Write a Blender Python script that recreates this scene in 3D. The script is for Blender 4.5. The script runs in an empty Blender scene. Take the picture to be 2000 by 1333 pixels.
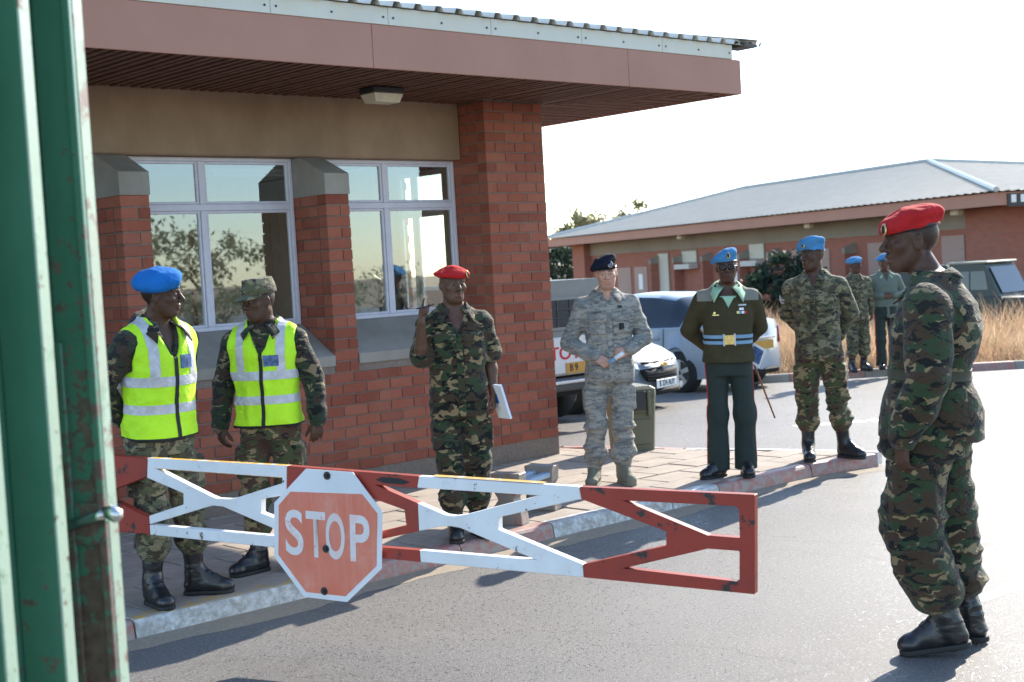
import bpy, bmesh, math, random
import numpy as np
from mathutils import Vector, Matrix

# ------------------------------------------------------------------ camera, sky, sun, exposure
scene = bpy.context.scene
COL = scene.collection
rng = random.Random(7)

CAM_Z = 1.72
cam_d = bpy.data.cameras.new("camera")
cam_d.sensor_width = 36.0
cam_d.lens = 48.68
cam_d.clip_end = 5000
cam_d.clip_start = 0.05
cam_d.dof.use_dof = True
cam_d.dof.focus_distance = 7.2
cam_d.dof.aperture_fstop = 4.5
cam = bpy.data.objects.new("camera", cam_d)
COL.objects.link(cam)
_x = Vector((0.7330, -0.6780, -0.0560)).normalized()
_z = Vector((-0.6760, -0.7350, 0.0510))
_z = (_z - _x * _z.dot(_x)).normalized()
_y = _z.cross(_x)
cam.matrix_world = Matrix(((_x.x, _y.x, _z.x, 0), (_x.y, _y.y, _z.y, 0), (_x.z, _y.z, _z.z, CAM_Z), (0, 0, 0, 1)))
scene.camera = cam

# the place is laid out in metres: X along the gatehouse wall, Y away from the road;
# f / r are metres ahead of and to the right of where the photographer stands
FW = Vector((0.677, 0.736, 0)).normalized()
RW = Vector((FW.y, -FW.x, 0))
def FR(f, r, z=0.0):
    return Vector((FW.x * f + RW.x * r, FW.y * f + RW.y * r, z))
def slope(f):
    return -0.021 * min(max(f - 11.0, 0.0), 75.0)
def ground_z(x, y):
    return slope(x * FW.x + y * FW.y)

SUN_AZ, SUN_EL = math.radians(35), math.radians(29)
sd = (FW * math.cos(SUN_AZ) + RW * math.sin(SUN_AZ)) * math.cos(SUN_EL) + Vector((0, 0, math.sin(SUN_EL)))
sun_d = bpy.data.lights.new("sun", 'SUN')
sun_d.energy = 4.2
sun_d.angle = math.radians(0.5)
sun_d.color = (1.0, 0.92, 0.80)
sun = bpy.data.objects.new("sun", sun_d)
COL.objects.link(sun)
sun.rotation_euler = sd.to_track_quat('Z', 'Y').to_euler()
world = bpy.data.worlds.new("World")
scene.world = world
world.use_nodes = True
wn = world.node_tree.nodes
sky = wn.new('ShaderNodeTexSky')
sky.sky_type = 'NISHITA'
sky.sun_disc = False
sky.sun_elevation = SUN_EL
sky.sun_rotation = math.atan2(sd.x, sd.y)
sky.air_density = 1.0
sky.dust_density = 0.3
sky.ozone_density = 1.8
bg = wn.get('Background') or wn.new('ShaderNodeBackground')
bg.inputs['Strength'].default_value = 0.15
world.node_tree.links.new(sky.outputs[0], bg.inputs['Color'])
scene.view_settings.view_transform = 'Standard'
scene.view_settings.look = 'None'
scene.view_settings.gamma = 1.0
scene.view_settings.use_curve_mapping = False
scene.view_settings.exposure = 1.45

# ------------------------------------------------------------------ materials
MATS = {}
class NT:
    def __init__(s, name):
        s.m = bpy.data.materials.new(name); s.m.use_nodes = True
        s.t = s.m.node_tree; s.t.nodes.clear()
        s.out = s.n('ShaderNodeOutputMaterial'); s.b = s.n('ShaderNodeBsdfPrincipled')
        s.l(s.b.outputs[0], s.out.inputs[0])
        MATS[name] = s.m
    def n(s, t, **kw):
        o = s.t.nodes.new(t)
        for k, v in kw.items(): setattr(o, k, v)
        return o
    def l(s, a, b): s.t.links.new(a, b)
    def set(s, sock, v):
        i = s.b.inputs[sock]
        if hasattr(v, 'is_linked') or isinstance(v, bpy.types.NodeSocket): s.l(v, i)
        else: i.default_value = (*v, 1) if isinstance(v, (tuple, list)) and len(v) == 3 and i.type == 'RGBA' else v
    def coord(s, kind='Object', scale=(1, 1, 1), rot=(0, 0, 0), rand=0.0):
        c = s.n('ShaderNodeTexCoord'); o = c.outputs[kind]
        if kind == 'World':
            pass
        if rand:
            oi = s.n('ShaderNodeObjectInfo'); mu = s.n('ShaderNodeMath', operation='MULTIPLY')
            s.l(oi.outputs['Random'], mu.inputs[0]); mu.inputs[1].default_value = rand
            ad = s.n('ShaderNodeVectorMath', operation='ADD'); s.l(o, ad.inputs[0]); s.l(mu.outputs[0], ad.inputs[1]); o = ad.outputs[0]
        mp = s.n('ShaderNodeMapping'); s.l(o, mp.inputs[0])
        mp.inputs['Scale'].default_value = scale; mp.inputs['Rotation'].default_value = rot
        return mp.outputs[0]
    def pos(s, scale=(1, 1, 1)):
        g = s.n('ShaderNodeNewGeometry'); mp = s.n('ShaderNodeMapping'); s.l(g.outputs['Position'], mp.inputs[0])
        mp.inputs['Scale'].default_value = scale
        return mp.outputs[0]
    def noise(s, vec, scale, detail=3, rough=.55, dist=0.0):
        n = s.n('ShaderNodeTexNoise'); s.l(vec, n.inputs['Vector']); n.inputs['Scale'].default_value = scale
        n.inputs['Detail'].default_value = detail; n.inputs['Roughness'].default_value = rough; n.inputs['Distortion'].default_value = dist
        return n.outputs['Fac']
    def ramp(s, fac, stops, interp='LINEAR'):
        r = s.n('ShaderNodeValToRGB'); r.color_ramp.interpolation = interp
        e = r.color_ramp.elements
        while len(e) < len(stops): e.new(0.5)
        for i, (p, c) in enumerate(stops):
            e[i].position = p; e[i].color = (*c, 1) if not isinstance(c, (int, float)) else (c, c, c, 1)
        s.l(fac, r.inputs[0]); return r.outputs[0]
    def mix(s, fac, a, b, blend='MIX'):
        m = s.n('ShaderNodeMix', data_type='RGBA', blend_type=blend)
        for k, v in ((0, fac), (6, a), (7, b)):
            if isinstance(v, bpy.types.NodeSocket): s.l(v, m.inputs[k])
            else: m.inputs[k].default_value = v if isinstance(v, (int, float)) else (*v, 1)
        return m.outputs[2]
    def math(s, op, a, b=0.0):
        m = s.n('ShaderNodeMath', operation=op)
        for i, v in enumerate((a, b)):
            if isinstance(v, bpy.types.NodeSocket): s.l(v, m.inputs[i])
            else: m.inputs[i].default_value = v
        return m.outputs[0]
    def bump(s, h, strength=.3, dist=.01):
        b = s.n('ShaderNodeBump'); b.inputs['Strength'].default_value = strength; b.inputs['Distance'].default_value = dist
        s.l(h, b.inputs['Height']); s.l(b.outputs[0], s.b.inputs['Normal'])

def plain(name, col, rough=.6, metal=0.0, var=.12, scale=12, bump=0.0, bscale=60, spec=.5, rand=5.0, coat=0.0, bdist=.006):
    t = NT(name); v = t.coord('Object', rand=rand)
    n = t.noise(v, scale, 4)
    c = t.ramp(n, [(.3, tuple(x * (1 - var) for x in col)), (.7, tuple(min(1, x * (1 + var)) for x in col))])
    t.set('Base Color', c); t.set('Roughness', rough); t.set('Metallic', metal); t.set('Specular IOR Level', spec)
    if coat: t.set('Coat Weight', coat); t.set('Coat Roughness', .05)
    if bump: t.bump(t.noise(v, bscale, 3), bump, bdist)
    return t.m

def camo(name, cols, sc, rot=(0.35, 0.85, 0.3), aniso=(1.0, 1.0, 1.9), thr=(.47, .56, .60), soft=.012, rough=.85):
    """brush-stroke woodland pattern: sand ground, green, brown, then black strokes"""
    t = NT(name)
    v = t.coord('Object', rand=9.0)
    dn = t.n('ShaderNodeTexNoise'); t.l(v, dn.inputs['Vector']); dn.inputs['Scale'].default_value = sc * 1.6; dn.inputs['Detail'].default_value = 2
    sb = t.n('ShaderNodeVectorMath', operation='MULTIPLY_ADD'); t.l(dn.outputs['Color'], sb.inputs[0]); sb.inputs[1].default_value = (.07, .07, .07); t.l(v, sb.inputs[2])
    def lay(off, r, an, s2, th):
        mp = t.n('ShaderNodeMapping'); t.l(sb.outputs[0], mp.inputs[0]); mp.inputs['Location'].default_value = off
        mp.inputs['Rotation'].default_value = r; mp.inputs['Scale'].default_value = an
        n = t.noise(mp.outputs[0], s2, 1.5, .5, .3)
        return t.ramp(n, [(th - soft, 0), (th + soft, 1)])
    c = t.mix(lay((0, 0, 0), rot, aniso, sc, thr[0]), cols[0], cols[1])
    c = t.mix(lay((3, 7, 1), (rot[0] + .5, -rot[1], .4), aniso, sc * .95, thr[1]), c, cols[2])
    c = t.mix(lay((11, 2, 5), (-rot[0], rot[1] + .7, .1), (aniso[0], aniso[1], aniso[2] * 1.5), sc * 1.25, thr[2]), c, cols[3])
    fade = t.noise(v, 3.0, 2)
    c = t.mix(t.ramp(fade, [(.4, 0), (.75, .05)]), c, (.30, .27, .20))
    weave = t.noise(v, 420, 2)
    c = t.mix(.22, c, t.ramp(weave, [(.3, .3), (.7, 1.0)]), 'MULTIPLY')
    t.set('Base Color', c); t.set('Roughness', rough); t.set('Specular IOR Level', .25); t.set('Sheen Weight', .12)
    h = t.math('ADD', t.math('MULTIPLY', t.noise(t.coord('Object', (1, 1, 1.8), (.3, .2, 0), rand=9.0), 26, 3, .55, .8), 1.0), t.math('MULTIPLY', weave, .05))
    t.bump(h, .8, .02)
    return t.m

def digital(name):
    """airman's tiger stripe in small blocks"""
    t = NT(name)
    v = t.coord('Object', rand=9.0)
    sn = t.n('ShaderNodeVectorMath', operation='SNAP'); t.l(v, sn.inputs[0]); sn.inputs[1].default_value = (.009, .009, .007)
    def lay(off, an, s2, th):
        mp = t.n('ShaderNodeMapping'); t.l(sn.outputs[0], mp.inputs[0]); mp.inputs['Location'].default_value = off
        mp.inputs['Rotation'].default_value = (0, .22, .1); mp.inputs['Scale'].default_value = an
        return t.ramp(t.noise(mp.outputs[0], s2, 4, .65, .4), [(th - .015, 0), (th + .015, 1)])
    c = t.mix(lay((0, 0, 0), (1, 1, 3.0), 10, .50), (.35, .32, .275), (.225, .22, .205))
    c = t.mix(lay((5, 1, 2), (1, 1, 4.2), 10, .56), c, (.145, .152, .143))
    c = t.mix(lay((2, 9, 4), (1, 1, 2.8), 13, .60), c, (.36, .31, .25))
    t.set('Base Color', c); t.set('Roughness', .85); t.set('Specular IOR Level', .25)
    t.bump(t.noise(t.coord('Object', (1, 1, 1.8), (.3, .2, 0)), 28, 3, .55, .8), .5, .012)
    return t.m

def skin(name, base, rough=.50):
    t = NT(name)
    a = t.n('ShaderNodeVertexColor'); a.layer_name = 'tint'
    n = t.noise(t.coord('Object'), 45, 3)
    c = t.mix(1.0, a.outputs[0], t.ramp(n, [(.3, tuple(x * .85 for x in base)), (.7, tuple(x * 1.12 for x in base))]), 'MULTIPLY')
    t.set('Base Color', c); t.set('Roughness', rough); t.set('Specular IOR Level', .32)
    t.set('Subsurface Weight', .06); t.b.inputs['Subsurface Radius'].default_value = (.012, .005, .003)
    t.bump(t.noise(t.coord('Object'), 260, 2), .12, .002)
    return t.m

def worn(name, paints, under, chip=.5, scale=14, rough=.55, edge_rust=None, chipsoft=.02, grime=(.25, .22, .19), grime_amt=.25):
    """paint over an undercoat, chipped in irregular patches"""
    t = NT(name); v = t.coord('Object', rand=9.0)
    n = t.noise(v, scale, 8, .68)
    c = t.ramp(t.noise(v, 3, 3), [(.35, tuple(x * .9 for x in paints[0])), (.65, paints[0])])
    if len(paints) > 1:
        c = t.mix(t.ramp(t.noise(v, scale * .5, 6, .65), [(.55, 0), (.57, 1)]), c, paints[1])
    g = t.ramp(t.noise(v, 5, 6, .6), [(.45, 0), (.8, grime_amt)])
    c = t.mix(g, c, grime)
    c = t.mix(t.ramp(n, [(chip - chipsoft, 0), (chip + chipsoft, 1)]), c, under)
    t.set('Base Color', c); t.set('Roughness', rough)
    t.bump(n, .25, .004)
    return t.m

M = {}
M['camo'] = camo('woodland_camouflage', [(.28, .205, .105), (.034, .056, .024), (.060, .036, .020), (.007, .008, .007)], 10.5, thr=(.445, .515, .565))
M['camo_dark'] = camo('dark_woodland_camouflage', [(.23, .175, .10), (.026, .040, .022), (.046, .029, .020), (.008, .009, .009)], 10.5, thr=(.43, .53, .56))
M['camo_brown'] = camo('brown_woodland_camouflage', [(.30, .22, .115), (.070, .080, .032), (.085, .043, .027), (.014, .013, .012)], 13, thr=(.45, .55, .62))
M['camo_pale'] = camo('faded_woodland_camouflage', [(.24, .205, .12), (.105, .108, .055), (.070, .055, .036), (.020, .020, .018)], 13, thr=(.47, .56, .60))
M['abu'] = digital('airman_tiger_stripe')
M['skin_dark'] = skin('dark_brown_skin', (.082, .039, .024))
M['skin_mid'] = skin('brown_skin', (.115, .058, .036))
M['skin_light'] = skin('fair_skin', (.56, .31, .22), .5)
M['beret_red'] = plain('red_felt', (.45, .019, .021), .9, var=.15, scale=14, bump=.5, bscale=26, bdist=.02, spec=.2)
M['beret_blue'] = plain('sky_blue_felt', (.012, .135, .41), .9, var=.12, scale=14, bump=.5, bscale=26, bdist=.02, spec=.2)
M['beret_lightblue'] = plain('pale_blue_felt', (.065, .215, .41), .9, var=.12, scale=14, bump=.5, bscale=26, bdist=.02, spec=.2)
M['beret_navy'] = plain('navy_felt', (.012, .014, .028), .9, var=.15, scale=14, bump=.5, bscale=26, bdist=.02, spec=.2)
M['black_leather'] = plain('black_leather', (.014, .014, .016), .32, var=.3, bump=.25, bscale=80, spec=.6)
M['black_rubber'] = plain('black_rubber', (.016, .016, .016), .7, var=.2)
M['suede'] = plain('sage_suede', (.20, .185, .135), .9, var=.12, bump=.2, bscale=120)
M['black_cloth'] = plain('black_binding', (.014, .014, .016), .8)
M['hi_vis'] = plain('lime_hi_vis_cloth', (.48, .83, .015), .75, var=.08, scale=9, bump=.7, bscale=17, bdist=.02)
M['tape'] = plain('grey_reflective_tape', (.50, .50, .52), .34, var=.16, scale=26, bump=.5, bscale=19, bdist=.02)
M['card_blue'] = plain('blue_printed_card', (.05, .11, .26), .25, var=.6, scale=40)
M['badge_gold'] = plain('brass', (.62, .46, .18), .3, metal=.9, var=.2, scale=80)
M['white_plastic'] = plain('white_plastic', (.78, .78, .76), .4, var=.04)
M['paper'] = plain('white_paper', (.80, .80, .80), .7, var=.03)
M['blue_ink'] = plain('blue_card', (.05, .12, .32), .5)
M['wool_green'] = plain('dark_olive_wool', (.060, .050, .026), .95, var=.15, bump=.5, bscale=240, spec=.15)
M['patch_grey'] = plain('grey_shoulder_patch', (.20, .19, .15), .9, var=.08)
M['shirt_green'] = plain('pale_green_cotton', (.34, .52, .34), .8, var=.05)
M['trouser_green'] = plain('dark_green_serge', (.019, .030, .025), .85, var=.12, bump=.3, bscale=20)
M['stripe_red'] = plain('scarlet_stripe', (.55, .02, .025), .8)
M['jacket_green'] = plain('grey_green_jacket', (.12, .15, .12), .85, var=.1, bump=.4, bscale=24)
M['belt_blue'] = plain('pale_blue_webbing', (.19, .33, .47), .7, var=.06)
M['belt_black'] = plain('black_webbing', (.015, .015, .016), .7)
M['belt_drab'] = plain('olive_webbing', (.055, .055, .034), .8)
M['eye_white'] = plain('eye_white', (.26, .24, .22), .4, var=.03)
M['eye_dark'] = plain('dark_iris', (.012, .008, .006), .3)
M['teeth'] = plain('teeth', (.6, .58, .52), .3)
M['lens_dark'] = plain('dark_lens', (.008, .008, .010), .22, spec=.45)
M['stick'] = plain('varnished_cane', (.30, .11, .035), .35, var=.2)
# ------------------------------------------------------------------ mesh helpers
def raw_mesh(name, verts, faces, mats, smooth=False, fmat=None):
    me = bpy.data.meshes.new(name)
    verts = np.asarray(verts, dtype=np.float32)
    if isinstance(faces, np.ndarray):
        n, k = faces.shape
        me.vertices.add(len(verts)); me.vertices.foreach_set('co', verts.ravel())
        me.loops.add(n * k); me.loops.foreach_set('vertex_index', faces.astype(np.int32).ravel())
        me.polygons.add(n); me.polygons.foreach_set('loop_start', np.arange(0, n * k, k, dtype=np.int32))
        me.polygons.foreach_set('loop_total', np.full(n, k, dtype=np.int32))
        me.update(calc_edges=True); me.validate()
    else:
        me.from_pydata([tuple(map(float, v)) for v in verts], [], faces)
    for m in (mats if isinstance(mats, (list, tuple)) else [mats]):
        me.materials.append(m)
    if fmat is not None: me.polygons.foreach_set('material_index', np.asarray(fmat, dtype=np.int32))
    if smooth: me.polygons.foreach_set('use_smooth', np.ones(len(me.polygons), dtype=bool))
    me.update()
    return me

def link(name, me, parent=None, loc=None, rotz=None, **props):
    o = bpy.data.objects.new(name, me)
    COL.objects.link(o)
    if parent is not None: o.parent = parent
    if loc is not None: o.location = loc
    if rotz is not None: o.rotation_euler = (0, 0, rotz)
    for k, v in props.items(): o[k] = v
    return o

def thing(name, label, category, loc=(0, 0, 0), rotz=0.0, group=None):
    o = bpy.data.objects.new(name, None)
    COL.objects.link(o); o.location = loc; o.rotation_euler = (0, 0, rotz)
    o.empty_display_size = .1
    o['label'] = label; o['category'] = category
    if group: o['group'] = group
    return o

class MB:
    """collects simple solids into one mesh"""
    def __init__(s): s.v = []; s.f = []; s.mi = []; s.cur = 0
    def add(s, vs, fs):
        o = len(s.v); s.v += [tuple(v) for v in vs]
        s.f += [tuple(i + o for i in f) for f in fs]; s.mi += [s.cur] * len(fs)
        return s
    def box(s, lo, hi, R=None, c=None):
        (a, b, d), (e, f, g) = lo, hi
        vs = [(a, b, d), (e, b, d), (e, f, d), (a, f, d), (a, b, g), (e, b, g), (e, f, g), (a, f, g)]
        if R is not None:
            c = Vector(c) if c is not None else Vector(((a + e) / 2, (b + f) / 2, (d + g) / 2))
            vs = [tuple(c + R @ (Vector(v) - c)) for v in vs]
        return s.add(vs, [(3, 2, 1, 0), (4, 5, 6, 7), (0, 1, 5, 4), (1, 2, 6, 5), (2, 3, 7, 6), (3, 0, 4, 7)])
    def cbox(s, lo, hi, ch=.004):
        """box with chamfered edges"""
        lo = Vector(lo); hi = Vector(hi); c = (lo + hi) / 2; h = (hi - lo) / 2
        ch = min(ch, h.x * .9, h.y * .9, h.z * .9)
        bm = bmesh.new(); bmesh.ops.create_cube(bm, size=2)
        for v in bm.verts: v.co = Vector((c.x + v.co.x * h.x, c.y + v.co.y * h.y, c.z + v.co.z * h.z))
        bmesh.ops.bevel(bm, geom=bm.edges[:], offset=ch, segments=1, affect='EDGES')
        bm.verts.index_update()
        s.add([v.co.copy() for v in bm.verts], [tuple(v.index for v in f.verts) for f in bm.faces]); bm.free()
        return s
    def prism(s, poly, axis, a, b):
        """polygon (2D, counter-clockwise seen from +axis) extruded along axis from a to b"""
        def P(p, t): return {'x': (t, p[0], p[1]), 'y': (p[1], t, p[0]), 'z': (p[0], p[1], t)}[axis]
        n = len(poly)
        vs = [P(p, a) for p in poly] + [P(p, b) for p in poly]
        fs = [tuple(range(n - 1, -1, -1)), tuple(range(n, 2 * n))] + [(i, (i + 1) % n, n + (i + 1) % n, n + i) for i in range(n)]
        return s.add(vs, fs)
    def tube(s, path, r, n=8, caps=True):
        path = [Vector(p) for p in path]; rs = r if isinstance(r, (list, tuple)) else [r] * len(path)
        vs = []; prev = None
        for i, p in enumerate(path):
            d = (path[min(i + 1, len(path) - 1)] - path[max(i - 1, 0)]).normalized()
            u = d.orthogonal().normalized() if prev is None else (prev - d * prev.dot(d)).normalized()
            prev = u; w = d.cross(u)
            for k in range(n):
                a = 2 * math.pi * k / n
                vs.append(p + (u * math.cos(a) + w * math.sin(a)) * rs[i])
        fs = []
        for i in range(len(path) - 1):
            for k in range(n):
                fs.append((i * n + k, i * n + (k + 1) % n, (i + 1) * n + (k + 1) % n, (i + 1) * n + k))
        if caps:
            fs.append(tuple(range(n - 1, -1, -1))); fs.append(tuple((len(path) - 1) * n + k for k in range(n)))
        return s.add(vs, fs)
    def disc(s, c, nrm, r, t, n=20):
        c = Vector(c); nrm = Vector(nrm).normalized()
        return s.tube([c - nrm * t / 2, c + nrm * t / 2], r, n)
    def grid(s, rows):
        """rows of points -> quads"""
        n = len(rows[0]); vs = [p for r in rows for p in r]
        return s.add(vs, [(i * n + j, i * n + j + 1, (i + 1) * n + j + 1, (i + 1) * n + j) for i in range(len(rows) - 1) for j in range(n - 1)])
    def mesh(s, name, mats, smooth=False, recalc=False):
        me = bpy.data.meshes.new(name); me.from_pydata(s.v, [], s.f)
        for m in (mats if isinstance(mats, (list, tuple)) else [mats]): me.materials.append(m)
        me.polygons.foreach_set('material_index', s.mi)
        if recalc:
            bm = bmesh.new(); bm.from_mesh(me); bmesh.ops.recalc_face_normals(bm, faces=bm.faces); bm.to_mesh(me); bm.free()
        if smooth: me.polygons.foreach_set('use_smooth', [True] * len(me.polygons))
        me.update()
        return me
    def obj(s, name, mats, parent=None, smooth=False, recalc=False, **props):
        return link(name, s.mesh(name, mats, smooth, recalc), parent, **props)

def auto_smooth(me, deg=35):
    me.polygons.foreach_set('use_smooth', [True] * len(me.polygons))
    try: me.set_sharp_from_angle(angle=math.radians(deg))
    except Exception: pass

def rot(axis, deg):
    return np.array(Matrix.Rotation(math.radians(deg), 3, axis))

# ------------------------------------------------------------------ soft-shape modelling: distance fields -> one smooth skin
_T = np.random.RandomState(3).rand(32, 32, 32).astype(np.float32)
def vnoise(p):
    i = np.floor(p).astype(np.int64); f = (p - i).astype(np.float32); f = f * f * (3 - 2 * f)
    i0 = i & 31; i1 = (i + 1) & 31
    def g(a, b, c): return _T[a[:, 0] if a is not None else 0, b[:, 1], c[:, 2]]
    x0, y0, z0 = i0.T; x1, y1, z1 = i1.T; fx, fy, fz = f.T
    c00 = _T[x0, y0, z0] * (1 - fx) + _T[x1, y0, z0] * fx; c10 = _T[x0, y1, z0] * (1 - fx) + _T[x1, y1, z0] * fx
    c01 = _T[x0, y0, z1] * (1 - fx) + _T[x1, y0, z1] * fx; c11 = _T[x0, y1, z1] * (1 - fx) + _T[x1, y1, z1] * fx
    return ((c00 * (1 - fy) + c10 * fy) * (1 - fz) + (c01 * (1 - fy) + c11 * fy) * fz) * 2 - 1

class Cone:
    """limb piece: from a (radius ra) to b (radius rb); flat = (axis, factor) thins it along an axis"""
    def __init__(s, a, b, ra, rb, flat=None):
        s.a = np.array(a, float); s.b = np.array(b, float); s.ra = ra; s.rb = rb; s.flat = flat
        m = max(ra, rb); s.lo = np.minimum(s.a, s.b) - m; s.hi = np.maximum(s.a, s.b) + m
    def __call__(s, X, Y, Z):
        d = s.b - s.a; L = d @ d + 1e-12
        px, py, pz = X - s.a[0], Y - s.a[1], Z - s.a[2]
        t = np.clip((px * d[0] + py * d[1] + pz * d[2]) / L, 0, 1)
        qx, qy, qz = px - t * d[0], py - t * d[1], pz - t * d[2]
        q = qx * qx + qy * qy + qz * qz
        if s.flat is not None:
            ax, k = s.flat; c = qx * ax[0] + qy * ax[1] + qz * ax[2]; q = q + (k * k - 1) * c * c
        return np.sqrt(q) - (s.ra + (s.rb - s.ra) * t)
class Ell:
    def __init__(s, c, r, R=None):
        s.c = np.array(c, float); s.r = np.array(r, float); s.R = R; m = s.r.max() if R is not None else s.r
        s.lo = s.c - m; s.hi = s.c + m
    def loc(s, X, Y, Z):
        x, y, z = X - s.c[0], Y - s.c[1], Z - s.c[2]
        if s.R is not None:
            R = s.R; x, y, z = R[0, 0] * x + R[1, 0] * y + R[2, 0] * z, R[0, 1] * x + R[1, 1] * y + R[2, 1] * z, R[0, 2] * x + R[1, 2] * y + R[2, 2] * z
        return x, y, z
    def __call__(s, X, Y, Z):
        x, y, z = s.loc(X, Y, Z); r = s.r
        k0 = np.sqrt((x / r[0]) ** 2 + (y / r[1]) ** 2 + (z / r[2]) ** 2)
        k1 = np.sqrt((x / r[0] ** 2) ** 2 + (y / r[1] ** 2) ** 2 + (z / r[2] ** 2) ** 2) + 1e-9
        return np.where(k0 < 1e-6, -r.min(), k0 * (k0 - 1) / k1)
class RBox(Ell):
    def __init__(s, c, h, rad=.01, R=None):
        s.c = np.array(c, float); s.h = np.array(h, float); s.rad = rad; s.R = R
        m = np.linalg.norm(s.h) if R is not None else s.h; s.lo = s.c - m; s.hi = s.c + m
    def __call__(s, X, Y, Z):
        x, y, z = s.loc(X, Y, Z); r = s.rad
        qx, qy, qz = np.abs(x) - s.h[0] + r, np.abs(y) - s.h[1] + r, np.abs(z) - s.h[2] + r
        return np.sqrt(np.maximum(qx, 0) ** 2 + np.maximum(qy, 0) ** 2 + np.maximum(qz, 0) ** 2) + np.minimum(np.maximum(qx, np.maximum(qy, qz)), 0) - r
class Prof:
    """trunk: elliptical sections (z, cx, cy, rx, ry) along z, carried by the frame p = o + T (q - o0)"""
    def __init__(s, secs, T, o, o0, grow=0.0, pw=2.5):
        a = np.array(secs, float); zz = np.linspace(a[0, 0], a[-1, 0], 60)
        s.z = zz; w = (a[-1, 0] - a[0, 0]) / 60
        s.t = [np.convolve(np.pad(np.interp(zz, a[:, 0], a[:, i]), 3, mode='edge'), np.ones(7) / 7, 'valid') for i in range(1, 5)]
        s.t[2] = s.t[2] + grow; s.t[3] = s.t[3] + grow
        s.T = T; s.o = np.array(o, float); s.o0 = np.array(o0, float); s.pw = pw; s.grow = grow
        pts = []
        for z, cx, cy, rx, ry in secs:
            for sx in (-1, 1):
                for sy in (-1, 1):
                    pts.append(s.o + T @ (np.array([cx + sx * (rx + grow), cy + sy * (ry + grow), z]) - s.o0))
        s.lo = np.min(pts, 0) - .02; s.hi = np.max(pts, 0) + .02
    def __call__(s, X, Y, Z):
        T = s.T; x, y, z = X - s.o[0], Y - s.o[1], Z - s.o[2]
        qx = T[0, 0] * x + T[1, 0] * y + T[2, 0] * z + s.o0[0]; qy = T[0, 1] * x + T[1, 1] * y + T[2, 1] * z + s.o0[1]
        qz = T[0, 2] * x + T[1, 2] * y + T[2, 2] * z + s.o0[2]
        cx, cy, rx, ry = (np.interp(qz, s.z, t) for t in s.t)
        e = (np.abs((qx - cx) / rx) ** s.pw + np.abs((qy - cy) / ry) ** s.pw) ** (1 / s.pw)
        d = (e - 1) * np.minimum(rx, ry)
        return np.maximum(d, np.maximum(s.z[0] - qz, qz - s.z[-1]))

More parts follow.
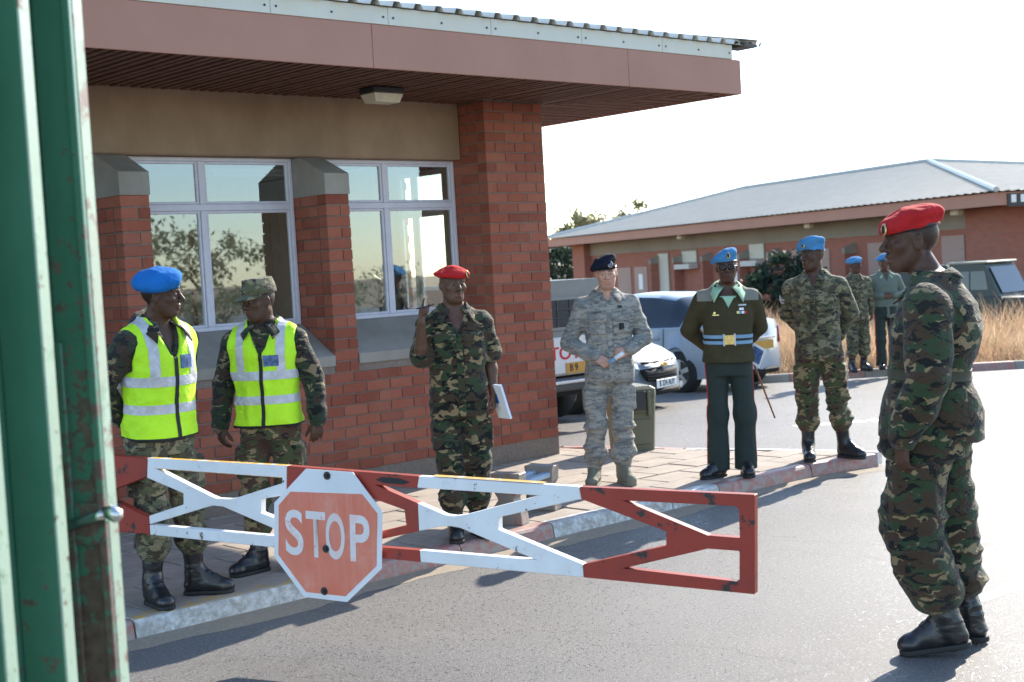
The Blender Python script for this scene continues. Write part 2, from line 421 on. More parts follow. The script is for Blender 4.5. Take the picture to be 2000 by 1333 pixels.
class Field:
    def __init__(s, lo, hi, h):
        s.h = h; s.lo = np.array(lo, float) - 3 * h
        s.n = np.ceil((np.array(hi, float) + 3 * h - s.lo) / h).astype(int) + 1
        s.a = np.ones(s.n, dtype=np.float32)
    def reg(s, p, pad):
        i0 = np.clip(np.floor((p.lo - pad - s.lo) / s.h).astype(int), 0, s.n); i1 = np.clip(np.ceil((p.hi + pad - s.lo) / s.h).astype(int) + 1, 0, s.n)
        sl = tuple(slice(a, b) for a, b in zip(i0, i1))
        ax = [(s.lo[i] + np.arange(i0[i], i1[i]) * s.h).astype(np.float32) for i in range(3)]
        return sl, ax[0][:, None, None], ax[1][None, :, None], ax[2][None, None, :]
    def u(s, p, k=.015):
        sl, X, Y, Z = s.reg(p, k + 2 * s.h)
        if 0 in s.a[sl].shape: return s
        d = p(X, Y, Z).astype(np.float32); b = s.a[sl]; h = np.maximum(k - np.abs(b - d), 0) / max(k, 1e-6)
        s.a[sl] = np.minimum(b, d) - h * h * k * .25; return s
    def s(self, p, k=.008):
        sl, X, Y, Z = self.reg(p, k + 2 * self.h)
        if 0 in self.a[sl].shape: return self
        d = -p(X, Y, Z).astype(np.float32); b = self.a[sl]; h = np.maximum(k - np.abs(b - d), 0) / max(k, 1e-6)
        self.a[sl] = np.maximum(b, d) + h * h * k * .25; return self
    def fn(s, f):
        """keep only where f(X,Y,Z) < 0"""
        ax = [(s.lo[i] + np.arange(s.n[i]) * s.h).astype(np.float32) for i in range(3)]
        s.a = np.maximum(s.a, f(ax[0][:, None, None], ax[1][None, :, None], ax[2][None, None, :]).astype(np.float32)); return s
    def nets(s, relax=1):
        a = s.a; neg = a < 0
        w = np.argwhere(neg.any(axis=(1, 2))).ravel(); 
        v = np.argwhere(neg.any(axis=(0, 2))).ravel(); q = np.argwhere(neg.any(axis=(0, 1))).ravel()
        o = np.array([max(w[0] - 2, 0), max(v[0] - 2, 0), max(q[0] - 2, 0)])
        a = a[o[0]:w[-1] + 3, o[1]:v[-1] + 3, o[2]:q[-1] + 3]; neg = a < 0
        n = np.array(a.shape) - 1
        cnt = np.zeros(n, np.int8)
        for i in (0, 1):
            for j in (0, 1):
                for k in (0, 1): cnt += neg[i:i + n[0], j:j + n[1], k:k + n[2]]
        mix = (cnt > 0) & (cnt < 8); idx = np.argwhere(mix)
        acc = np.zeros((len(idx), 3), np.float32); num = np.zeros(len(idx), np.float32)
        cs = [np.array(c) for c in np.ndindex(2, 2, 2)]
        val = {tuple(c): a[idx[:, 0] + c[0], idx[:, 1] + c[1], idx[:, 2] + c[2]] for c in cs}
        for c in cs:
            for ax in range(3):
                if c[ax]: continue
                e = c.copy(); e[ax] = 1; v0, v1 = val[tuple(c)], val[tuple(e)]
                m = (v0 < 0) != (v1 < 0); t = np.where(m, v0 / np.where(m, v0 - v1, 1), 0)
                p = np.tile(c.astype(np.float32), (len(idx), 1)); p[:, ax] += t
                acc += p * m[:, None]; num += m
        V = (idx + acc / num[:, None] + o) * s.h + s.lo
        im = np.full(n, -1, np.int32); im[mix] = np.arange(len(idx))
        F = []
        for ax in range(3):
            b, c = (ax + 1) % 3, (ax + 2) % 3
            s0 = [slice(None)] * 3; s1 = [slice(None)] * 3; s0[ax] = slice(0, -1); s1[ax] = slice(1, None)
            n0, n1 = neg[tuple(s0)], neg[tuple(s1)]
            e = np.argwhere(n0 != n1); sg = n0[tuple(e.T)]
            ok = (e[:, b] > 0) & (e[:, c] > 0) & (e[:, b] < n[b]) & (e[:, c] < n[c]); e = e[ok]; sg = sg[ok]
            def cell(db, dc):
                g = e.copy(); g[:, b] -= db; g[:, c] -= dc; return im[tuple(g.T)]
            qd = np.stack([cell(1, 1), cell(0, 1), cell(0, 0), cell(1, 0)], 1)
            qd[~sg] = qd[~sg][:, ::-1]; F.append(qd)
        F = np.concatenate(F)
        for _ in range(relax):
            S = np.zeros_like(V); C = np.zeros(len(V))
            for i in range(4):
                for j in (1, 3):
                    a0 = F[:, i]; b0 = F[:, (i + j) % 4]
                    for k in range(3): S[:, k] += np.bincount(a0, V[b0, k], len(V))
                    C += np.bincount(a0, minlength=len(V))
            V = V * .4 + (S / np.maximum(C, 1)[:, None]) * .6
        return V, F

def normals(V, F):
    n = np.cross(V[F[:, 2]] - V[F[:, 0]], V[F[:, 3]] - V[F[:, 1]])
    N = np.zeros_like(V)
    for i in range(4):
        for k in range(3): N[:, k] += np.bincount(F[:, i], n[:, k], len(V))
    return N / (np.linalg.norm(N, axis=1)[:, None] + 1e-12)

def patch(src, name, mat, parent, xr=(-9, 9), yr=(-9, 9), zr=(-9, 9), off=.004, facing=None, R=None, o=(0, 0, 0), extra=None):
    """a piece cut out of a garment's surface along straight lines and laid on top of it; R, o: the frame of the ranges"""
    bm = bmesh.new(); bm.from_mesh(src)
    bm.normal_update()
    Rm = Matrix(R.tolist()) if R is not None else Matrix.Identity(3); o = Vector(o)
    pl = []
    for i, (a, b) in enumerate((xr, yr, zr)):
        ax = Rm.col[i]
        if a > -9: pl.append((o + ax * a, -ax))
        if b < 9: pl.append((o + ax * b, ax))
    for co, no in pl + (extra or []):
        bmesh.ops.bisect_plane(bm, geom=bm.verts[:] + bm.edges[:] + bm.faces[:], plane_co=co, plane_no=no, clear_outer=True)
    if facing is not None:
        bm.normal_update()
        fv = Vector(facing); dead = [f for f in bm.faces if f.normal.dot(fv) < .05]
        bmesh.ops.delete(bm, geom=dead, context='FACES')
    bm.normal_update()
    if not bm.faces: bm.free(); return None
    ns = {v: v.normal.copy() for v in bm.verts}
    for v in bm.verts: v.co += ns[v] * off
    bd = [e for e in bm.edges if e.is_boundary]
    r = bmesh.ops.extrude_edge_only(bm, edges=bd)
    for v in [g for g in r['geom'] if isinstance(g, bmesh.types.BMVert)]:
        best = v.link_edges
        v.co -= v.normal * 0
    base = {}
    for g in r['geom']:
        if isinstance(g, bmesh.types.BMVert):
            for e in g.link_edges:
                w = e.other_vert(g)
                if w in ns: g.co = w.co - ns[w] * (off + .003); break
    me = bpy.data.meshes.new(name); bm.to_mesh(me); bm.free()
    me.materials.clear(); me.materials.append(mat)
    me.polygons.foreach_set('material_index', [0] * len(me.polygons)); me.polygons.foreach_set('use_smooth', [True] * len(me.polygons))
    try: me.set_sharp_from_angle(angle=math.radians(50))
    except Exception: pass
    return link(name, me, parent)
# ------------------------------------------------------------------ people
def nrm(v): v = np.array(v, float); return v / (np.linalg.norm(v) + 1e-12)

TRUNK = [(.74, 0, 0, .182, .140), (.84, 0, 0, .188, .143), (.96, 0, 0, .178, .136), (1.08, 0, .002, .172, .128), (1.22, 0, .004, .186, .134),
         (1.34, 0, .0, .188, .130), (1.42, 0, -.010, .160, .112), (1.475, 0, -.016, .105, .086), (1.525, 0, -.014, .074, .074)]
BODY = [(.80, 0, 0, .150, .105), (.90, 0, 0, .160, .112), (1.0, 0, 0, .148, .105), (1.10, 0, .0, .142, .100), (1.24, 0, .004, .158, .108), (1.35, 0, .002, .160, .108),
        (1.42, 0, -.008, .138, .094), (1.47, 0, -.014, .085, .072), (1.52, 0, -.015, .058, .06)]

def hand(F, W, d, n, side, s, curl=(25, 35, 25), thumb=35, point=None, spread=1.0):
    """palm, four unequal fingers and a thumb; side +1: the thumb lies towards d x n"""
    d, n = nrm(d), nrm(n); n = nrm(n - d * (n @ d)); l = np.cross(d, n) * side
    W = np.array(W, float)
    off = [.030, .010, -.010, -.029]; ln = [.072, .080, .075, .058]
    for i in range(4):
        a = W + d * .012 * s + l * off[i] * .55 * s; b = W + (d * (.088 - .004 * abs(i - 1)) + l * off[i] * spread) * s
        F.u(Cone(a, b, .0135 * s, .0115 * s), .012 * s)
        F.u(Cone(W, a, .022 * s, .016 * s, (n, 1.25)), .012 * s)
        cs = point if (i == 0 and point is not None) else curl
        ang = 0; p = b
        for j, (fr, c) in enumerate(zip((.44, .31, .25), cs)):
            ang += math.radians(c * (1 + .06 * i))
            q = p + (d * math.cos(ang) + n * math.sin(ang) + l * off[i] * 1.2 * (spread - 1) ) * ln[i] * fr * s
            F.u(Cone(p, q, (.0098 - .0010 * j) * s, (.0090 - .0012 * j) * s), .003 * s); p = q
    a = W + (d * .022 + l * .018 + n * .006) * s; th = math.radians(thumb)
    dv = nrm(d * math.cos(th) + l * math.sin(th) + n * .35)
    b = a + dv * .042 * s; c = b + nrm(dv + d * .5 + n * .25) * .032 * s; e = c + nrm(dv + d * .8 + n * .4) * .026 * s
    F.u(Cone(a, b, .015 * s, .0122 * s), .012 * s); F.u(Cone(b, c, .0118 * s, .0108 * s), .003 * s); F.u(Cone(c, e, .0108 * s, .0082 * s), .003 * s)

def head(F, hc, R, s, wide=1.0, lips=1.0, mouth=0.0, nose=1.0):
    P = lambda x, y, z: hc + R @ (np.array([x * wide, y, z]) * s)
    E = lambda c, r: Ell(P(*c), np.array(r) * s, R)
    C = lambda a, b, ra, rb: Cone(P(*a), P(*b), ra * s, rb * s)
    F.u(E((0, -.014, .030), (.077 * wide, .099, .088)), .01)
    F.u(E((0, .030, -.042), (.058 * wide, .060, .072)), .03 * s)
    F.u(E((0, .058, -.092), (.030, .026, .022)), .025 * s)
    for sx in (-1, 1):
        F.u(C((sx * .052, -.004, -.035), (sx * .030, .045, -.088), .017, .016), .03 * s)
        F.u(E((sx * .043, .058, -.014), (.024, .022, .022)), .022 * s)
        F.u(C((sx * .012, .084, .030), (sx * .044, .070, .030), .0125, .010), .015 * s)
    for sx in (-1, 1):
        F.s(E((sx * .031, .099, .006), (.018, .016, .012)), .014 * s)
        F.u(E((sx * .031, .0775, .007), (.0135, .0125, .0115)), .004 * s)
    F.u(C((0, .086, .022), (0, .104 + .008 * nose, -.018), .0085, .0125), .012 * s)
    F.u(E((0, .105 + .006 * nose, -.023), (.0125, .012, .0105)), .008 * s)
    for sx in (-1, 1):
        F.u(E((sx * .0135 * nose, .094, -.026), (.0095, .0115, .0085)), .006 * s)
    F.u(C((-.018, .086, -.051 + mouth * .2), (.018, .086, -.051 + mouth * .2), .0072 * lips, .0072 * lips), .007 * s)
    F.u(C((-.006, .0925, -.050 + mouth * .2), (.006, .0925, -.050), .0078 * lips, .0078 * lips), .008 * s)
    F.u(C((-.013, .088, -.066 - mouth), (.013, .088, -.066 - mouth), .0084 * lips, .0084 * lips), .007 * s)
    F.s(C((-.021, .099, -.0585 - mouth * .4), (.021, .099, -.0585 - mouth * .4), .0045 + mouth * .35, .0045 + mouth * .35), .003 * s)
    for sx in (-1, 1):
        Re = R @ rot('Z', sx * 22)
        F.u(Ell(P(sx * .0795, -.008, -.002), np.array((.0095, .020, .033)) * s, Re), .004 * s)
        F.s(Ell(P(sx * .0875, -.004, .001), np.array((.0075, .011, .020)) * s, Re), .003 * s)

def tint(V, hc, R, s, hair=(.22, .22, .24), hairline=.050, must=0.0, brow=.35, lipc=(1.15, .85, .85), beard=0.0):
    q = (V - hc) @ R / s; x, y, z = q.T
    col = np.ones((len(V), 3))
    near = (np.linalg.norm(q, axis=1) < .17) & (z > -.105)
    hm = near & ((z > hairline + .010) | ((y < .022 - .25 * (z - .0)) & (z > .008 - .35 * np.clip(-y - .0, -1, .2))) | ((y < -.045) & (z > -.055))) & ~((np.abs(x) > .068) & (y > -.03) & (z < .036) & (y < .02))
    col[hm] = hair
    bm = near & (y > .055) & (np.abs(x) > .010) & (np.abs(x) < .047) & (z > .0265 - .1 * np.abs(np.abs(x) - .028)) & (z < .0345); col[bm] *= brow
    lm = near & (y > .076) & (np.abs(x) < .0235) & (z < -.0455) & (z > -.0735); col[lm] *= lipc
    if must:
        mm = near & (y > .072) & (np.abs(x) < .028) & (z > -.046) & (z < -.034); col[mm] *= (1 - must)
    if beard:
        jm = near & (z < -.048) & (y > .0) & ~lm; col[jm] *= (1 - beard)
    return col

def wrinkle(V, N, amp, f=(7, 7, 15), seed=0.0, boost=None):
    a = vnoise(V * np.array(f) + seed); b = vnoise(V * np.array(f) * 2.1 + seed + 9.3); c = vnoise(V * 3.2 + seed + 4)
    r = (1 - 3.0 * np.abs(a)) * .75 + (1 - 2.4 * np.abs(b)) * .35
    w = amp * 1.35 * (0.6 + .6 * c)
    if boost is not None: w = w * boost
    return V + N * (r * w)[:, None]

def garment(name, F, mat, parent, amp=.005, f=(7, 7, 15), seed=0., boost=None, relax=2):
    V, Q = F.nets(relax)
    if amp: 
        N = normals(V, Q)
        V = wrinkle(V, N, amp, f, seed, boost(V) if boost else None)
    me = raw_mesh(name, V, Q, mat, smooth=True)
    return link(name, me, parent), V, Q

def make_person(label, f, r, alpha, sp, z=.10, group=None):
    """f, r: where the feet stand; alpha: facing, degrees turned to the photo's right from the photographer"""
    s = sp.get('s', 1.0); h = sp.get('h', .006)
    base = FR(f, r, z)
    al = math.radians(alpha); fv = RW * math.sin(al) - FW * math.cos(al)
    root = thing('person', label, 'person', base, math.atan2(fv.y, fv.x) - math.pi / 2, group)
    seed = sp.get('seed', 0.) + 1.7 * len(label)
    # ---- joints (metres of a 1.76 m figure, scaled)
    J = dict(hipR=(.088, 0, .90), hipL=(-.088, 0, .90), kneeR=(.098, .012, .49), kneeL=(-.098, .012, .49), ankR=(.105, -.03, .085), ankL=(-.105, -.03, .085),
             toeR=(.18, 1, 0), toeL=(-.18, 1, 0), elR=(.245, -.04, 1.155), elL=(-.245, -.04, 1.155), wrR=(.245, .03, .905), wrL=(-.245, .03, .905))
    J.update(sp.get('J', {}))
    J = {k: np.array(v, float) * (s if not k.startswith('toe') else 1) for k, v in J.items()}
    o0 = np.array([0, 0, .92]) * s; oo = o0 + np.array(sp.get('hipshift', (0, 0, 0)), float) * s
    lean = sp.get('lean', (0, 0, 0))
    T = rot('Z', lean[2]) @ rot('X', -lean[0]) @ rot('Y', lean[1])
    TP = lambda x, y, zz: oo + T @ (np.array([x, y, zz]) * s - o0)
    sw = sp.get('sw', .188)
    shR = TP(sw, -.008, 1.388 + sp.get('shz', 0)); shL = TP(-sw, -.008, 1.388 + sp.get('shz', 0))
    if 'shR' in sp: shR = TP(*sp['shR'])
    if 'shL' in sp: shL = TP(*sp['shL'])
    hd = sp.get('head', (0, 0, 0))
    R = T @ rot('Z', hd[0]) @ rot('X', -hd[1]) @ rot('Y', hd[2])
    hc = TP(*sp.get('headpos', (0, .022, 1.642)))
    hs = s * sp.get('hs', 1.0)
    # ---- the body: one continuous skin
    pts = list(J[k] for k in J if not k.startswith('toe')) + [shR, shL, hc + [0, 0, .14], hc - [.1, .13, 0], hc + [.1, .13, 0], oo + [0, .18, 0], oo - [0, .18, 0]]
    lo = np.min(pts, 0) - .14; hi = np.max(pts, 0) + .14; lo[2] = min(lo[2], .0)
    F = Field(lo, hi, h)
    F.u(Prof([(a * s, b * s, c * s, d * s, e * s) for a, b, c, d, e in BODY], T, oo, o0), .01)
    nb = TP(0, -.018, 1.47)
    F.u(Cone(nb, hc + R @ (np.array([0, -.022, -.055]) * hs), .062 * s, .056 * s), .03)
    for sd_, sh in (('R', shR), ('L', shL)):
        e, w = J['el' + sd_], J['wr' + sd_]
        F.u(Cone(nb + (sh - nb) * .45, sh, .055 * s, .050 * s), .03); F.u(Cone(sh, e, .049 * s, .040 * s), .03)
        F.u(Cone(e, e + (w - e) * .35, .040 * s, .041 * s), .02); F.u(Cone(e + (w - e) * .35, w, .041 * s, .027 * s), .02)
        hp = sp.get('hand' + sd_, {})
        d = hp.get('d', (0, .12, -1)); n = hp.get('n', (-1 if sd_ == 'R' else 1, 0, 0))
        hand(F, w, d, n, hp.get('side', 1 if sd_ == 'R' else -1) * 1, s * sp.get('hands', 1.0), hp.get('curl', (22, 30, 22)), hp.get('thumb', 32), hp.get('point'), hp.get('spread', 1.0))
        hi_, k_, a_ = J['hip' + sd_], J['knee' + sd_], J['ank' + sd_]
        F.u(Cone(hi_, k_, .078 * s, .055 * s), .03); F.u(Cone(k_, k_ + (a_ - k_) * .35, .052 * s, .054 * s), .03); F.u(Cone(k_ + (a_ - k_) * .35, a_, .054 * s, .035 * s), .03)
        t = nrm([*J['toe' + sd_][:2], 0]); F.u(Cone(a_ + [0, 0, -.035 * s], a_ + t * .13 * s + [0, 0, -.045 * s], .033 * s, .026 * s), .02)
    head(F, hc, R, hs, sp.get('wide', 1.0), sp.get('lips', 1.0), sp.get('mouth', 0.0), sp.get('nose', 1.0))
    V, Q = F.nets(1)
    me = raw_mesh('body', V, Q, sp['skin'], smooth=True)
    ca = me.color_attributes.new('tint', 'FLOAT_COLOR', 'POINT')
    tc = np.ones((len(me.vertices), 4), np.float32); tc[:, :3] = tint(V, hc, R, hs, **sp.get('tint', {})); ca.data.foreach_set('color', tc.ravel())
    link('body', me, root)
    if sp.get('eyes', True):
        P = lambda x, y, zz: hc + R @ (np.array([x, y, zz]) * hs)
        gz = sp.get('gaze', (0, 0))
        for sx in (-1, 1):
            b = MB(); c = P(sx * .031 * sp.get('wide', 1.0), .0768, .007)
            d = nrm(R @ np.array([math.sin(math.radians(gz[0])), math.cos(math.radians(gz[0])), math.sin(math.radians(gz[1]))]))
            u = nrm(np.cross(d, [0, 0, 1.])); w = np.cross(u, d)
            for i in range(7):
                for k in range(12):
                    a0, a1 = i / 7 * 1.5, (i + 1) / 7 * 1.5; b0, b1 = k / 12 * 2 * math.pi, (k + 1) / 12 * 2 * math.pi
                    q = [c + (d * math.cos(a) + (u * math.cos(bb) + w * math.sin(bb)) * math.sin(a)) * .0122 * hs for a, bb in ((a0, b0), (a1, b0), (a1, b1), (a0, b1))]
                    b.cur = 1 if i < 3 else 0; b.add(q, [(0, 1, 2, 3)])
            # only the slit between the lids shows
            b.mi = [m for m in b.mi]
            mev = b.mesh('eye', [M['eye_white'], M['eye_dark']], True)
            bm = bmesh.new(); bm.from_mesh(mev); up = Vector(R @ np.array([0, 0, 1.]))
            for no, k in ((up, .0036), (-up, .0042)):
                bmesh.ops.bisect_plane(bm, geom=bm.verts[:] + bm.edges[:] + bm.faces[:], plane_co=Vector(c) + no * k * hs, plane_no=no, clear_outer=True)
            bm.to_mesh(mev); bm.free()
            link('eye', mev, root)
    # ---- trousers
    tr = sp.get('trousers')
    if tr:
        bl = tr.get('blouse', True); zb = tr.get('z', .27 if bl else .075) * s; g = tr.get('w', 1.0)
        pts = [J[k] for k in ('hipR', 'hipL', 'kneeR', 'kneeL', 'ankR', 'ankL')]
        F = Field(np.min(pts, 0) - [.2, .22, .1], np.max(pts, 0) + [.2, .22, .2], h)
        F.u(Prof([(a * s, b * s, c * s, d * s, e * s) for a, b, c, d, e in ((.80, 0, -.005, .162 * g, .128 * g), (.88, 0, -.008, .170 * g, .134 * g), (.96, 0, 0, .162, .122), (1.03, 0, 0, .155, .115))], T, oo, o0), .01)
        for sd_ in 'RL':
            hi_, k_, a_ = J['hip' + sd_], J['knee' + sd_], J['ank' + sd_]
            rk = tr.get('knee', .076) * s * g; rb = tr.get('cuff', .073) * s * g
            F.u(Cone(hi_ + [0, -.005, .0], k_, .094 * s * g, rk), .03)
            tt = np.clip((k_[2] - zb) / (k_[2] - a_[2] + 1e-6), 0, 1.05); e = k_ + (a_ - k_) * tt
            F.u(Cone(k_, e, rk, rb), .05)
            if bl:
                F.u(Ell(e + (k_ - e) * .12, np.array([.079, .083, .060]) * s * min(g, 1.1)), .04); F.u(Cone(e, e + (a_ - k_) * .10, .074 * s, .058 * s), .02)
            if tr.get('pocket'):
                m = hi_ + (k_ - hi_) * .55; sx = 1 if sd_ == 'R' else -1
                F.u(RBox(m + np.array([sx * .080, .0, 0]) * s, np.array([.024, .075, .095]) * s, .018), .02)
        # ground the trousers' lower ends
        if not bl: F.fn(lambda X, Y, Z: (zb - Z) + 0 * X + 0 * Y)
        kz = (J['kneeR'][2] + J['kneeL'][2]) / 2
        bo = lambda V: .75 + 1.0 * np.exp(-((V[:, 2] - kz) / .13) ** 2) + (1.3 * np.exp(-((V[:, 2] - zb - .05) / .09) ** 2) if bl else .3 * np.exp(-((V[:, 2] - zb) / .1) ** 2)) + .5 * np.exp(-((V[:, 2] - .84 * s) / .07) ** 2)
        to, TV, TQ = garment('trousers', F, tr['mat'], root, tr.get('amp', .0065), tr.get('f', (6, 6, 13)), seed, bo)
        if tr.get('stripe'):
            for sd_ in 'RL':
                sx = 1 if sd_ == 'R' else -1
                hi_, k_, a_ = J['hip' + sd_], J['knee' + sd_], J['ank' + sd_]
                for j, (p0, p1) in enumerate(((hi_, k_), (k_, a_))):
                    ax = nrm(p0 - p1); yv = nrm(np.cross(ax, [1., 0, 0])) ; xv = np.cross(yv, ax)
                    Rm = np.stack([xv, yv, ax], 1)
                    L = np.linalg.norm(p0 - p1)
                    patch(to.data, 'trouser_stripe', M['stripe_red'], root, xr=((0.02, 9) if sx > 0 else (-9, -.02)), yr=(-.018, .018), zr=((.0, L + .1) if j == 0 else (.02, L)), off=.0025, R=Rm, o=p1)
    else: to = None
    # ---- jacket / jersey
    jk = sp.get('jacket')
    if jk:
        g = jk.get('grow', 0.0); secs = [(a * s, b * s, c * s, (d) * s, e * s) for a, b, c, d, e in jk.get('secs', TRUNK)]
        if 'hem' in jk: secs = [(max(jk['hem'] * s, 0), *secs[0][1:])] + [q for q in secs if q[0] > jk['hem'] * s + .01]
        pts = [shR, shL, J['elR'], J['elL'], J['wrR'], J['wrL'], oo + [0, .2, -.15], oo - [0, .2, .15], TP(0, 0, 1.56), hc]
        F = Field(np.min(pts, 0) - .12, np.max(pts, 0) + .10, h)
        F.u(Prof(secs, T, oo, o0, g), .01)
        if jk.get('belly'): F.u(Ell(TP(*jk['belly'][0]), np.array(jk['belly'][1]) * s, T), .08)
        sr = jk.get('sleeve', (.074, .064, .050)); slen = jk.get('slen', {})
        for sd_, sh in (('R', shR), ('L', shL)):
            e, w = J['el' + sd_], J['wr' + sd_]
            F.u(Cone(nb + (sh - nb) * .40 + [0, 0, -.004 * s], sh, .060 * s, .070 * s), .05)
            u = slen.get(sd_, 2.0)
            F.u(Cone(sh, sh + (e - sh) * min(u, 1), sr[0] * s, (sr[0] + (sr[1] - sr[0]) * min(u, 1)) * s), .018)
            if u < 1.0: F.u(Cone(sh + (e - sh) * (u - .12), sh + (e - sh) * u, (sr[1] + .006) * s, (sr[1] + .004) * s), .01)
            if u > 1: 
                w2 = e + (w - e) * min(u - 1, .97); F.u(Cone(e, w2, sr[1] * s, sr[2] * s), .010)
                F.u(Cone(w2 - (w - e) * .10, w2, (sr[2] + .003) * s, (sr[2] + .002) * s), .006)
        ft = lambda x, zz, y0=.13: TP(x, y0, zz)
        for px, pz, pw, ph in jk.get('pockets', ()):
            sx = 1 if px > 0 else -1; Rp = T @ rot('Z', -sx * 22)
            F.u(RBox(TP(px, jk.get('py', .118), pz), np.array([pw, .018, ph]) * s, .008, Rp), .010)
            F.u(RBox(TP(px, jk.get('py', .118) + .006, pz + ph * .78), np.array([pw * 1.06, .017, ph * .30]) * s, .005, Rp), .003)
        if jk.get('placket', True): F.u(RBox(TP(0, .124, 1.07), np.array([.022, .017, .27]) * s, .006, T), .006)
        vn = jk.get('vneck')
        if vn:
            z0, wd = vn
            def fv_(X, Y, Z):
                x, y, z_ = X - oo[0], Y - oo[1], Z - oo[2]
                qx = T[0, 0] * x + T[1, 0] * y + T[2, 0] * z_; qy = T[0, 1] * x + T[1, 1] * y + T[2, 1] * z_; qz = T[0, 2] * x + T[1, 2] * y + T[2, 2] * z_ + o0[2]
                d = np.maximum(np.abs(qx) - wd * (qz - z0 * s), -(qy - .0 * s)); return -d
            F.fn(fv_)
        eb = [J['elR'], J['elL'], J['wrR'], J['wrL'], shR, shL]
        def bo(V):
            b = .75 + .45 * np.exp(-((V[:, 2] - oo[2] - .07 * s) / .10) ** 2)
            for i, e in enumerate(eb): b += (.9 if i < 4 else .35) * np.exp(-(np.linalg.norm(V - e, axis=1) / .10) ** 2)
            return b
        jo, JV, JQ = garment(jk.get('name', 'jacket'), F, jk['mat'], root, jk.get('amp', .006), jk.get('f', (7, 7, 12)), seed + 3, bo)
        # ---- collar: a folded band round the neck with two points in front
        cl = jk.get('collar', {})
        if cl is not None:
            cm = cl.get('mat', jk['mat']); rows = [[], [], [], []]; n = 28; a0 = cl.get('open', 24); pt = cl.get('point', .05); sprd = cl.get('spread', .062)
            up = cl.get('up', 0.0); ot = cl.get('out', 0.0)
            for i in range(n + 1):
                u = i / n; a = math.radians(a0 + (360 - 2 * a0) * u); fr = (1 + math.cos(a)) / 2
                e = abs(2 * u - 1) ** 5; sx = math.sin(a)
                bx, by = math.sin(a), math.cos(a)
                rows[0].append(TP(.060 * bx, -.014 + .066 * by, 1.500 - .055 * fr + up))
                rows[1].append(TP(.067 * bx, -.014 + .073 * by, 1.548 - .066 * fr + up))
                k = .030 * (1 - .3 * fr)
                rows[2].append(TP((.086 + ot + .010 * e) * bx + np.sign(sx) * sprd * .25 * e, -.014 + (.096 + ot) * by + .026 * e, 1.532 - .072 * fr - pt * .35 * e + up))
                rows[3].append(TP((.112 + 1.3 * ot + .004 * e) * bx + np.sign(sx) * sprd * .55 * e, -.014 + (.118 + 1.2 * ot) * by + .034 * e, 1.502 - .060 * fr - pt * e + up * .5))
            b = MB(); b.grid(rows)
            me = b.mesh('collar', cm, True, True)
            co = link('collar', me, root); md = co.modifiers.new('thickness', 'SOLIDIFY'); md.thickness = .006; md.offset = 0
    else: jo = None
    # ---- boots or shoes
    bt = sp.get('boots')
    if bt:
        for sd_ in 'RL':
            a_ = J['ank' + sd_]; k_ = J['knee' + sd_]; t = nrm([*J['toe' + sd_][:2], 0]); lift = bt.get('lift' + sd_, 0.0)
            Rf = np.stack([np.cross(t, [0, 0, 1.]), t, [0, 0, 1.]], 1)
            gz = a_[2] - .085 * s                      # ground under this foot
            o = np.array([a_[0], a_[1], gz])
            if lift:
                Rf = Rf @ rot('X', -lift)
                tip = np.array([0, .185, .02]) * s
                o = o + (np.stack([np.cross(t, [0, 0, 1.]), t, [0, 0, 1.]], 1) @ tip) - Rf @ tip
            P = lambda x, y, zz: o + Rf @ (np.array([x, y, zz]) * s)
            top = bt.get('top', .29) * s
            shaft = a_ + nrm(k_ - a_) * (top - .08 * s)
            pts = [P(-.09, -.11, -.02), P(.09, .24, .2), P(.09, -.11, -.02), P(-.09, .24, .12), shaft + .08, shaft - .08]
            F = Field(np.min(pts, 0) - .03, np.max(pts, 0) + .03, h * .85)
            F.u(Cone(P(0, -.030, .050), P(0, .06, .050), .041 * s, .042 * s), .02); F.u(Cone(P(0, .06, .050), P(.004, .150, .042), .043 * s, .042 * s), .02)
            F.u(Ell(P(.003, .160, .040), np.array([.046, .048, .036]) * s, Rf), .02)
            F.u(Cone(P(0, .095, .075), P(0, .0, .135), .032 * s, .044 * s), .04)
            if bt.get('shaft', True): F.u(Cone(P(0, -.008, .10), shaft, .047 * s, .059 * s), .03)
            F.u(Cone(P(0, -.01, .06), P(0, -.01, .11), .046 * s, .044 * s), .02)
            lo_ = P(0, 0, .020); up = Rf[:, 2]
            F.fn(lambda X, Y, Z: -((X - lo_[0]) * up[0] + (Y - lo_[1]) * up[1] + (Z - lo_[2]) * up[2]))
            bo_, BV, BQ = garment('boot' if bt.get('shaft', True) else 'shoe', F, bt['mat'], root, .0022, (16, 16, 30), seed)
            F = Field(np.min(pts, 0) - .03, np.max(pts, 0) + .03, h * .85)
            F.u(Cone(P(0, -.032, .012), P(0, .06, .012), .043 * s, .043 * s), .01); F.u(Cone(P(0, .06, .012), P(.004, .155, .012), .043 * s, .050 * s), .01)
            F.fn(lambda X, Y, Z: np.maximum(-((X - o[0]) * up[0] + (Y - o[1]) * up[1] + (Z - o[2]) * up[2]), (X - o[0]) * up[0] + (Y - o[1]) * up[1] + (Z - o[2]) * up[2] - .024 * s))
            garment('sole', F, bt.get('sole', M['black_rubber']), bo_, 0)
            if bt.get('laces'):
                b = MB(); d0 = nrm(k_ - a_); fwd = Rf[:, 1]; side = Rf[:, 0]
                for i in range(8):
                    if i < 3: c = P(0, .105 - .028 * i, .106 + .018 * i)
                    else: c = P(0, .046, .158) + d0 * (.026 * (i - 3) * s) + fwd * (-.002 * i) * s
                    b.tube([c - side * .030 * s - fwd * .012, c + fwd * .004 + [0, 0, .003], c + side * .030 * s - fwd * .012 + [0, 0, .010]], .0032, 5)
                b.obj('laces', bt.get('lace_mat', M['black_cloth']), bo_, True)
    # ---- headgear
    hg = sp.get('beret')
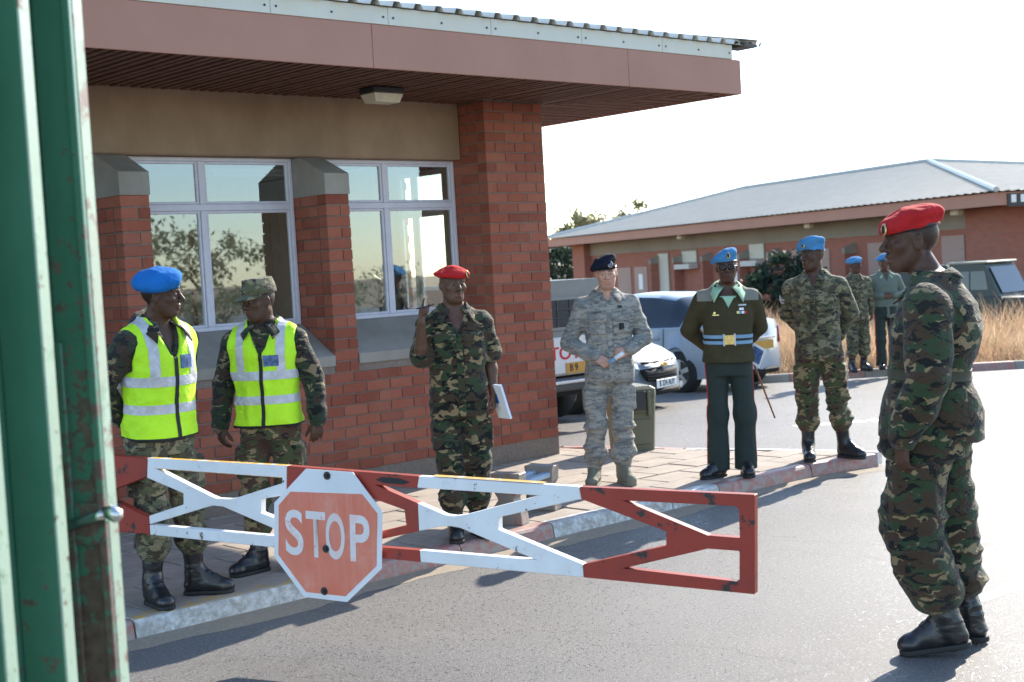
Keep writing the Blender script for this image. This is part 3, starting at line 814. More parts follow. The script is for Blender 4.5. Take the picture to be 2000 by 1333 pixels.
    if hg:
        P = lambda x, y, zz: hc + R @ (np.array([x, y, zz]) * hs)
        side = hg.get('side', 1); tl = hg.get('tilt', 14); bz = hg.get('z', .052); pit = hg.get('pitch', 6)
        Rb = R @ rot('X', -pit)
        PB = lambda x, y, zz: hc + R @ (np.array([0, -.010, bz]) * hs) + Rb @ (np.array([x, y, zz]) * hs)
        F = Field(hc - .24, hc + .26, max(h * .8, .004))
        F.u(Ell(PB(0, -.002, .000), np.array([.083, .106, .125 - bz]) * hs, Rb), .01)
        Rt = Rb @ rot('Y', side * tl) @ rot('X', hg.get('back', 0))
        w = hg.get('size', 1.0)
        F.u(Ell(PB(side * hg.get('over', .030), hg.get('fwd', .0), hg.get('h', .050)), np.array([.116 * w, .128 * w, hg.get('thick', .040)]) * hs, Rt), .03)
        if hg.get('drop'): F.u(Ell(PB(*hg['drop'][0]), np.array(hg['drop'][1]) * hs, Rt), .03)
        n_ = Rb[:, 2]; c_ = PB(0, 0, .0); dn = hg.get('droop', .0)
        sx_ = Rb[:, 0] * side
        # the lower edge follows the band all round and hangs past it only on the pulled side
        F.fn(lambda X, Y, Z: -((X - c_[0]) * n_[0] + (Y - c_[1]) * n_[1] + (Z - c_[2]) * n_[2]) - np.clip(((X - c_[0]) * sx_[0] + (Y - c_[1]) * sx_[1] + (Z - c_[2]) * sx_[2]) - .075 * hs, 0, 1) * dn)
        bo_, BV, BQ = garment('beret', F, hg['mat'], root, hg.get('amp', .0065) * 1.3, (11, 11, 11), seed + 8)
        b = MB(); rows = []
        for i in range(33):
            a = 2 * math.pi * i / 32; cx, cy = math.cos(a), math.sin(a)
            rows.append([PB(.081 * cx, -.002 + .104 * cy, -.007), PB(.0845 * cx, -.002 + .1075 * cy, -.006), PB(.0855 * cx, -.002 + .1085 * cy, .006), PB(.081 * cx, -.002 + .104 * cy, .008)])
        b.grid(rows); b.obj('headband', hg.get('band', M['black_leather']), bo_, True, True)
        if 'badge' in hg:
            ba, bh = hg['badge']; a = math.radians(ba)
            # find the felt's surface there
            dr = Rb @ np.array([math.sin(a), math.cos(a), 0]); up = Rb[:, 2]
            c = PB(0, 0, bh); q = BV - c; al_ = q @ dr; dist = np.linalg.norm(q - al_[:, None] * dr, axis=1); i = np.argmin(dist - (al_ > 0) * .0 + (al_ < 0) * 9)
            sf = c + dr * (al_[i] + .003)
            nn = nrm(dr + up * .25); u_ = nrm(np.cross(up, nn)); v_ = np.cross(nn, u_); bs = hg.get('bsize', (.016, .022))
            b = MB(); k = 18; ring = []
            for r_, dz in ((1, 0), (1, .003), (.72, .005), (.68, .003), (.0001, .0045)):
                ring.append([sf + (u_ * math.cos(t) * bs[0] + v_ * math.sin(t) * bs[1] * (1 + .18 * (math.sin(t) > .8))) * r_ * hs + nn * dz for t in [2 * math.pi * j / k for j in range(k + 1)]])
            b.cur = 0; b.grid(ring[:3]); b.cur = 1; b.grid(ring[2:])
            b.obj('cap_badge', hg.get('bmats', [M['badge_gold'], M['black_cloth']]), bo_, True, True)
    cp = sp.get('cap')
    if cp:
        P = lambda x, y, zz: hc + R @ (np.array([x, y, zz + .011]) * hs)
        F = Field(hc - .24, hc + .26, max(h * .8, .004))
        F.u(Ell(P(0, -.012, .058), np.array([.088, .109, .055]) * hs, R), .01); F.u(Cone(P(0, -.010, .048), P(0, -.014, .098), .088 * hs, .084 * hs, (R[:, 1], .82)), .02)
        n_ = R[:, 2]; c_ = P(0, 0, .036); t_ = P(0, 0, .128)
        F.fn(lambda X, Y, Z: np.maximum(-((X - c_[0]) * n_[0] + (Y - c_[1]) * n_[1] + (Z - c_[2]) * n_[2]), ((X - t_[0]) * n_[0] + (Y - t_[1]) * n_[1] + (Z - t_[2]) * n_[2])))
        bo_, BV, BQ = garment('field_cap', F, cp['mat'], root, .004, (12, 12, 20), seed)
        rows = []
        for j in range(6):
            rr = j / 5; row = []
            for i in range(17):
                a = math.radians(-72 + 144 * i / 16); cx, cy = math.sin(a), math.cos(a)
                row.append(P((.084 + .006 * rr) * cx, -.010 + (.104 + .078 * rr * max(cy, 0) ** .7) * cy + .01 * rr, .040 - .034 * rr * cy - .012 * abs(cx) ** 2 * rr + .012 * (1 - abs(cx)) * rr * .5))
            rows.append(row)
        b = MB(); b.grid(rows); br = b.obj('peak', cp['mat'], bo_, True, True); md = br.modifiers.new('thickness', 'SOLIDIFY'); md.thickness = .005
        b = MB(); rows = []
        for i in range(33):
            a = 2 * math.pi * i / 32; rows.append([P(.0885 * math.cos(a), -.010 + .1095 * math.sin(a), zz) for zz in (.036, .060)])
        b.grid(rows); hb = b.obj('cap_band', cp['mat'], bo_, True, True); md = hb.modifiers.new('thickness', 'SOLIDIFY'); md.thickness = .004
    return dict(trousers=to, hem=(sp.get('jacket') or {}).get('hem', .80), root=root, TP=TP, T=T, R=R, hc=hc, s=s, J=J, jacket=jo, oo=oo, o0=o0, shR=shR, shL=shL, hs=hs,
                P=lambda x, y, zz: hc + R @ (np.array([x, y, zz]) * hs))

def front_patch(p, name, mat, x0, x1, z0, z1, off=.004, src=None, front=True, parent=None):
    """a patch on the chest, given in trunk measures of the 1.76 m figure"""
    s = p['s']; o = p['oo'] - p['T'] @ p['o0']
    return patch((src or p['jacket']).data, name, mat, parent or p['root'], xr=(x0 * s, x1 * s), yr=(-.02, 9) if front else (-9, 9), zr=(z0 * s, z1 * s), off=off, R=p['T'], o=o)

def pocket_set(p, mat, x=.090, z=1.255, w=.060, h=.066, placket=True):
    for sg in (1, -1):
        a, b_ = sorted((sg * x - w, sg * x + w))
        front_patch(p, 'pocket', mat, a, b_, z - h, z + h * .5, .004)
        front_patch(p, 'pocket_flap', mat, a - .004, b_ + .004, z + h * .35, z + h * 1.08, .010)
    if placket: front_patch(p, 'placket', mat, -.021, .021, p.get('hem', .80) + .005, 1.36, .005)

def belt(p, name, mat, z0, z1, off=.006, src=None, xr=(-.192, .192), parent=None):
    s = p['s']; o = p['oo'] - p['T'] @ p['o0']
    return patch((src or p['jacket']).data, name, mat, parent or p['root'], xr=(xr[0] * s, xr[1] * s), zr=(z0 * s, z1 * s), off=off, R=p['T'], o=o)

def vest(p, mat, zip_off=0.0, secs=None, h=.006):
    """sleeveless hi-vis waistcoat with grey tapes, black binding, zip and a printed card"""
    s = p['s']; T, oo, o0, TP = p['T'], p['oo'], p['o0'], p['TP']
    F = Field(np.min([p['shR'], p['shL'], TP(0, 0, .75), TP(0, .2, 1), TP(0, -.2, 1)], 0) - .14, np.max([p['shR'], p['shL'], TP(0, 0, 1.55), TP(0, .2, 1)], 0) + .14, h)
    hem = .885
    sc = [(a * s, b * s, c * s, d * s, e * s) for a, b, c, d, e in (secs or TRUNK) if a >= hem]
    sc = [(hem * s, 0, 0, .192 * s, .148 * s)] + sc
    F.u(Prof(sc, T, oo, o0, .016), .01)
    nb = TP(0, -.018, 1.47)
    for sh in (p['shR'], p['shL']):
        F.u(Cone(nb + (sh - nb) * .40 + [0, 0, -.004 * s], nb + (sh - nb) * 1.0, .077 * s, .084 * s), .05)
    bind = []
    for sg, sh, e in ((1, p['shR'], p['J']['elR']), (-1, p['shL'], p['J']['elL'])):
        c0 = TP(sg * .285, .0, 1.37); c1 = TP(sg * .285, 0, 1.25)
        F.s(Cone(c0 + T @ np.array([0, 0, .06]), c1, .098 * s, .098 * s, (T[:, 1], .72)), .004)
        F.s(Cone(TP(sg * .30, 0, 1.55), TP(sg * .30, 0, 1.3), .085 * s, .10 * s, (T[:, 1], .6)), .004)
    def vn(X, Y, Z):
        x, y, z_ = X - oo[0], Y - oo[1], Z - oo[2]
        qx = T[0, 0] * x + T[1, 0] * y + T[2, 0] * z_; qy = T[0, 1] * x + T[1, 1] * y + T[2, 1] * z_; qz = T[0, 2] * x + T[1, 2] * y + T[2, 2] * z_ + o0[2]
        z0 = 1.315 * s
        f1 = np.maximum(np.abs(qx) - np.sqrt(np.maximum(qz - z0, 0) * .034 * s) * 1.0, -qy)
        f2 = np.sqrt(qx ** 2 + (qy + .012) ** 2) - .088 * s
        f2 = np.maximum(f2, 1.43 * s - qz)
        return -np.minimum(f1, f2)
    F.fn(vn)
    vo, V, Q = garment('hi_vis_vest', F, mat, p['root'], .0075, (9, 9, 8), 5.5 + p['root'].location.x)
    # keep only the cloth that can be seen: outside
    tp = M['tape']
    band = lambda z0, z1, nm='reflective_tape', **k: patch(vo.data, nm, tp, vo, zr=(z0 * s, z1 * s), off=.0022, R=T, o=oo - T @ o0, **k)
    band(1.165, 1.217); band(1.02, 1.07)
    for sg in (1, -1):
        xr = (.098 * s, .148 * s) if sg > 0 else (-.148 * s, -.098 * s)
        patch(vo.data, 'reflective_tape', tp, vo, xr=xr, zr=(1.218 * s, 2), off=.0024, R=T, o=oo - T @ o0)
    patch(vo.data, 'hem_binding', M['black_cloth'], vo, zr=(.875 * s, .895 * s), off=.003, R=T, o=oo - T @ o0)
    zo = zip_off
    patch(vo.data, 'zip', M['black_cloth'], vo, xr=((zo - .011) * s, (zo + .011) * s), yr=(0, 9), zr=(.885 * s, 1.325 * s), off=.005, R=T, o=oo - T @ o0)
    return vo
# ------------------------------------------------------------------ the people
def quad_plate(p, name, mat, parent, c, u, v, t=.002):
    """a small flat plate: centre c, half sides u, v"""
    c, u, v = np.array(c, float), np.array(u, float), np.array(v, float); n = nrm(np.cross(u, v)) * t
    b = MB(); vs = [c - u - v, c + u - v, c + u + v, c - u + v]
    b.add([*(x - n for x in vs), *(x + n for x in vs)], [(3, 2, 1, 0), (4, 5, 6, 7), (0, 1, 5, 4), (1, 2, 6, 5), (2, 3, 7, 6), (3, 0, 4, 7)])
    return b.obj(name, mat, parent)

def chest_text(p, txt, name, mat, x, z, size, parent=None):
    """small flat lettering lying on a tape on the chest"""
    cu = bpy.data.curves.new(name, 'FONT'); cu.body = txt; cu.size = size; cu.align_x = 'CENTER'; cu.align_y = 'CENTER'; cu.extrude = .0006
    o = bpy.data.objects.new(name, cu); me = bpy.data.meshes.new_from_object(o); bpy.data.objects.remove(o); bpy.data.curves.remove(cu)
    me.materials.append(mat)
    s = p['s']; src = p['jacket'].data
    n = len(src.vertices); co = np.empty(n * 3); src.vertices.foreach_get('co', co); co = co.reshape(-1, 3)
    q = (co - p['oo']) @ p['T'] + p['o0']; q /= s
    fr = q[q[:, 1] > 0.02]
    for v in me.vertices:
        lx, lz = x - v.co.x / s, z + v.co.y / s
        i = np.argmin((fr[:, 0] - lx) ** 2 + (fr[:, 2] - lz) ** 2)
        v.co = Vector(p['TP'](lx, fr[i, 1] + .007 + v.co.z, lz))
    me.update()
    return link(name, me, parent or p['root'])

TP_ = [(.97, .10), (.03, .0)]
POCK = [(.090, 1.255, .060, .066), (-.090, 1.255, .060, .066)]
BOOT = dict(mat=M['black_leather'], laces=True)

M['dark_metal_frame'] = plain('dark_frame', (.04, .035, .03), .4)
def build_people():
    # -- two men in hi-vis waistcoats behind the barrier
    p = make_person('man in a sky blue beret and hi-vis vest behind the left end of the barrier', 7.2, -1.862, 52, dict(
        s=.975, h=.0055, skin=M['skin_dark'], seed=1, hipshift=(.0, 0, 0), lean=(4, 0, 0), headpos=(0, .045, 1.636), head=(36, 0, 0), wide=1.02,
        J=dict(hipR=(.088, 0, .9), ankR=(.135, .03, .085), kneeR=(.115, .04, .49), toeR=(.25, 1, 0), ankL=(-.135, .05, .085), kneeL=(-.115, .05, .49), toeL=(-.75, 1, 0),
               elR=(.275, -.10, 1.165), elL=(-.265, -.11, 1.165), wrR=(.10, -.19, .98), wrL=(-.08, -.20, .96)),
        handR=dict(d=(-.8, -.1, -.35), n=(0, .6, -.4)), handL=dict(d=(.8, -.1, -.35), n=(0, .6, -.4)),
        jacket=dict(mat=M['camo_dark'], hem=.90, vneck=(1.33, .42), collar=dict(point=.06, spread=.085, open=28, up=.014, out=.020), placket=False),
        trousers=dict(mat=M['camo_pale'], pocket=True, w=1.08, z=.30), boots=BOOT, tint=dict(hair=(.25, .25, .25)),
        beret=dict(mat=M['beret_blue'], side=1, tilt=20, over=.026, z=.036, pitch=-4, h=.048, size=1.04, thick=.060, droop=.5, amp=.007, fwd=-.004)))
    vest(p, M['hi_vis'], 0.0)
    front = [o for o in p['root'].children if o.name.startswith('hi_vis_vest')][0]
    front_patch(p, 'identity_card', M['card_blue'], -.105, -.030, 1.255, 1.325, .006, src=front, parent=front)
    sp_ = p['shR'] + (p['J']['elR'] - p['shR']) * .55
    p = make_person('man in a camouflage peaked cap and hi-vis vest left of the stop sign', 7.8, -1.395, -4, dict(
        s=.935, h=.0055, skin=M['skin_dark'], seed=2, head=(-40, 5, 3), headpos=(.012, .03, 1.628), wide=.97,
        J=dict(elR=(.275, -.045, 1.14), elL=(-.275, -.04, 1.14), wrR=(.292, .04, .90), wrL=(-.300, .02, .905), kneeR=(.10, .05, .49), ankR=(.105, .06, .085), toeR=(.85, 1, 0),
               kneeL=(-.10, 0, .49), ankL=(-.11, -.10, .085), toeL=(-.3, 1, 0)),
        handR=dict(d=(-.08, .18, -1), n=(-.75, -.65, 0)), handL=dict(d=(.1, .05, -1), n=(.45, -.9, 0), curl=(20, 28, 22)),
        jacket=dict(mat=M['camo_dark'], hem=.90, grow=.0, sleeve=(.074, .066, .054), collar=dict(point=.045, spread=.075, open=20, up=.014, out=.018), vneck=None, placket=False),
        trousers=dict(mat=M['camo_brown'], pocket=True, w=1.02), boots=BOOT, tint=dict(hair=(.4, .4, .42), hairline=.034), gaze=(-10, -8),
        cap=dict(mat=M['camo_pale'])))
    vest(p, M['hi_vis'], -.005)
    front = [o for o in p['root'].children if o.name.startswith('hi_vis_vest')][0]
    front_patch(p, 'identity_card', M['card_blue'], -.112, -.022, 1.245, 1.310, .006, src=front, parent=front)

    # -- the man talking with a raised finger
    p = make_person('man in a red beret and camouflage shirt pointing a finger up by the brick wall', 8.45, -.345, 11, dict(
        s=.945, h=.0055, skin=M['skin_mid'], seed=3, head=(14, 2, -2), headpos=(0, .02, 1.640), sw=.176, wide=1.0, lips=1.15, mouth=.003,
        J=dict(elR=(.240, .080, 1.165), wrR=(.240, .190, 1.415), elL=(-.228, -.045, 1.16), wrL=(-.222, .03, .92), ankR=(.075, .03, .085), kneeR=(.085, .03, .49), ankL=(-.085, -.05, .085), toeR=(.1, 1, 0), toeL=(-.2, 1, 0)),
        handR=dict(d=(-.05, .05, 1), n=(-1, .35, 0), curl=(72, 80, 45), point=(6, 6, 4), thumb=20), handL=dict(d=(.02, .15, -1), n=(1, -.2, 0), curl=(28, 45, 30)),
        jacket=dict(mat=M['camo'], hem=.895, grow=.006, vneck=(1.30, .34), slen=dict(R=.86, L=.86), sleeve=(.073, .074, .05), pockets=POCK, collar=dict(point=.06, spread=.07, open=30, out=.012, up=.006), amp=.006),
        trousers=dict(mat=M['camo'], pocket=True, w=1.06, z=.24), boots=dict(mat=M['black_leather'], laces=False), tint=dict(hair=(.3, .3, .3), hairline=.052, must=.45), gaze=(8, 0),
        beret=dict(mat=M['beret_red'], side=1, tilt=2, over=.006, z=.052, pitch=3, h=.020, thick=.024, size=.97, droop=.06, drop=((-.02, .03, .022), (.07, .07, .028)), badge=(-28, .022), bsize=(.011, .024), amp=.004)))
    pocket_set(p, M['camo'])
    w = p['J']['wrR']; hd_ = w + np.array([.0, .02, .09]) * .945
    b = MB(); b.tube([hd_ + [.03, .03, .002], hd_ + [-.075, .045, .022]], [.0045, .0035], 8); o = b.obj('pen', M['black_leather'], None, True)
    o.matrix_world = p['root'].matrix_basis.copy(); o['label'] = 'thin dark pen held in the raised hand of the man in the red beret'; o['category'] = 'pen'
    # the papers under his other hand
    pw = p['J']['wrL']
    rt = thing('folder', 'white papers with a blue edge in the lowered hand of the man pointing', 'papers', p['root'].location, p['root'].rotation_euler.z)
    c = pw + np.array([-.035, .030, -.045])
    u = nrm([-.35, .95, .0]); v = nrm([.25, 0, 1.0])
    quad_plate(p, 'paper_sheets', M['paper'], rt, c, u * .070, v * .108, .007)
    quad_plate(p, 'cover', M['blue_ink'], rt, c + np.cross(u, v) * -.009, u * .071, v * .109, .0015)
    quad_plate(p, 'crest_mark', M['blue_ink'], rt, c + np.cross(u, v) * .0085 - u * .02 + v * .02, u * .018, v * .03, .001)

    # -- airman in tiger stripe
    p = make_person('man in grey tiger-stripe uniform and navy beret standing beside the olive bin', 10.2, .70, 2, dict(
        s=.950, h=.0055, skin=M['skin_light'], seed=4, hipshift=(-.01, 0, 0), head=(-4, 9, 3), headpos=(-.008, .03, 1.640), wide=.97,
        J=dict(elR=(.290, -.035, 1.115), elL=(-.292, -.03, 1.125), wrR=(.115, .135, 1.005), wrL=(-.155, .150, 1.05), hipR=(.085, 0, .9), ankR=(.150, -.03, .085), kneeR=(.125, .01, .49), ankL=(-.075, -.01, .085), kneeL=(-.09, .02, .49), toeR=(.25, 1, 0), toeL=(-.25, 1, 0)),
        handR=dict(d=(-.72, .35, -.42), n=(-.35, -.75, -.45), curl=(30, 40, 25)), handL=dict(d=(.78, .30, -.25), n=(.3, -.8, -.4), curl=(35, 55, 35)),
        jacket=dict(mat=M['abu'], hem=.815, grow=.004, pockets=[(.088, 1.25, .062, .070), (-.088, 1.25, .062, .070)], collar=dict(point=.04, spread=.065, open=22, out=.012, up=.008), vneck=(1.40, .45), amp=.007),
        trousers=dict(mat=M['abu'], pocket=True, w=1.06, z=.20, amp=.008), boots=dict(mat=M['suede'], sole=M['suede'], laces=True, lace_mat=M['suede']),
        tint=dict(hair=(.10, .08, .08), hairline=.05, brow=.25, lipc=(.97, .76, .74), beard=.14), gaze=(-3, -14),
        beret=dict(mat=M['beret_navy'], side=1, tilt=24, over=.020, z=.046, pitch=2, h=.040, thick=.044, size=.98, droop=.35, drop=((.0, .05, .045), (.085, .055, .04)), badge=(-16, .042), bsize=(.022, .027), bmats=[M['badge_gold'], M['card_blue']])))
    pocket_set(p, M['abu'], .090, 1.25, .060, .068)
    for x0, x1, tx in ((.035, .142, None), (-.142, -.035, 'U.S. AIR FORCE')):
        front_patch(p, 'name_tape', M['abu'], x0, x1, 1.334, 1.358, .004)
    chest_text(p, 'U.S. AIR FORCE', 'tape_lettering', M['belt_black'], -.088, 1.346, .0125)
    for k in range(7): front_patch(p, 'tape_lettering', M['belt_black'], .060 + .009 * k, .065 + .009 * k, 1.341, 1.352, .0055)
    front_patch(p, 'qualification_badge', M['belt_black'], -.105, -.070, 1.372, 1.388, .004)
    front_patch(p, 'pocket_badge', M['belt_black'], -.100, -.070, 1.205, 1.255, .024)
    bt = thing('bottle', 'small clear and blue plastic thing in the hands of the man in grey tiger stripe', 'bottle', p['root'].location, p['root'].rotation_euler.z)
    c = (p['J']['wrR'] + p['J']['wrL']) / 2 + np.array([-.01, .10, -.03])
    b = MB(); b.tube([c + [.05, 0, -.035], c + [.005, .0, -.005]], .014, 10); b.obj('cap', M['belt_blue'], bt, True)
    b = MB(); b.tube([c + [.005, 0, -.005], c + [-.06, 0, .035]], .017, 10); b.obj('body', M['white_plastic'], bt, True)

    # -- officer in the olive jersey
    p = make_person('man in an olive jersey with pale green collar, blue belt and sunglasses', 10.25, 1.595, -5, dict(
        s=.945, h=.0055, skin=M['skin_dark'], seed=5, head=(-4, 0, 3), headpos=(.0, .028, 1.640), wide=1.0, eyes=False,
        lean=(1, -1.5, 0), J=dict(elR=(.288, -.09, 1.165), elL=(-.256, -.10, 1.165), wrR=(.12, -.21, 1.0), wrL=(-.10, -.22, .99), ankR=(.115, .02, .085), kneeR=(.105, .03, .49), ankL=(-.10, -.03, .085), kneeL=(-.105, .0, .49), toeR=(.95, 1, 0), toeL=(-.08, 1, 0)),
        handR=dict(d=(-.8, 0, -.3), n=(0, .8, -.3)), handL=dict(d=(.8, 0, -.3), n=(0, .8, -.3)), sw=.19,
        jacket=dict(name='jersey', mat=M['wool_green'], hem=.905, secs=[(.88, 0, 0, .206, .155), (.94, 0, 0, .202, .152), (1.05, 0, .004, .182, .142), (1.10, 0, .006, .184, .144), (1.24, 0, .006, .200, .142), (1.35, 0, .0, .200, .132), (1.42, 0, -.010, .165, .112), (1.475, 0, -.016, .105, .086), (1.525, 0, -.014, .074, .074)],
                    sleeve=(.080, .070, .052), vneck=(1.325, .48), amp=.003, f=(6, 6, 8), placket=False, collar=dict(mat=M['shirt_green'], point=.075, spread=.10, open=24, out=.020, up=.010)),
        trousers=dict(mat=M['trouser_green'], blouse=False, w=1.0, knee=.078, cuff=.088, z=.05, stripe=True, amp=.004, f=(4, 4, 5)), boots=dict(mat=M['black_leather'], shaft=False),
        tint=dict(hair=(.3, .3, .3)),
        beret=dict(mat=M['beret_lightblue'], side=1, tilt=26, over=.020, z=.048, pitch=0, h=.042, thick=.044, size=.98, droop=.40, drop=((.0, .05, .045), (.085, .055, .04)), badge=(-8, .045), bsize=(.013, .024))))
    # shirt front inside the V, shoulder patches, belt, badges
    TP = p['TP']; b = MB()
    b.grid([[TP(sx * (.010 + k * .055), .124 - .024 * k, 1.318 + .105 * k) for k in (0, .25, .5, .75, 1)] for sx in (-1, -.5, .5, 1)])
    sh_ = b.obj('shirt_front', M['shirt_green'], p['root'], True, True); md = sh_.modifiers.new('t', 'SOLIDIFY'); md.thickness = .004
    sh_.data.transform(Matrix.Translation((0, 0, 0)))
    for sg in (1, -1):
        xr = (.120, .235) if sg > 0 else (-.235, -.120)
        front_patch(p, 'shoulder_patch', M['patch_grey'], xr[0], xr[1], 1.385, 1.6, .004, front=False)
    belt(p, 'belt', M['belt_blue'], 1.050, 1.076, .006); belt(p, 'belt_stripe', M['belt_black'], 1.076, 1.096, .006); belt(p, 'belt', M['belt_blue'], 1.096, 1.122, .006)
    c = TP(.0, .160, 1.086)
    quad_plate(p, 'buckle', M['badge_gold'], p['root'], c, np.array([.036, 0, 0]), np.array([0, 0, .034]), .006)
    for sx in (-1, 1): quad_plate(p, 'buckle_bar', M['tape'], p['root'], c + [sx * .040, -.002, 0], np.array([.006, 0, 0]), np.array([0, 0, .044]), .006)
    b = MB(); b.disc(c + [0, .008, 0], (0, 1, 0), .018, .008); b.obj('buckle_boss', M['badge_gold'], p['root'])
    front_patch(p, 'wings_badge', M['tape'], -.135, -.075, 1.345, 1.357, .005)
    front_patch(p, 'medal_ribbon', M['white_plastic'], -.115, -.080, 1.312, 1.330, .005)
    for i, mt in enumerate(('stripe_red', 'paper', 'belt_blue', 'badge_gold')):
        front_patch(p, 'medal_ribbon', M[mt], -.138 + .02 * i, -.120 + .02 * i, 1.285, 1.305, .005)
    front_patch(p, 'name_plate', M['badge_gold'], .075, .125, 1.275, 1.282, .005)
    front_patch(p, 'small_crest', M['badge_gold'], .100, .116, 1.288, 1.302, .005)
    P = p['P']; g = thing('sunglasses', 'dark sunglasses worn by the man in the olive jersey', 'sunglasses', p['root'].location, p['root'].rotation_euler.z)
    for sx in (-1, 1):
        b = MB(); b.grid([[P(sx * (.033 + .029 * math.cos(a) * r_), .107 - .012 * (.2 + abs(.033 + sx * .026 * math.cos(a) * r_ * sx) / .06) , .007 + .021 * math.sin(a) * r_) for a in [2 * math.pi * i / 20 for i in range(21)]] for r_ in (1, .5, .001)])
        o = b.obj('lens', M['lens_dark'], g, True, True); o.modifiers.new('t', 'SOLIDIFY').thickness = .003
        b = MB(); b.tube([P(sx * .060, .092, .014), P(sx * .080, .03, .012), P(sx * .080, -.005, .010)], .0025, 6); b.obj('temple', M['dark_metal_frame'], g)
    b = MB(); b.tube([P(-.010, .106, .012), P(0, .110, .015), P(.010, .106, .012)], .002, 6); b.obj('bridge', M['dark_metal_frame'], g)
    rm = p['root'].matrix_basis
    b = MB(); a_ = np.array([-.16, -.22, 1.02]) * .945; e_ = np.array([-.355, -.20, .43]) * .945
    b.tube([a_, e_], [.009, .006], 8); b.tube([e_, e_ + (e_ - a_) * .02], .007, 8)
    o = b.obj('swagger_stick', M['stick'], None, True); o.matrix_world = rm.copy(); o['label'] = 'thin brown stick slanting down behind the man in the olive jersey'; o['category'] = 'stick'
    cl = thing('clipboard', 'white clipboard held behind the back of the man in the olive jersey', 'clipboard', p['root'].location, p['root'].rotation_euler.z)
    quad_plate(p, 'board', M['white_plastic'], cl, np.array([-.235, -.20, .93]) * .945, np.array([.048, .01, .032]), np.array([-.028, 0, .068]), .005)
    quad_plate(p, 'inner_sheet', M['card_blue'], cl, np.array([-.235, -.191, .93]) * .945, np.array([.036, .008, .024]), np.array([-.020, 0, .050]), .001)

    # -- sergeant on the kerb
    p = make_person('man in faded camouflage and pale blue beret standing on the red kerb end', 10.85, 2.415, -22, dict(
        s=.975, h=.0055, skin=M['skin_dark'], seed=6, head=(-34, 0, 0), headpos=(.004, .022, 1.640), hipshift=(.015, 0, 0), lean=(0, .8, 0),
        J=dict(elR=(.266, -.11, 1.165), elL=(-.236, -.11, 1.165), wrR=(.10, -.20, .98), wrL=(-.09, -.20, .96), hipR=(.10, 0, .9), hipL=(-.07, 0, .9), ankR=(.125, .04, .085), kneeR=(.115, .04, .49), ankL=(-.15, -.06, .085), kneeL=(-.115, .0, .49), toeR=(-.25, 1, 0), toeL=(-1.6, 1, 0)),
        handR=dict(d=(-.8, 0, -.3), n=(0, .8, -.3)), handL=dict(d=(.8, 0, -.3), n=(0, .8, -.3)),
        jacket=dict(mat=M['camo_pale'], hem=.83, pockets=POCK, collar=dict(point=.05, spread=.075, open=24, out=.012, up=.006), vneck=(1.38, .42), amp=.0065),
        trousers=dict(mat=M['camo_brown'], pocket=True, w=1.10, z=.30, amp=.008), boots=dict(mat=M['black_leather'], laces=True), tint=dict(hair=(.28, .28, .28)), gaze=(-15, 0),
        beret=dict(mat=M['beret_lightblue'], side=1, tilt=24, over=.018, z=.044, pitch=-3, h=.046, thick=.048, size=.99, droop=.38, drop=((.0, .04, .055), (.085, .06, .04)), badge=(-5, .035), bsize=(.014, .02))))
    pocket_set(p, M['camo_pale'])
    # chevrons on the sleeve
    sh, el = p['shR'], p['J']['elR']; ax = nrm(sh - el)
    for i in range(2):
        c = sh + (el - sh) * (.38 + .10 * i) + nrm(np.array([.75, .66, 0])) * .080
        t = nrm(np.cross(ax, nrm([.75, .66, 0])))
        for sg in (-1, 1): quad_plate(p, 'chevron', M['tape'], p['root'], c + t * sg * .018 + ax * .004, t * .020 + ax * sg * .010, ax * .006, .003)

    # -- the near man seen from the side
    TR = [(.86, 0, -.03, .200, .205), (.93, 0, -.03, .196, .200), (1.02, 0, -.02, .186, .180), (1.09, 0, -.015, .176, .150), (1.14, 0, -.015, .176, .152), (1.22, 0, -.030, .196, .178), (1.31, 0, -.040, .200, .172), (1.40, 0, -.040, .180, .140), (1.465, 0, -.030, .120, .105), (1.525, 0, -.014, .080, .080)]
    p = make_person('tall man in a red beret and camouflage walking on the road, seen from the side', 5.87, 1.755, -110, dict(
        s=1.065, h=.0040, skin=M['skin_dark'], seed=7, head=(20, 5, 0), headpos=(0, .075, 1.635), wide=1.0, hs=1.02, nose=.75, mouth=.005, lips=1.1,
        lean=(-4, 0, 0), hipshift=(0, .02, 0),
        J=dict(elL=(-.262, -.020, 1.120), wrL=(-.245, .085, .880), elR=(.27, -.05, 1.13), wrR=(.26, .05, .885),
               hipL=(-.09, .02, .90), kneeL=(-.105, .075, .515), ankL=(-.11, -.060, .085), toeL=(-.10, 1, 0),
               hipR=(.09, -.03, .90), kneeR=(.10, -.040, .50), ankR=(.10, -.120, .085), toeR=(.12, 1, 0)),
        handL=dict(d=(.05, .10, -1), n=(.65, -.75, 0), curl=(24, 34, 26), thumb=26), handR=dict(d=(0, .1, -1), n=(-.9, -.4, 0)),
        jacket=dict(mat=M['camo'], secs=TR, grow=.0, sleeve=(.092, .088, .066), pockets=[(.12, .94, .065, .07), (-.12, .94, .065, .07)], py=.108, collar=dict(point=.05, spread=.07, open=26, up=-.012), vneck=(1.42, .5), amp=.0085, f=(6, 6, 8)),
        trousers=dict(mat=M['camo'], w=1.30, knee=.090, cuff=.084, z=.27, amp=.010, f=(5, 5, 10), pocket=True), boots=dict(mat=M['black_leather'], liftL=9, liftR=2, laces=True),
        tint=dict(hair=(.55, .55, .6), hairline=.050, must=.35),
        beret=dict(mat=M['beret_red'], side=1, tilt=10, over=.012, z=.054, pitch=9, h=.030, thick=.046, size=1.0, droop=.25, fwd=-.012, drop=((-.035, .085, .018), (.060, .050, .040)), badge=(-30, .020), bsize=(.014, .022), amp=.006)), z=0.0)
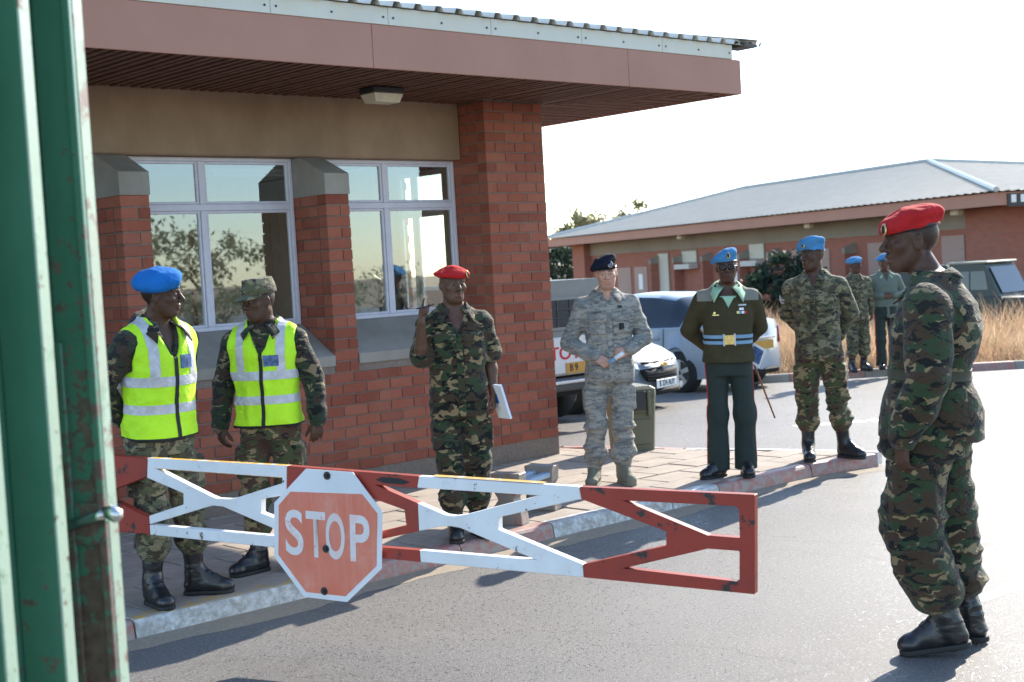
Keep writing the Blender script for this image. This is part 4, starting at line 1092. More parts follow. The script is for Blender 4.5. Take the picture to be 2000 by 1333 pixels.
    belt(p, 'waist_cord', M['belt_drab'], 1.095, 1.135, .005)
    front_patch(p, 'back_yoke', M['camo'], -.17, .17, 1.33, 1.47, .003, front=False)
    s_ = p['s']
    patch(p['trousers'].data, 'thigh_pocket', M['camo'], p['root'], xr=(-9, -.150 * s_), yr=(-.02 * s_, .15 * s_), zr=(.58 * s_, .76 * s_), off=.006)
    patch(p['trousers'].data, 'pocket_flap', M['camo'], p['root'], xr=(-9, -.148 * s_), yr=(-.025 * s_, .155 * s_), zr=(.72 * s_, .785 * s_), off=.012)
    # press-studs and cuff button
    sh, el, wr = p['shL'], p['J']['elL'], p['J']['wrL']
    for c, n in ((sh + (el - sh) * .62 + np.array([-.089, .012, 0]), (-1, .1, 0)), (el + (wr - el) * .90 + np.array([-.060, -.02, -.02]), (-1, -.1, .1))):
        b = MB(); b.disc(c, n, .0125, .008, 16); b.cur = 1; b.disc(np.array(c) + nrm(n) * .004, n, .0055, .004, 12); b.obj('button', [M['tape'], M['belt_drab']], p['root'])

    # -- the two by the far kerb
    zf = slope(20.8) + .12
    make_person('man in camouflage and blue beret on the far red kerb, left of the two there', 20.7, 5.17, 12, dict(
        s=.965, h=.008, skin=M['skin_dark'], seed=8, head=(20, 4, 0), eyes=False,
        J=dict(ankR=(.115, .0, .085), ankL=(-.105, -.05, .085), wrL=(-.255, -.02, .91)),
        jacket=dict(mat=M['camo_pale'], hem=.90, amp=.006, collar=dict(point=.04, open=22)), trousers=dict(mat=M['camo_pale'], w=1.12, z=.29, amp=.008), boots=dict(mat=M['black_leather']),
        beret=dict(mat=M['beret_lightblue'], side=1, tilt=14, over=.022, z=.046, pitch=-2, h=.040, thick=.046, droop=.3)), z=zf)
    p = make_person('man in a grey-green jacket with joined hands on the far red kerb', 20.9, 5.66, 2, dict(
        s=.975, h=.008, skin=M['skin_mid'], seed=9, head=(-10, 4, 2), eyes=False,
        J=dict(elR=(.285, -.04, 1.16), elL=(-.30, -.04, 1.16), wrR=(.10, .16, 1.14), wrL=(-.10, .16, 1.14), ankR=(.10, 0, .085), ankL=(-.14, -.02, .085), kneeL=(-.12, 0, .49)),
        handR=dict(d=(-.8, .3, -.1), n=(-.3, -.8, 0)), handL=dict(d=(.8, .3, -.1), n=(.3, -.8, 0)),
        jacket=dict(mat=M['jacket_green'], hem=.965, grow=.006, amp=.006, vneck=(1.36, .36), collar=dict(mat=M['shirt_green'], point=.05, open=26)), trousers=dict(mat=M['trouser_green'], blouse=False, z=.05, stripe=True, amp=.004, cuff=.085), boots=dict(mat=M['black_leather'], shaft=False),
        beret=dict(mat=M['beret_lightblue'], side=1, tilt=22, over=.018, z=.046, pitch=0, h=.042, thick=.044, droop=.35, drop=((.0, .04, .05), (.08, .06, .04)), badge=(-10, .045), bsize=(.016, .022))), z=zf)
# ------------------------------------------------------------------ setting materials
def m_asphalt():
    t = NT('asphalt'); v = t.pos()
    big = t.noise(v, .35, 5, .6); mid = t.noise(v, 2.2, 5, .6); fine = t.noise(v, 110, 3, .7); grit = t.noise(v, 62, 3, .75)
    c = t.ramp(big, [(.35, (.158, .150, .142)), (.65, (.200, .190, .180))])
    c = t.mix(t.ramp(mid, [(.5, 0), (.8, .35)]), c, (.25, .232, .208))
    c = t.mix(.60, c, t.ramp(fine, [(.32, .25), (.68, 1.0)]), 'MULTIPLY')
    c = t.mix(t.ramp(grit, [(.56, 0), (.68, .75)]), c, (.34, .325, .305)); c = t.mix(t.ramp(grit, [(.30, .75), (.42, 0)]), c, (.05, .048, .046))
    tr_ = t.noise(t.pos((.12, 2.6, 1)), 1.0, 4, .6); c = t.mix(t.ramp(tr_, [(.55, 0), (.72, .28)]), c, (.12, .113, .107))
    st = t.noise(t.pos((1, 1, 1)), .9, 5, .7); c = t.mix(t.ramp(st, [(.62, 0), (.70, .35)]), c, (.10, .095, .09))
    ck = t.n('ShaderNodeTexVoronoi', feature='DISTANCE_TO_EDGE'); dn = t.n('ShaderNodeTexNoise'); t.l(v, dn.inputs['Vector']); dn.inputs['Scale'].default_value = 2.2; dn.inputs['Detail'].default_value = 5; va = t.n('ShaderNodeVectorMath', operation='MULTIPLY_ADD'); t.l(dn.outputs['Color'], va.inputs[0]); va.inputs[1].default_value = (.9, .9, .9); t.l(v, va.inputs[2]); t.l(va.outputs[0], ck.inputs['Vector']); ck.inputs['Scale'].default_value = .45
    c = t.mix(t.ramp(ck.outputs['Distance'], [(.003, .28), (.008, 0)]), c, (.06, .055, .05))
    vo = t.n('ShaderNodeTexVoronoi'); t.l(v, vo.inputs['Vector']); vo.inputs['Scale'].default_value = 210
    c = t.mix(t.ramp(vo.outputs['Distance'], [(.0, .5), (.25, 0)]), c, (.34, .33, .31))
    gv_ = t.n('ShaderNodeTexVoronoi'); t.l(v, gv_.inputs['Vector']); gv_.inputs['Scale'].default_value = 75; sr_ = t.n('ShaderNodeSeparateColor'); t.l(gv_.outputs['Color'], sr_.inputs[0])
    t.set('Base Color', c); t.set('Roughness', t.math('SUBTRACT', t.ramp(fine, [(.35, .48), (.7, .82)]), t.math('MULTIPLY', t.math('GREATER_THAN', sr_.outputs[0], .90), .34))); t.set('Specular IOR Level', .29)
    t.bump(t.math('ADD', t.math('MULTIPLY', vo.outputs['Distance'], .5), fine), .8, .004)
    return t.m
def m_ground():
    t = NT('dry_earth'); v = t.pos()
    c = t.ramp(t.noise(v, .5, 8, .65), [(.3, (.20, .13, .075)), (.6, (.30, .21, .12)), (.8, (.36, .27, .15))])
    t.set('Base Color', c); t.set('Roughness', .95); t.bump(t.noise(v, 9, 6), .6, .05)
    return t.m
def m_brick():
    t = NT('red_brick'); v = t.pos()
    oi = t.n('ShaderNodeObjectInfo'); ge = t.n('ShaderNodeNewGeometry')
    r = t.math('FRACT', t.math('ADD', oi.outputs['Random'], ge.outputs['Random Per Island']))
    c = t.ramp(r, [(0, (.245, .066, .040)), (.3, (.33, .096, .056)), (.7, (.37, .122, .074)), (1, (.275, .075, .048))])
    n = t.noise(v, 38, 5, .6)
    c = t.mix(.35, c, t.ramp(n, [(.3, .55), (.7, 1.0)]), 'MULTIPLY')
    c = t.mix(t.ramp(t.noise(v, 2.2, 6, .7), [(.50, 0), (.85, .40)]), c, (.40, .21, .15))
    c = t.mix(t.ramp(t.noise(v, 14, 4, .7), [(.70, 0), (.74, .45)]), c, (.48, .40, .36))
    t.set('Base Color', c); t.set('Roughness', .85); t.set('Specular IOR Level', .3); t.bump(t.noise(v, 120, 4), .5, .004)
    return t.m
def m_noisy(name, a, b, sc=4, rough=.85, bsc=90, bst=.4, streak=None, amt=.5):
    t = NT(name); v = t.pos()
    c = t.ramp(t.noise(v, sc, 6, .65), [(.3, a), (.7, b)])
    if streak:
        s = t.noise(t.pos((1.6, 1.6, .6)), 1.6, 6, .65); c = t.mix(t.ramp(s, [(.45, 0), (.75, amt)]), c, streak)
    t.set('Base Color', c); t.set('Roughness', rough); t.set('Specular IOR Level', .3); t.bump(t.noise(v, bsc, 4), bst, .004)
    return t.m
M['asphalt'] = m_asphalt(); M['earth'] = m_ground(); M['brick'] = m_brick()
M['mortar'] = m_noisy('mortar', (.17, .135, .11), (.25, .20, .165), 30)
M['concrete'] = m_noisy('weathered_concrete', (.25, .225, .19), (.34, .31, .27), 3, streak=(.19, .165, .13), amt=.5)
M['beam'] = m_noisy('stained_concrete', (.28, .185, .115), (.36, .25, .165), 2.2, streak=(.20, .125, .085), amt=.6)
M['paver'] = m_noisy('pavement_slab', (.27, .225, .185), (.40, .34, .285), 5, bsc=70, streak=(.22, .18, .15), amt=.35)
M['paver_joint'] = m_noisy('joint_sand', (.12, .095, .075), (.20, .16, .12), 20)
M['fascia'] = m_noisy('pink_fascia_board', (.385, .190, .135), (.43, .218, .158), 1.5, rough=.6, bsc=200, bst=.12)
M['trim'] = m_noisy('cream_trim', (.60, .58, .50), (.66, .64, .54), 2, rough=.5, bst=.05, streak=(.62, .52, .36), amt=.5)
M['roof'] = plain('ribbed_steel_sheet', (.56, .56, .52), .5, metal=0.0, var=.1, scale=3)
M['roof_far'] = plain('grey_green_steel_sheet', (.48, .43, .35), .8, metal=0.0, var=.06, scale=2)
M['slat'] = m_noisy('stained_timber', (.115, .054, .036), (.19, .092, .06), 12, rough=.7)
M['dark_void'] = plain('dark_roof_space', (.02, .017, .015), .9)
M['alu'] = plain('mauve_white_aluminium', (.62, .60, .66), .42, var=.05)
M['cream_wall'] = plain('cream_plaster', (.58, .54, .45), .8, var=.05)
M['floor_in'] = plain('vinyl_floor', (.25, .22, .18), .5)
M['board'] = plain('pin_board', (.62, .56, .50), .8, var=.1, scale=60)
M['lamp_glass'] = plain('yellowed_diffuser', (.62, .56, .42), .35)
M['dark_metal'] = plain('dark_grey_metal', (.03, .03, .032), .5)
M['red_frame'] = plain('dark_red_paint', (.30, .03, .025), .5)
t = NT('window_glass'); t.t.nodes.remove(t.b)
tr = t.n('ShaderNodeBsdfTransparent'); tr.inputs[0].default_value = (.80, .85, .83, 1); gl = t.n('ShaderNodeBsdfGlossy'); gl.inputs['Roughness'].default_value = .012; gl.inputs[0].default_value = (.80, .91, 1.0, 1)
fr_ = t.n('ShaderNodeFresnel'); fr_.inputs[0].default_value = 1.55; mx = t.n('ShaderNodeMixShader')
t.l(t.math('MINIMUM', t.math('MULTIPLY', fr_.outputs[0], 5.0), 1.0), mx.inputs[0]); t.l(tr.outputs[0], mx.inputs[1]); t.l(gl.outputs[0], mx.inputs[2]); t.l(mx.outputs[0], t.out.inputs[0])
M['glass'] = t.m
M['kerb_red'] = worn('worn_red_kerb_paint', [(.42, .15, .12), (.44, .25, .21)], (.30, .265, .23), chip=.52, scale=22, grime_amt=.65, chipsoft=.10)
M['kerb_white'] = worn('worn_white_kerb_paint', [(.62, .62, .60), (.5, .5, .48)], (.32, .295, .26), chip=.50, scale=20, grime_amt=.65, chipsoft=.10)
M['kerb_yellow'] = worn('worn_yellow_kerb_paint', [(.58, .33, .05)], (.32, .29, .25), chip=.47, scale=20, chipsoft=.08)
M['kerb_grey'] = m_noisy('grey_kerb_concrete', (.25, .225, .195), (.35, .32, .28), 6)

# ------------------------------------------------------------------ ground, road, pavement
def strip(name, fs, r0, r1, dz, mat, nr=2):
    vs, fs_ = [], []
    rs = [r0 + (r1 - r0) * i / (nr - 1) for i in range(nr)]
    for f in fs:
        for r in rs:
            p = FR(f, r); vs.append((p.x, p.y, slope(f) + dz))
    for i in range(len(fs) - 1):
        for j in range(nr - 1): fs_.append((i * nr + j, i * nr + j + 1, (i + 1) * nr + j + 1, (i + 1) * nr + j))
    return link(name, raw_mesh(name, vs, fs_, mat), None, kind='structure')
strip('ground', [-1500, 11, 86, 4000], -3000, 3000, -.03, M['earth'])
ro = strip('road', [-60, 11, 21.12], -70, 70, 0.0, M['asphalt'])
strip('parking_road', [21.12, 33], -30, 3.55, 0.0, M['asphalt'])

def poly_slab(name, poly, z0, z1, mat, **k):
    b = MB(); b.prism(poly, 'z', z0, z1); return b.obj(name, mat, None, **k)
KY = 6.28
PAVE = [(-3, KY + .13), (8.6, KY + .11), (9.42, 6.24), (9.53, 6.52), (9.33, 7.18), (9.09, 7.82), (8.94, 8.47), (8.72, 8.95), (8.70, 12.5), (8.35, 12.5), (8.35, 8.62), (-3, 8.62)]
pav = poly_slab('pavement', PAVE, -.15, .088, M['paver_joint'], kind='structure')
def inside(x, y, poly):
    c = False; n = len(poly)
    for i in range(n):
        (x0, y0), (x1, y1) = poly[i], poly[(i + 1) % n]
        if (y0 > y) != (y1 > y) and x < (x1 - x0) * (y - y0) / (y1 - y0) + x0: c = not c
    return c
def clip(poly, a, b, c):
    """part of a convex polygon where a x + b y < c"""
    out = []
    for i in range(len(poly)):
        p, q = poly[i], poly[(i + 1) % len(poly)]; dp, dq = a * p[0] + b * p[1] - c, a * q[0] + b * q[1] - c
        if dp <= 0: out.append(p)
        if dp * dq < 0: t_ = dp / (dp - dq); out.append((p[0] + (q[0] - p[0]) * t_, p[1] + (q[1] - p[1]) * t_))
    return out
BACK = [(9.58, 6.20), (9.50, 6.52), (9.31, 7.17), (9.07, 7.81), (8.92, 8.46), (8.70, 8.94), (8.68, 12.5)]
npv = 0
pw, pd = .46, .305
for j in range(18):
    y0 = KY + .135 + j * pd; y1 = y0 + pd - .012
    for i in range(32):
        x0 = 1.0 + i * pw + (pw / 2 if j % 2 else 0); x1 = x0 + pw - .012
        if y0 > 8.55 and x1 < 8.42: continue
        if y0 < 8.55 < y1 and x1 < 8.42: y1_ = 8.55
        else: y1_ = y1
        q = [(x0, y0), (x1, y0), (x1, y1_), (x0, y1_)]
        for (ax, ay), (bx, by) in zip(BACK, BACK[1:]):
            if y1 < ay - .4 or y0 > by + .4: continue
            nx, ny = by - ay, -(bx - ax); q = clip(q, nx, ny, nx * ax + ny * ay) if q else q
        if y0 > 8.6 and q: q = clip(q, -1, 0, -8.42)
        if not q or len(q) < 3: continue
        cx = sum(p[0] for p in q) / len(q); cy = sum(p[1] for p in q) / len(q)
        ar = abs(sum(q[k][0] * q[(k + 1) % len(q)][1] - q[(k + 1) % len(q)][0] * q[k][1] for k in range(len(q)))) / 2
        if ar < .012: continue
        b = MB(); dz = rng.uniform(-.003, .003); tx, ty = rng.uniform(-.006, .006), rng.uniform(-.006, .006)
        n = len(q); inn = [(cx + (p[0] - cx) * .975, cy + (p[1] - cy) * .965) for p in q]
        vs = [(p[0], p[1], .08) for p in q] + [(p[0], p[1], .096 + dz) for p in q] + [(p[0], p[1], .1 + dz + tx * (p[0] - cx) + ty * (p[1] - cy)) for p in inn]
        b.add(vs, [(k, (k + 1) % n, n + (k + 1) % n, n + k) for k in range(n)] + [(n + k, n + (k + 1) % n, 2 * n + (k + 1) % n, 2 * n + k) for k in range(n)] + [tuple(2 * n + k for k in range(n))])
        b.obj('paver', M['paver'], pav); npv += 1
# kerb stones along the road
kerb = thing('kerb', 'painted kerb', 'kerb'); del kerb['category'], kerb['label']; kerb['kind'] = 'structure'
def kerb_stone(p0, p1, h0, h1, mat, w=.13, top=None, parent=None):
    """one stone from p0 to p1 (front foot line), battered front, rounded arris"""
    p0, p1 = Vector(p0), Vector(p1); d = (p1 - p0); d.z = 0; d.normalize(); n = Vector((-d.y, d.x, 0))
    prof = [(0, h0 - .12), (.0, h0), (.014, h1 - .022), (.026, h1 - .006), (.045, h1), (w, h1 - .002), (w, h0 - .12)]
    b = MB(); rows = [[p + n * a + Vector((0, 0, zz)) for a, zz in prof] for p in (p0 + d * .005, p1 - d * .005)]
    b.grid(rows); k = len(prof); b.f.append(tuple(range(k))); b.f.append(tuple(range(2 * k - 1, k - 1, -1))); b.mi += [0, 0]
    if top is not None:
        for i in (3, 4): b.mi[i] = 1
    return b.obj('kerb_stone', [mat, top or mat], parent or kerb, recalc=True)
xs = [-2.6, -1.4, -.2, .95, 2.05, 3.15, 4.22, 5.28, 6.05, 7.2, 7.72, 8.82, 9.50]
cols = ['kerb_white', 'kerb_red', 'kerb_white', 'kerb_red', 'kerb_red', 'kerb_white', 'kerb_red', 'kerb_red', 'kerb_white', 'kerb_white', 'kerb_red', 'kerb_red']
def ky(x): return KY if x < 8.7 else KY - .17 * ((x - 8.7) / .8) ** 1.3
for i in range(12):
    kerb_stone((xs[i], ky(xs[i]), 0), (xs[i + 1], ky(xs[i + 1]), 0), 0, .102 + rng.uniform(-.003, .003), M[cols[i]], top=M['kerb_yellow'] if i == 5 else None)
# low edge stones at the back of the pavement tip
for (a, b_), c in zip(zip(BACK, BACK[1:]), ('kerb_white', 'kerb_white', 'kerb_white', 'kerb_red', 'kerb_red', 'kerb_red')):
    kerb_stone((b_[0] + .13, b_[1], 0), (a[0] + .13, a[1], 0), -.05, .100, M[c], w=.12) if False else kerb_stone((a[0] + .12, a[1], 0), (b_[0] + .12, b_[1], 0), -.05, .101, M[c], w=.115)
# far kerb
fk = thing('far_kerb', '', 'kerb'); del fk['category'], fk['label']; fk['kind'] = 'structure'
r = 3.6
for i in range(20):
    r1 = r + (.6 if i == 0 else 1.15)
    c = 'kerb_red' if i in (1, 3, 5, 7) else 'kerb_grey'
    if r > 9: c = 'kerb_grey'
    zz = slope(21.1)
    kerb_stone(FR(21.05, r, zz), FR(21.05 - .02 * 0, r1, zz), 0, .12, M[c], w=.14, parent=fk); r = r1
# sand and grit washed against the kerb foot
M['grit'] = m_noisy('sandy_grit', (.24, .19, .135), (.36, .30, .23), 60, bsc=260, bst=.8)
gv = []; fc = []
for i in range(121):
    x = -2 + 11.4 * i / 120; w = .07 + .16 * (vnoise(np.array([[x * 1.3, 0, 0]]))[0] + 1) * .5 + .03 * rng.random()
    gv += [(x, ky(x) + .01, .010), (x, ky(x) - w * .4, .007), (x, ky(x) - w, .0012)]
for i in range(120):
    for j in range(2): fc.append((i * 3 + j, i * 3 + j + 1, i * 3 + j + 4, i * 3 + j + 3))
link('kerb_grit', raw_mesh('kerb_grit', gv, fc, M['grit'], True), None, kind='structure')
# worn white lines on the road
M['line'] = worn('worn_white_road_paint', [(.52, .51, .48)], (.19, .185, .175), chip=.47, scale=7, chipsoft=.10)
def line(pts, w, name='road_marking'):
    b = MB()
    for (ax, ay), (bx, by) in zip(pts, pts[1:]):
        d = Vector((bx - ax, by - ay, 0)).normalized(); n = Vector((-d.y, d.x, 0)) * w / 2
        b.add([(ax - n.x, ay - n.y, ground_z(ax, ay) + .0012), (ax + n.x, ay + n.y, ground_z(ax, ay) + .0012), (bx + n.x, by + n.y, ground_z(bx, by) + .0012), (bx - n.x, by - n.y, ground_z(bx, by) + .0012)], [(0, 3, 2, 1)])
    return b.obj(name, M['line'], None, kind='structure')
line([(5.95, 3.42), (6.6, 3.36), (8.2, 3.2)], .10)
q = [FR(14.35 + .05 * k, 2.9 + .27 * k) for k in range(5)]
M['line'] = worn('white_road_dashes', [(.80, .79, .76)], (.19, .185, .175), chip=.57, scale=6, chipsoft=.08)
for k in range(4): line([(q[k].x, q[k].y), (q[k].x + (q[k + 1].x - q[k].x) * .8, q[k].y + (q[k + 1].y - q[k].y) * .8)], .24)

# ------------------------------------------------------------------ gatehouse
GH = thing('gatehouse', 'red brick gatehouse with deep flat eaves, concrete beam and white framed windows', 'building')
FY = 8.586                       # face of the brickwork
Z0, CZ = .263, .0846            # first course, course height
core = MB()
core.box((1.5, FY + .008, .1), (7.73, FY + .21, 1.08)); core.box((7.728, FY + .008, .1), (8.392, 9.03, 3.15))
for x0 in (2.74, 4.418, 6.086): core.box((x0 + .006, FY + .007, 1.05), (x0 + .208, 9.03, 2.37))
core.box((8.2, 9.03, .1), (8.39, 9.74, 3.2)); core.box((8.2, 10.52, .1), (8.39, 14.0, 3.2)); core.box((8.2, 9.74, .1), (8.39, 10.52, 1.36)); core.box((8.2, 9.74, 2.70), (8.39, 10.52, 3.2))
core.obj('mortar_core', M['mortar'], GH)
b = MB(); b.cbox((1.5, FY + .028, .0), (8.372, FY + .25, Z0 - .004), .008); b.box((8.30, FY + .25, .0), (8.372, 14, Z0 - .004)); b.obj('plinth', M['concrete'], GH)
bricks = []                       # (lo, hi, visible area)
def brick(x0, x1, y0, y1, z, main):
    bricks.append((x0, x1, y0, y1, z, main))
for k in range(34):
    z = Z0 + CZ * k
    zc = z + CZ / 2
    # the column: three stretchers, odd courses start with a half
    c0 = 7.722
    xs_ = [0, .222, .448, .674] if k % 2 == 0 else [0, .108, .335, .562, .674]
    for a, e in zip(xs_, xs_[1:]):
        brick(c0 + a, c0 + e - .010, FY, FY + .104, z, 'f')
    ys_ = [.114, .338, .452] if k % 2 == 0 else [.114, .226, .452]
    for a, e in zip(ys_, ys_[1:]): brick(c0, c0 + .1, FY + a, FY + e - .01, z, 's')
    if k < 25:
        pass
    if z + CZ < 1.10:
        x = 1.5 + (.113 if k % 2 else 0)
        while x < 7.715:
            e = min(x + .226, 7.722)
            if e - x > .05 and x > 2.9: brick(x, e - .010, FY, FY + .104, z, 'f')
            x = e
    elif z < 2.36:
        for x0 in (2.736, 4.412, 6.080):
            if k % 2 == 0: brick(x0, x0 + .216, FY, FY + .104, z, 'f')
            else: brick(x0, x0 + .124, FY, FY + .104, z, 'f'); brick(x0 + .134, x0 + .216, FY, FY + .104, z, 'f')
            for a, e in zip(ys_, ys_[1:]): brick(x0, x0 + .1, FY + a, FY + e - .01, z, 's')
    if k < 33:
        y = FY + .114 + (.0 if k % 2 else .113)
        while y < 13.9:
            e = y + .226
            if not (9.70 < y + .1 < 10.6 and 1.36 < zc < 2.68) and k % 1 == 0: brick(8.296, 8.398, y, e - .01, z, 'e')
            y = e
IM = cam.matrix_world.inverted()
def px(p):
    q = IM @ Vector(p); return (1000 + 2704.4 * q.x / -q.z, 666.5 - 2704.4 * q.y / -q.z)
def area(bk):
    x0, x1, y0, y1, z, m = bk
    if m == 'e': return 0
    pts = [(x0, y0, z), (x1, y0, z), (x1, y0, z + .075), (x0, y0, z + .075)] if m == 'f' else [(x0, y0, z), (x0, y1, z), (x0, y1, z + .075), (x0, y0, z + .075)]
    q = [px(p) for p in pts]
    if max(u for u, v in q) < 215 or min(v for u, v in q) > 1333: return 0
    return abs(sum(q[i][0] * q[(i + 1) % 4][1] - q[(i + 1) % 4][0] * q[i][1] for i in range(4))) / 2
bricks.sort(key=area, reverse=True)
BM = {}
def brick_mesh(l, d):
    key = (round(l, 3), round(d, 3))
    if key not in BM:
        bb = MB(); bb.cbox((0, 0, 0), (l, d, .0746), .0035); BM[key] = bb.mesh('brick', M['brick'])
    return BM[key]
rest = MB()
for i, bk in enumerate(bricks):
    x0, x1, y0, y1, z, m = bk
    j = rng.uniform(-.0022, .0022)
    if i < 300:
        o = link('brick', brick_mesh(x1 - x0, y1 - y0), GH, (x0 + (j if m == 's' else 0), y0 + (j if m == 'f' else 0), z + rng.uniform(-.001, .001)))
    else:
        rest.box((x0 + (j if m == 's' else 0), y0 + (j if m == 'f' else 0), z), (x1 + (j if m == 'e' else 0), y1, z + .0746))
rest.obj('brickwork', M['brick'], GH, kind='stuff')
# concrete: sills, pier caps, beam
WIN = [(2.955, 4.412), (4.630, 6.080), (6.298, 7.722)]
for x0, x1 in WIN:
    b = MB(); b.prism([(FY - .004, 1.072), (9.06, 1.072), (9.06, 1.398), (9.0, 1.392), (FY - .004, 1.152)], 'x', x0 - .004, x1 + .002) if False else None
    b.add([(x0 + .003, FY - .006, 1.074), (x0 + .003, FY - .006, 1.150), (x0 + .003, 9.0, 1.392), (x0 + .003, 9.06, 1.392), (x0 + .003, 9.06, 1.074),
           (x1 - .003, FY - .006, 1.074), (x1 - .003, FY - .006, 1.150), (x1 - .003, 9.0, 1.392), (x1 - .003, 9.06, 1.392), (x1 - .003, 9.06, 1.074)],
          [(0, 1, 2, 3, 4), (9, 8, 7, 6, 5), (0, 5, 6, 1), (1, 6, 7, 2), (2, 7, 8, 3), (3, 8, 9, 4), (4, 9, 5, 0)])
    b.obj('sill', M['concrete'], GH, recalc=True)
for x0 in (2.736, 4.412, 6.080):
    b = MB(); x1 = x0 + .222; X0 = x0 - .003
    pr = [(FY - .006, 2.368), (FY - .006, 2.525), (8.905, 2.672), (9.03, 2.672), (9.03, 2.368)]
    b.add([(X0, *p) for p in pr] + [(x1, *p) for p in pr], [(0, 1, 2, 3, 4), (9, 8, 7, 6, 5), (0, 5, 6, 1), (1, 6, 7, 2), (2, 7, 8, 3), (3, 8, 9, 4), (4, 9, 5, 0)])
    b.obj('pier_cap', M['concrete'], GH, recalc=True)
b = MB(); b.cbox((1.5, 8.90, 2.676), (7.719, 9.12, 3.165), .012); b.obj('concrete_beam', M['beam'], GH)
# windows
def window(x0, x1, z0, z1, y, xm, zt, parent, axis='x'):
    f = MB(); w = .030
    def bar(a0, a1, c0, c1, d=.028):
        if axis == 'x': f.cbox((a0, y - d, c0), (a1, y + d, c1), .004)
        else: f.cbox((y - d, a0, c0), (y + d, a1, c1), .004)
    bar(x0, x0 + w, z0, z1); bar(x1 - w, x1, z0, z1); bar(x0 + w, x1 - w, z1 - w, z1); bar(x0 + w, x1 - w, z0, z0 + w)
    bar(x0 + w, x1 - w, zt - .024, zt + .024, .026); bar(xm - .024, xm + .024, z0 + w, zt - .024, .025); bar(xm - .024, xm + .024, zt + .024, z1 - w, .025)
    # casements: a second, slightly proud frame in each light
    for a0, a1 in ((x0 + w, xm - .024), (xm + .024, x1 - w)):
        for c0, c1 in ((z0 + w, zt - .024), (zt + .024, z1 - w)):
            for q in ((a0, a0 + .020, c0, c1), (a1 - .020, a1, c0, c1), (a0 + .02, a1 - .02, c0, c0 + .020), (a0 + .02, a1 - .02, c1 - .020, c1)):
                bar(*q, .016)
    wo = f.obj('window', M['alu'], parent)
    for a0, a1 in ((x0 + w + .018, xm - .042), (xm + .042, x1 - w - .018)):
        for c0, c1 in ((z0 + w + .018, zt - .042), (zt + .042, z1 - w - .018)):
            g = MB(); k = rng.uniform(-.0015, .0015)
            if axis == 'x': g.add([(a0, y + k, c0), (a1, y - k, c0), (a1, y - k, c1), (a0, y + k, c1)], [(0, 1, 2, 3)])
            else: g.add([(y + k, a0, c0), (y - k, a1, c0), (y - k, a1, c1), (y + k, a0, c1)], [(3, 2, 1, 0)])
            g.obj('pane', M['glass'], wo)
    return wo
for (x0, x1), xm in zip(WIN, (3.61, 5.285, 6.975)): window(x0 + .004, x1 - .004, 1.394, 2.674, 9.03, xm, 2.305, GH)
window(9.742, 10.518, 1.362, 2.698, 8.30, 10.27, 2.31, GH, axis='y')
# inside
b = MB(); b.box((6.5, 12.9, .1), (8.2, 13.0, 3.1)); b.box((1.6, 12.9, .1), (6.5, 13.0, 1.2)); b.box((1.6, 12.9, 2.7), (6.5, 13.0, 3.1)); b.box((3.9, 12.9, 1.2), (4.2, 13.0, 2.7)); b.box((1.5, 9.1, .1), (1.6, 13, 3.1)); b.obj('inner_wall', M['cream_wall'], GH)  # two unseen openings added in the back wall to brighten the room
b = MB(); b.box((1.6, 9.07, .02), (8.2, 12.9, .1)); b.obj('inner_floor', M['floor_in'], GH)
b = MB(); b.box((1.6, 9.13, 2.82), (8.2, 12.9, 2.9)); b.obj('ceiling', M['cream_wall'], GH)
b = MB(); b.box((8.185, 9.1, .1), (8.2, 9.73, 2.8)); b.box((8.185, 10.53, .1), (8.2, 12.9, 2.8)); b.box((8.185, 9.73, .1), (8.2, 10.53, 1.35)); b.obj('inner_plaster', M['cream_wall'], GH)
nb = thing('notice_board', 'pale pin board with a red edge on the inside wall, seen through the left window', 'notice board', (7.75, 12.88, 1.75))
bb = MB(); bb.box((-.36, -.02, -.5), (.50, 0, .52)); bb.obj('board', M['board'], nb)
bb = MB(); bb.box((-.40, -.03, -.54), (-.36, 0, .56)); bb.box((.50, -.03, -.54), (.54, 0, .56)); bb.box((-.36, -.03, .52), (.50, 0, .56)); bb.box((-.36, -.03, -.54), (.50, 0, -.5)); bb.obj('frame', M['red_frame'], nb)
tl = thing('strip_light', 'white strip light under the ceiling inside the gatehouse', 'ceiling light', (7.3, 11.2, 2.80))
bb = MB(); bb.box((-.6, -.04, -.03), (.6, .04, 0)); bb.obj('housing', M['white_plastic'], tl); bb = MB(); bb.tube([(-.58, 0, -.05), (.58, 0, -.05)], .015, 8); bb.obj('tube', M['white_plastic'], tl)
ds = thing('desk', 'dark desk with a grey rail inside the gatehouse by the right window', 'desk', (7.3, 10.1, .1))
bb = MB(); bb.cbox((-.5, -.35, .95), (.6, .35, 1.0), .005); bb.obj('top', M['slat'], ds)
for sx in (-.45, .55):
    for sy in (-.3, .3): bb = MB(); bb.box((sx - .025, sy - .025, 0), (sx + .025, sy + .025, .95)); bb.obj('leg', M['dark_metal'], ds)
bb = MB(); bb.tube([(-.35, -.3, 1.0), (-.35, -.3, 1.62), (-.05, -.3, 1.72), (.16, -.3, 1.60), (.16, -.3, 1.0)], .020, 8); bb.obj('rail', M['dark_metal'], ds)

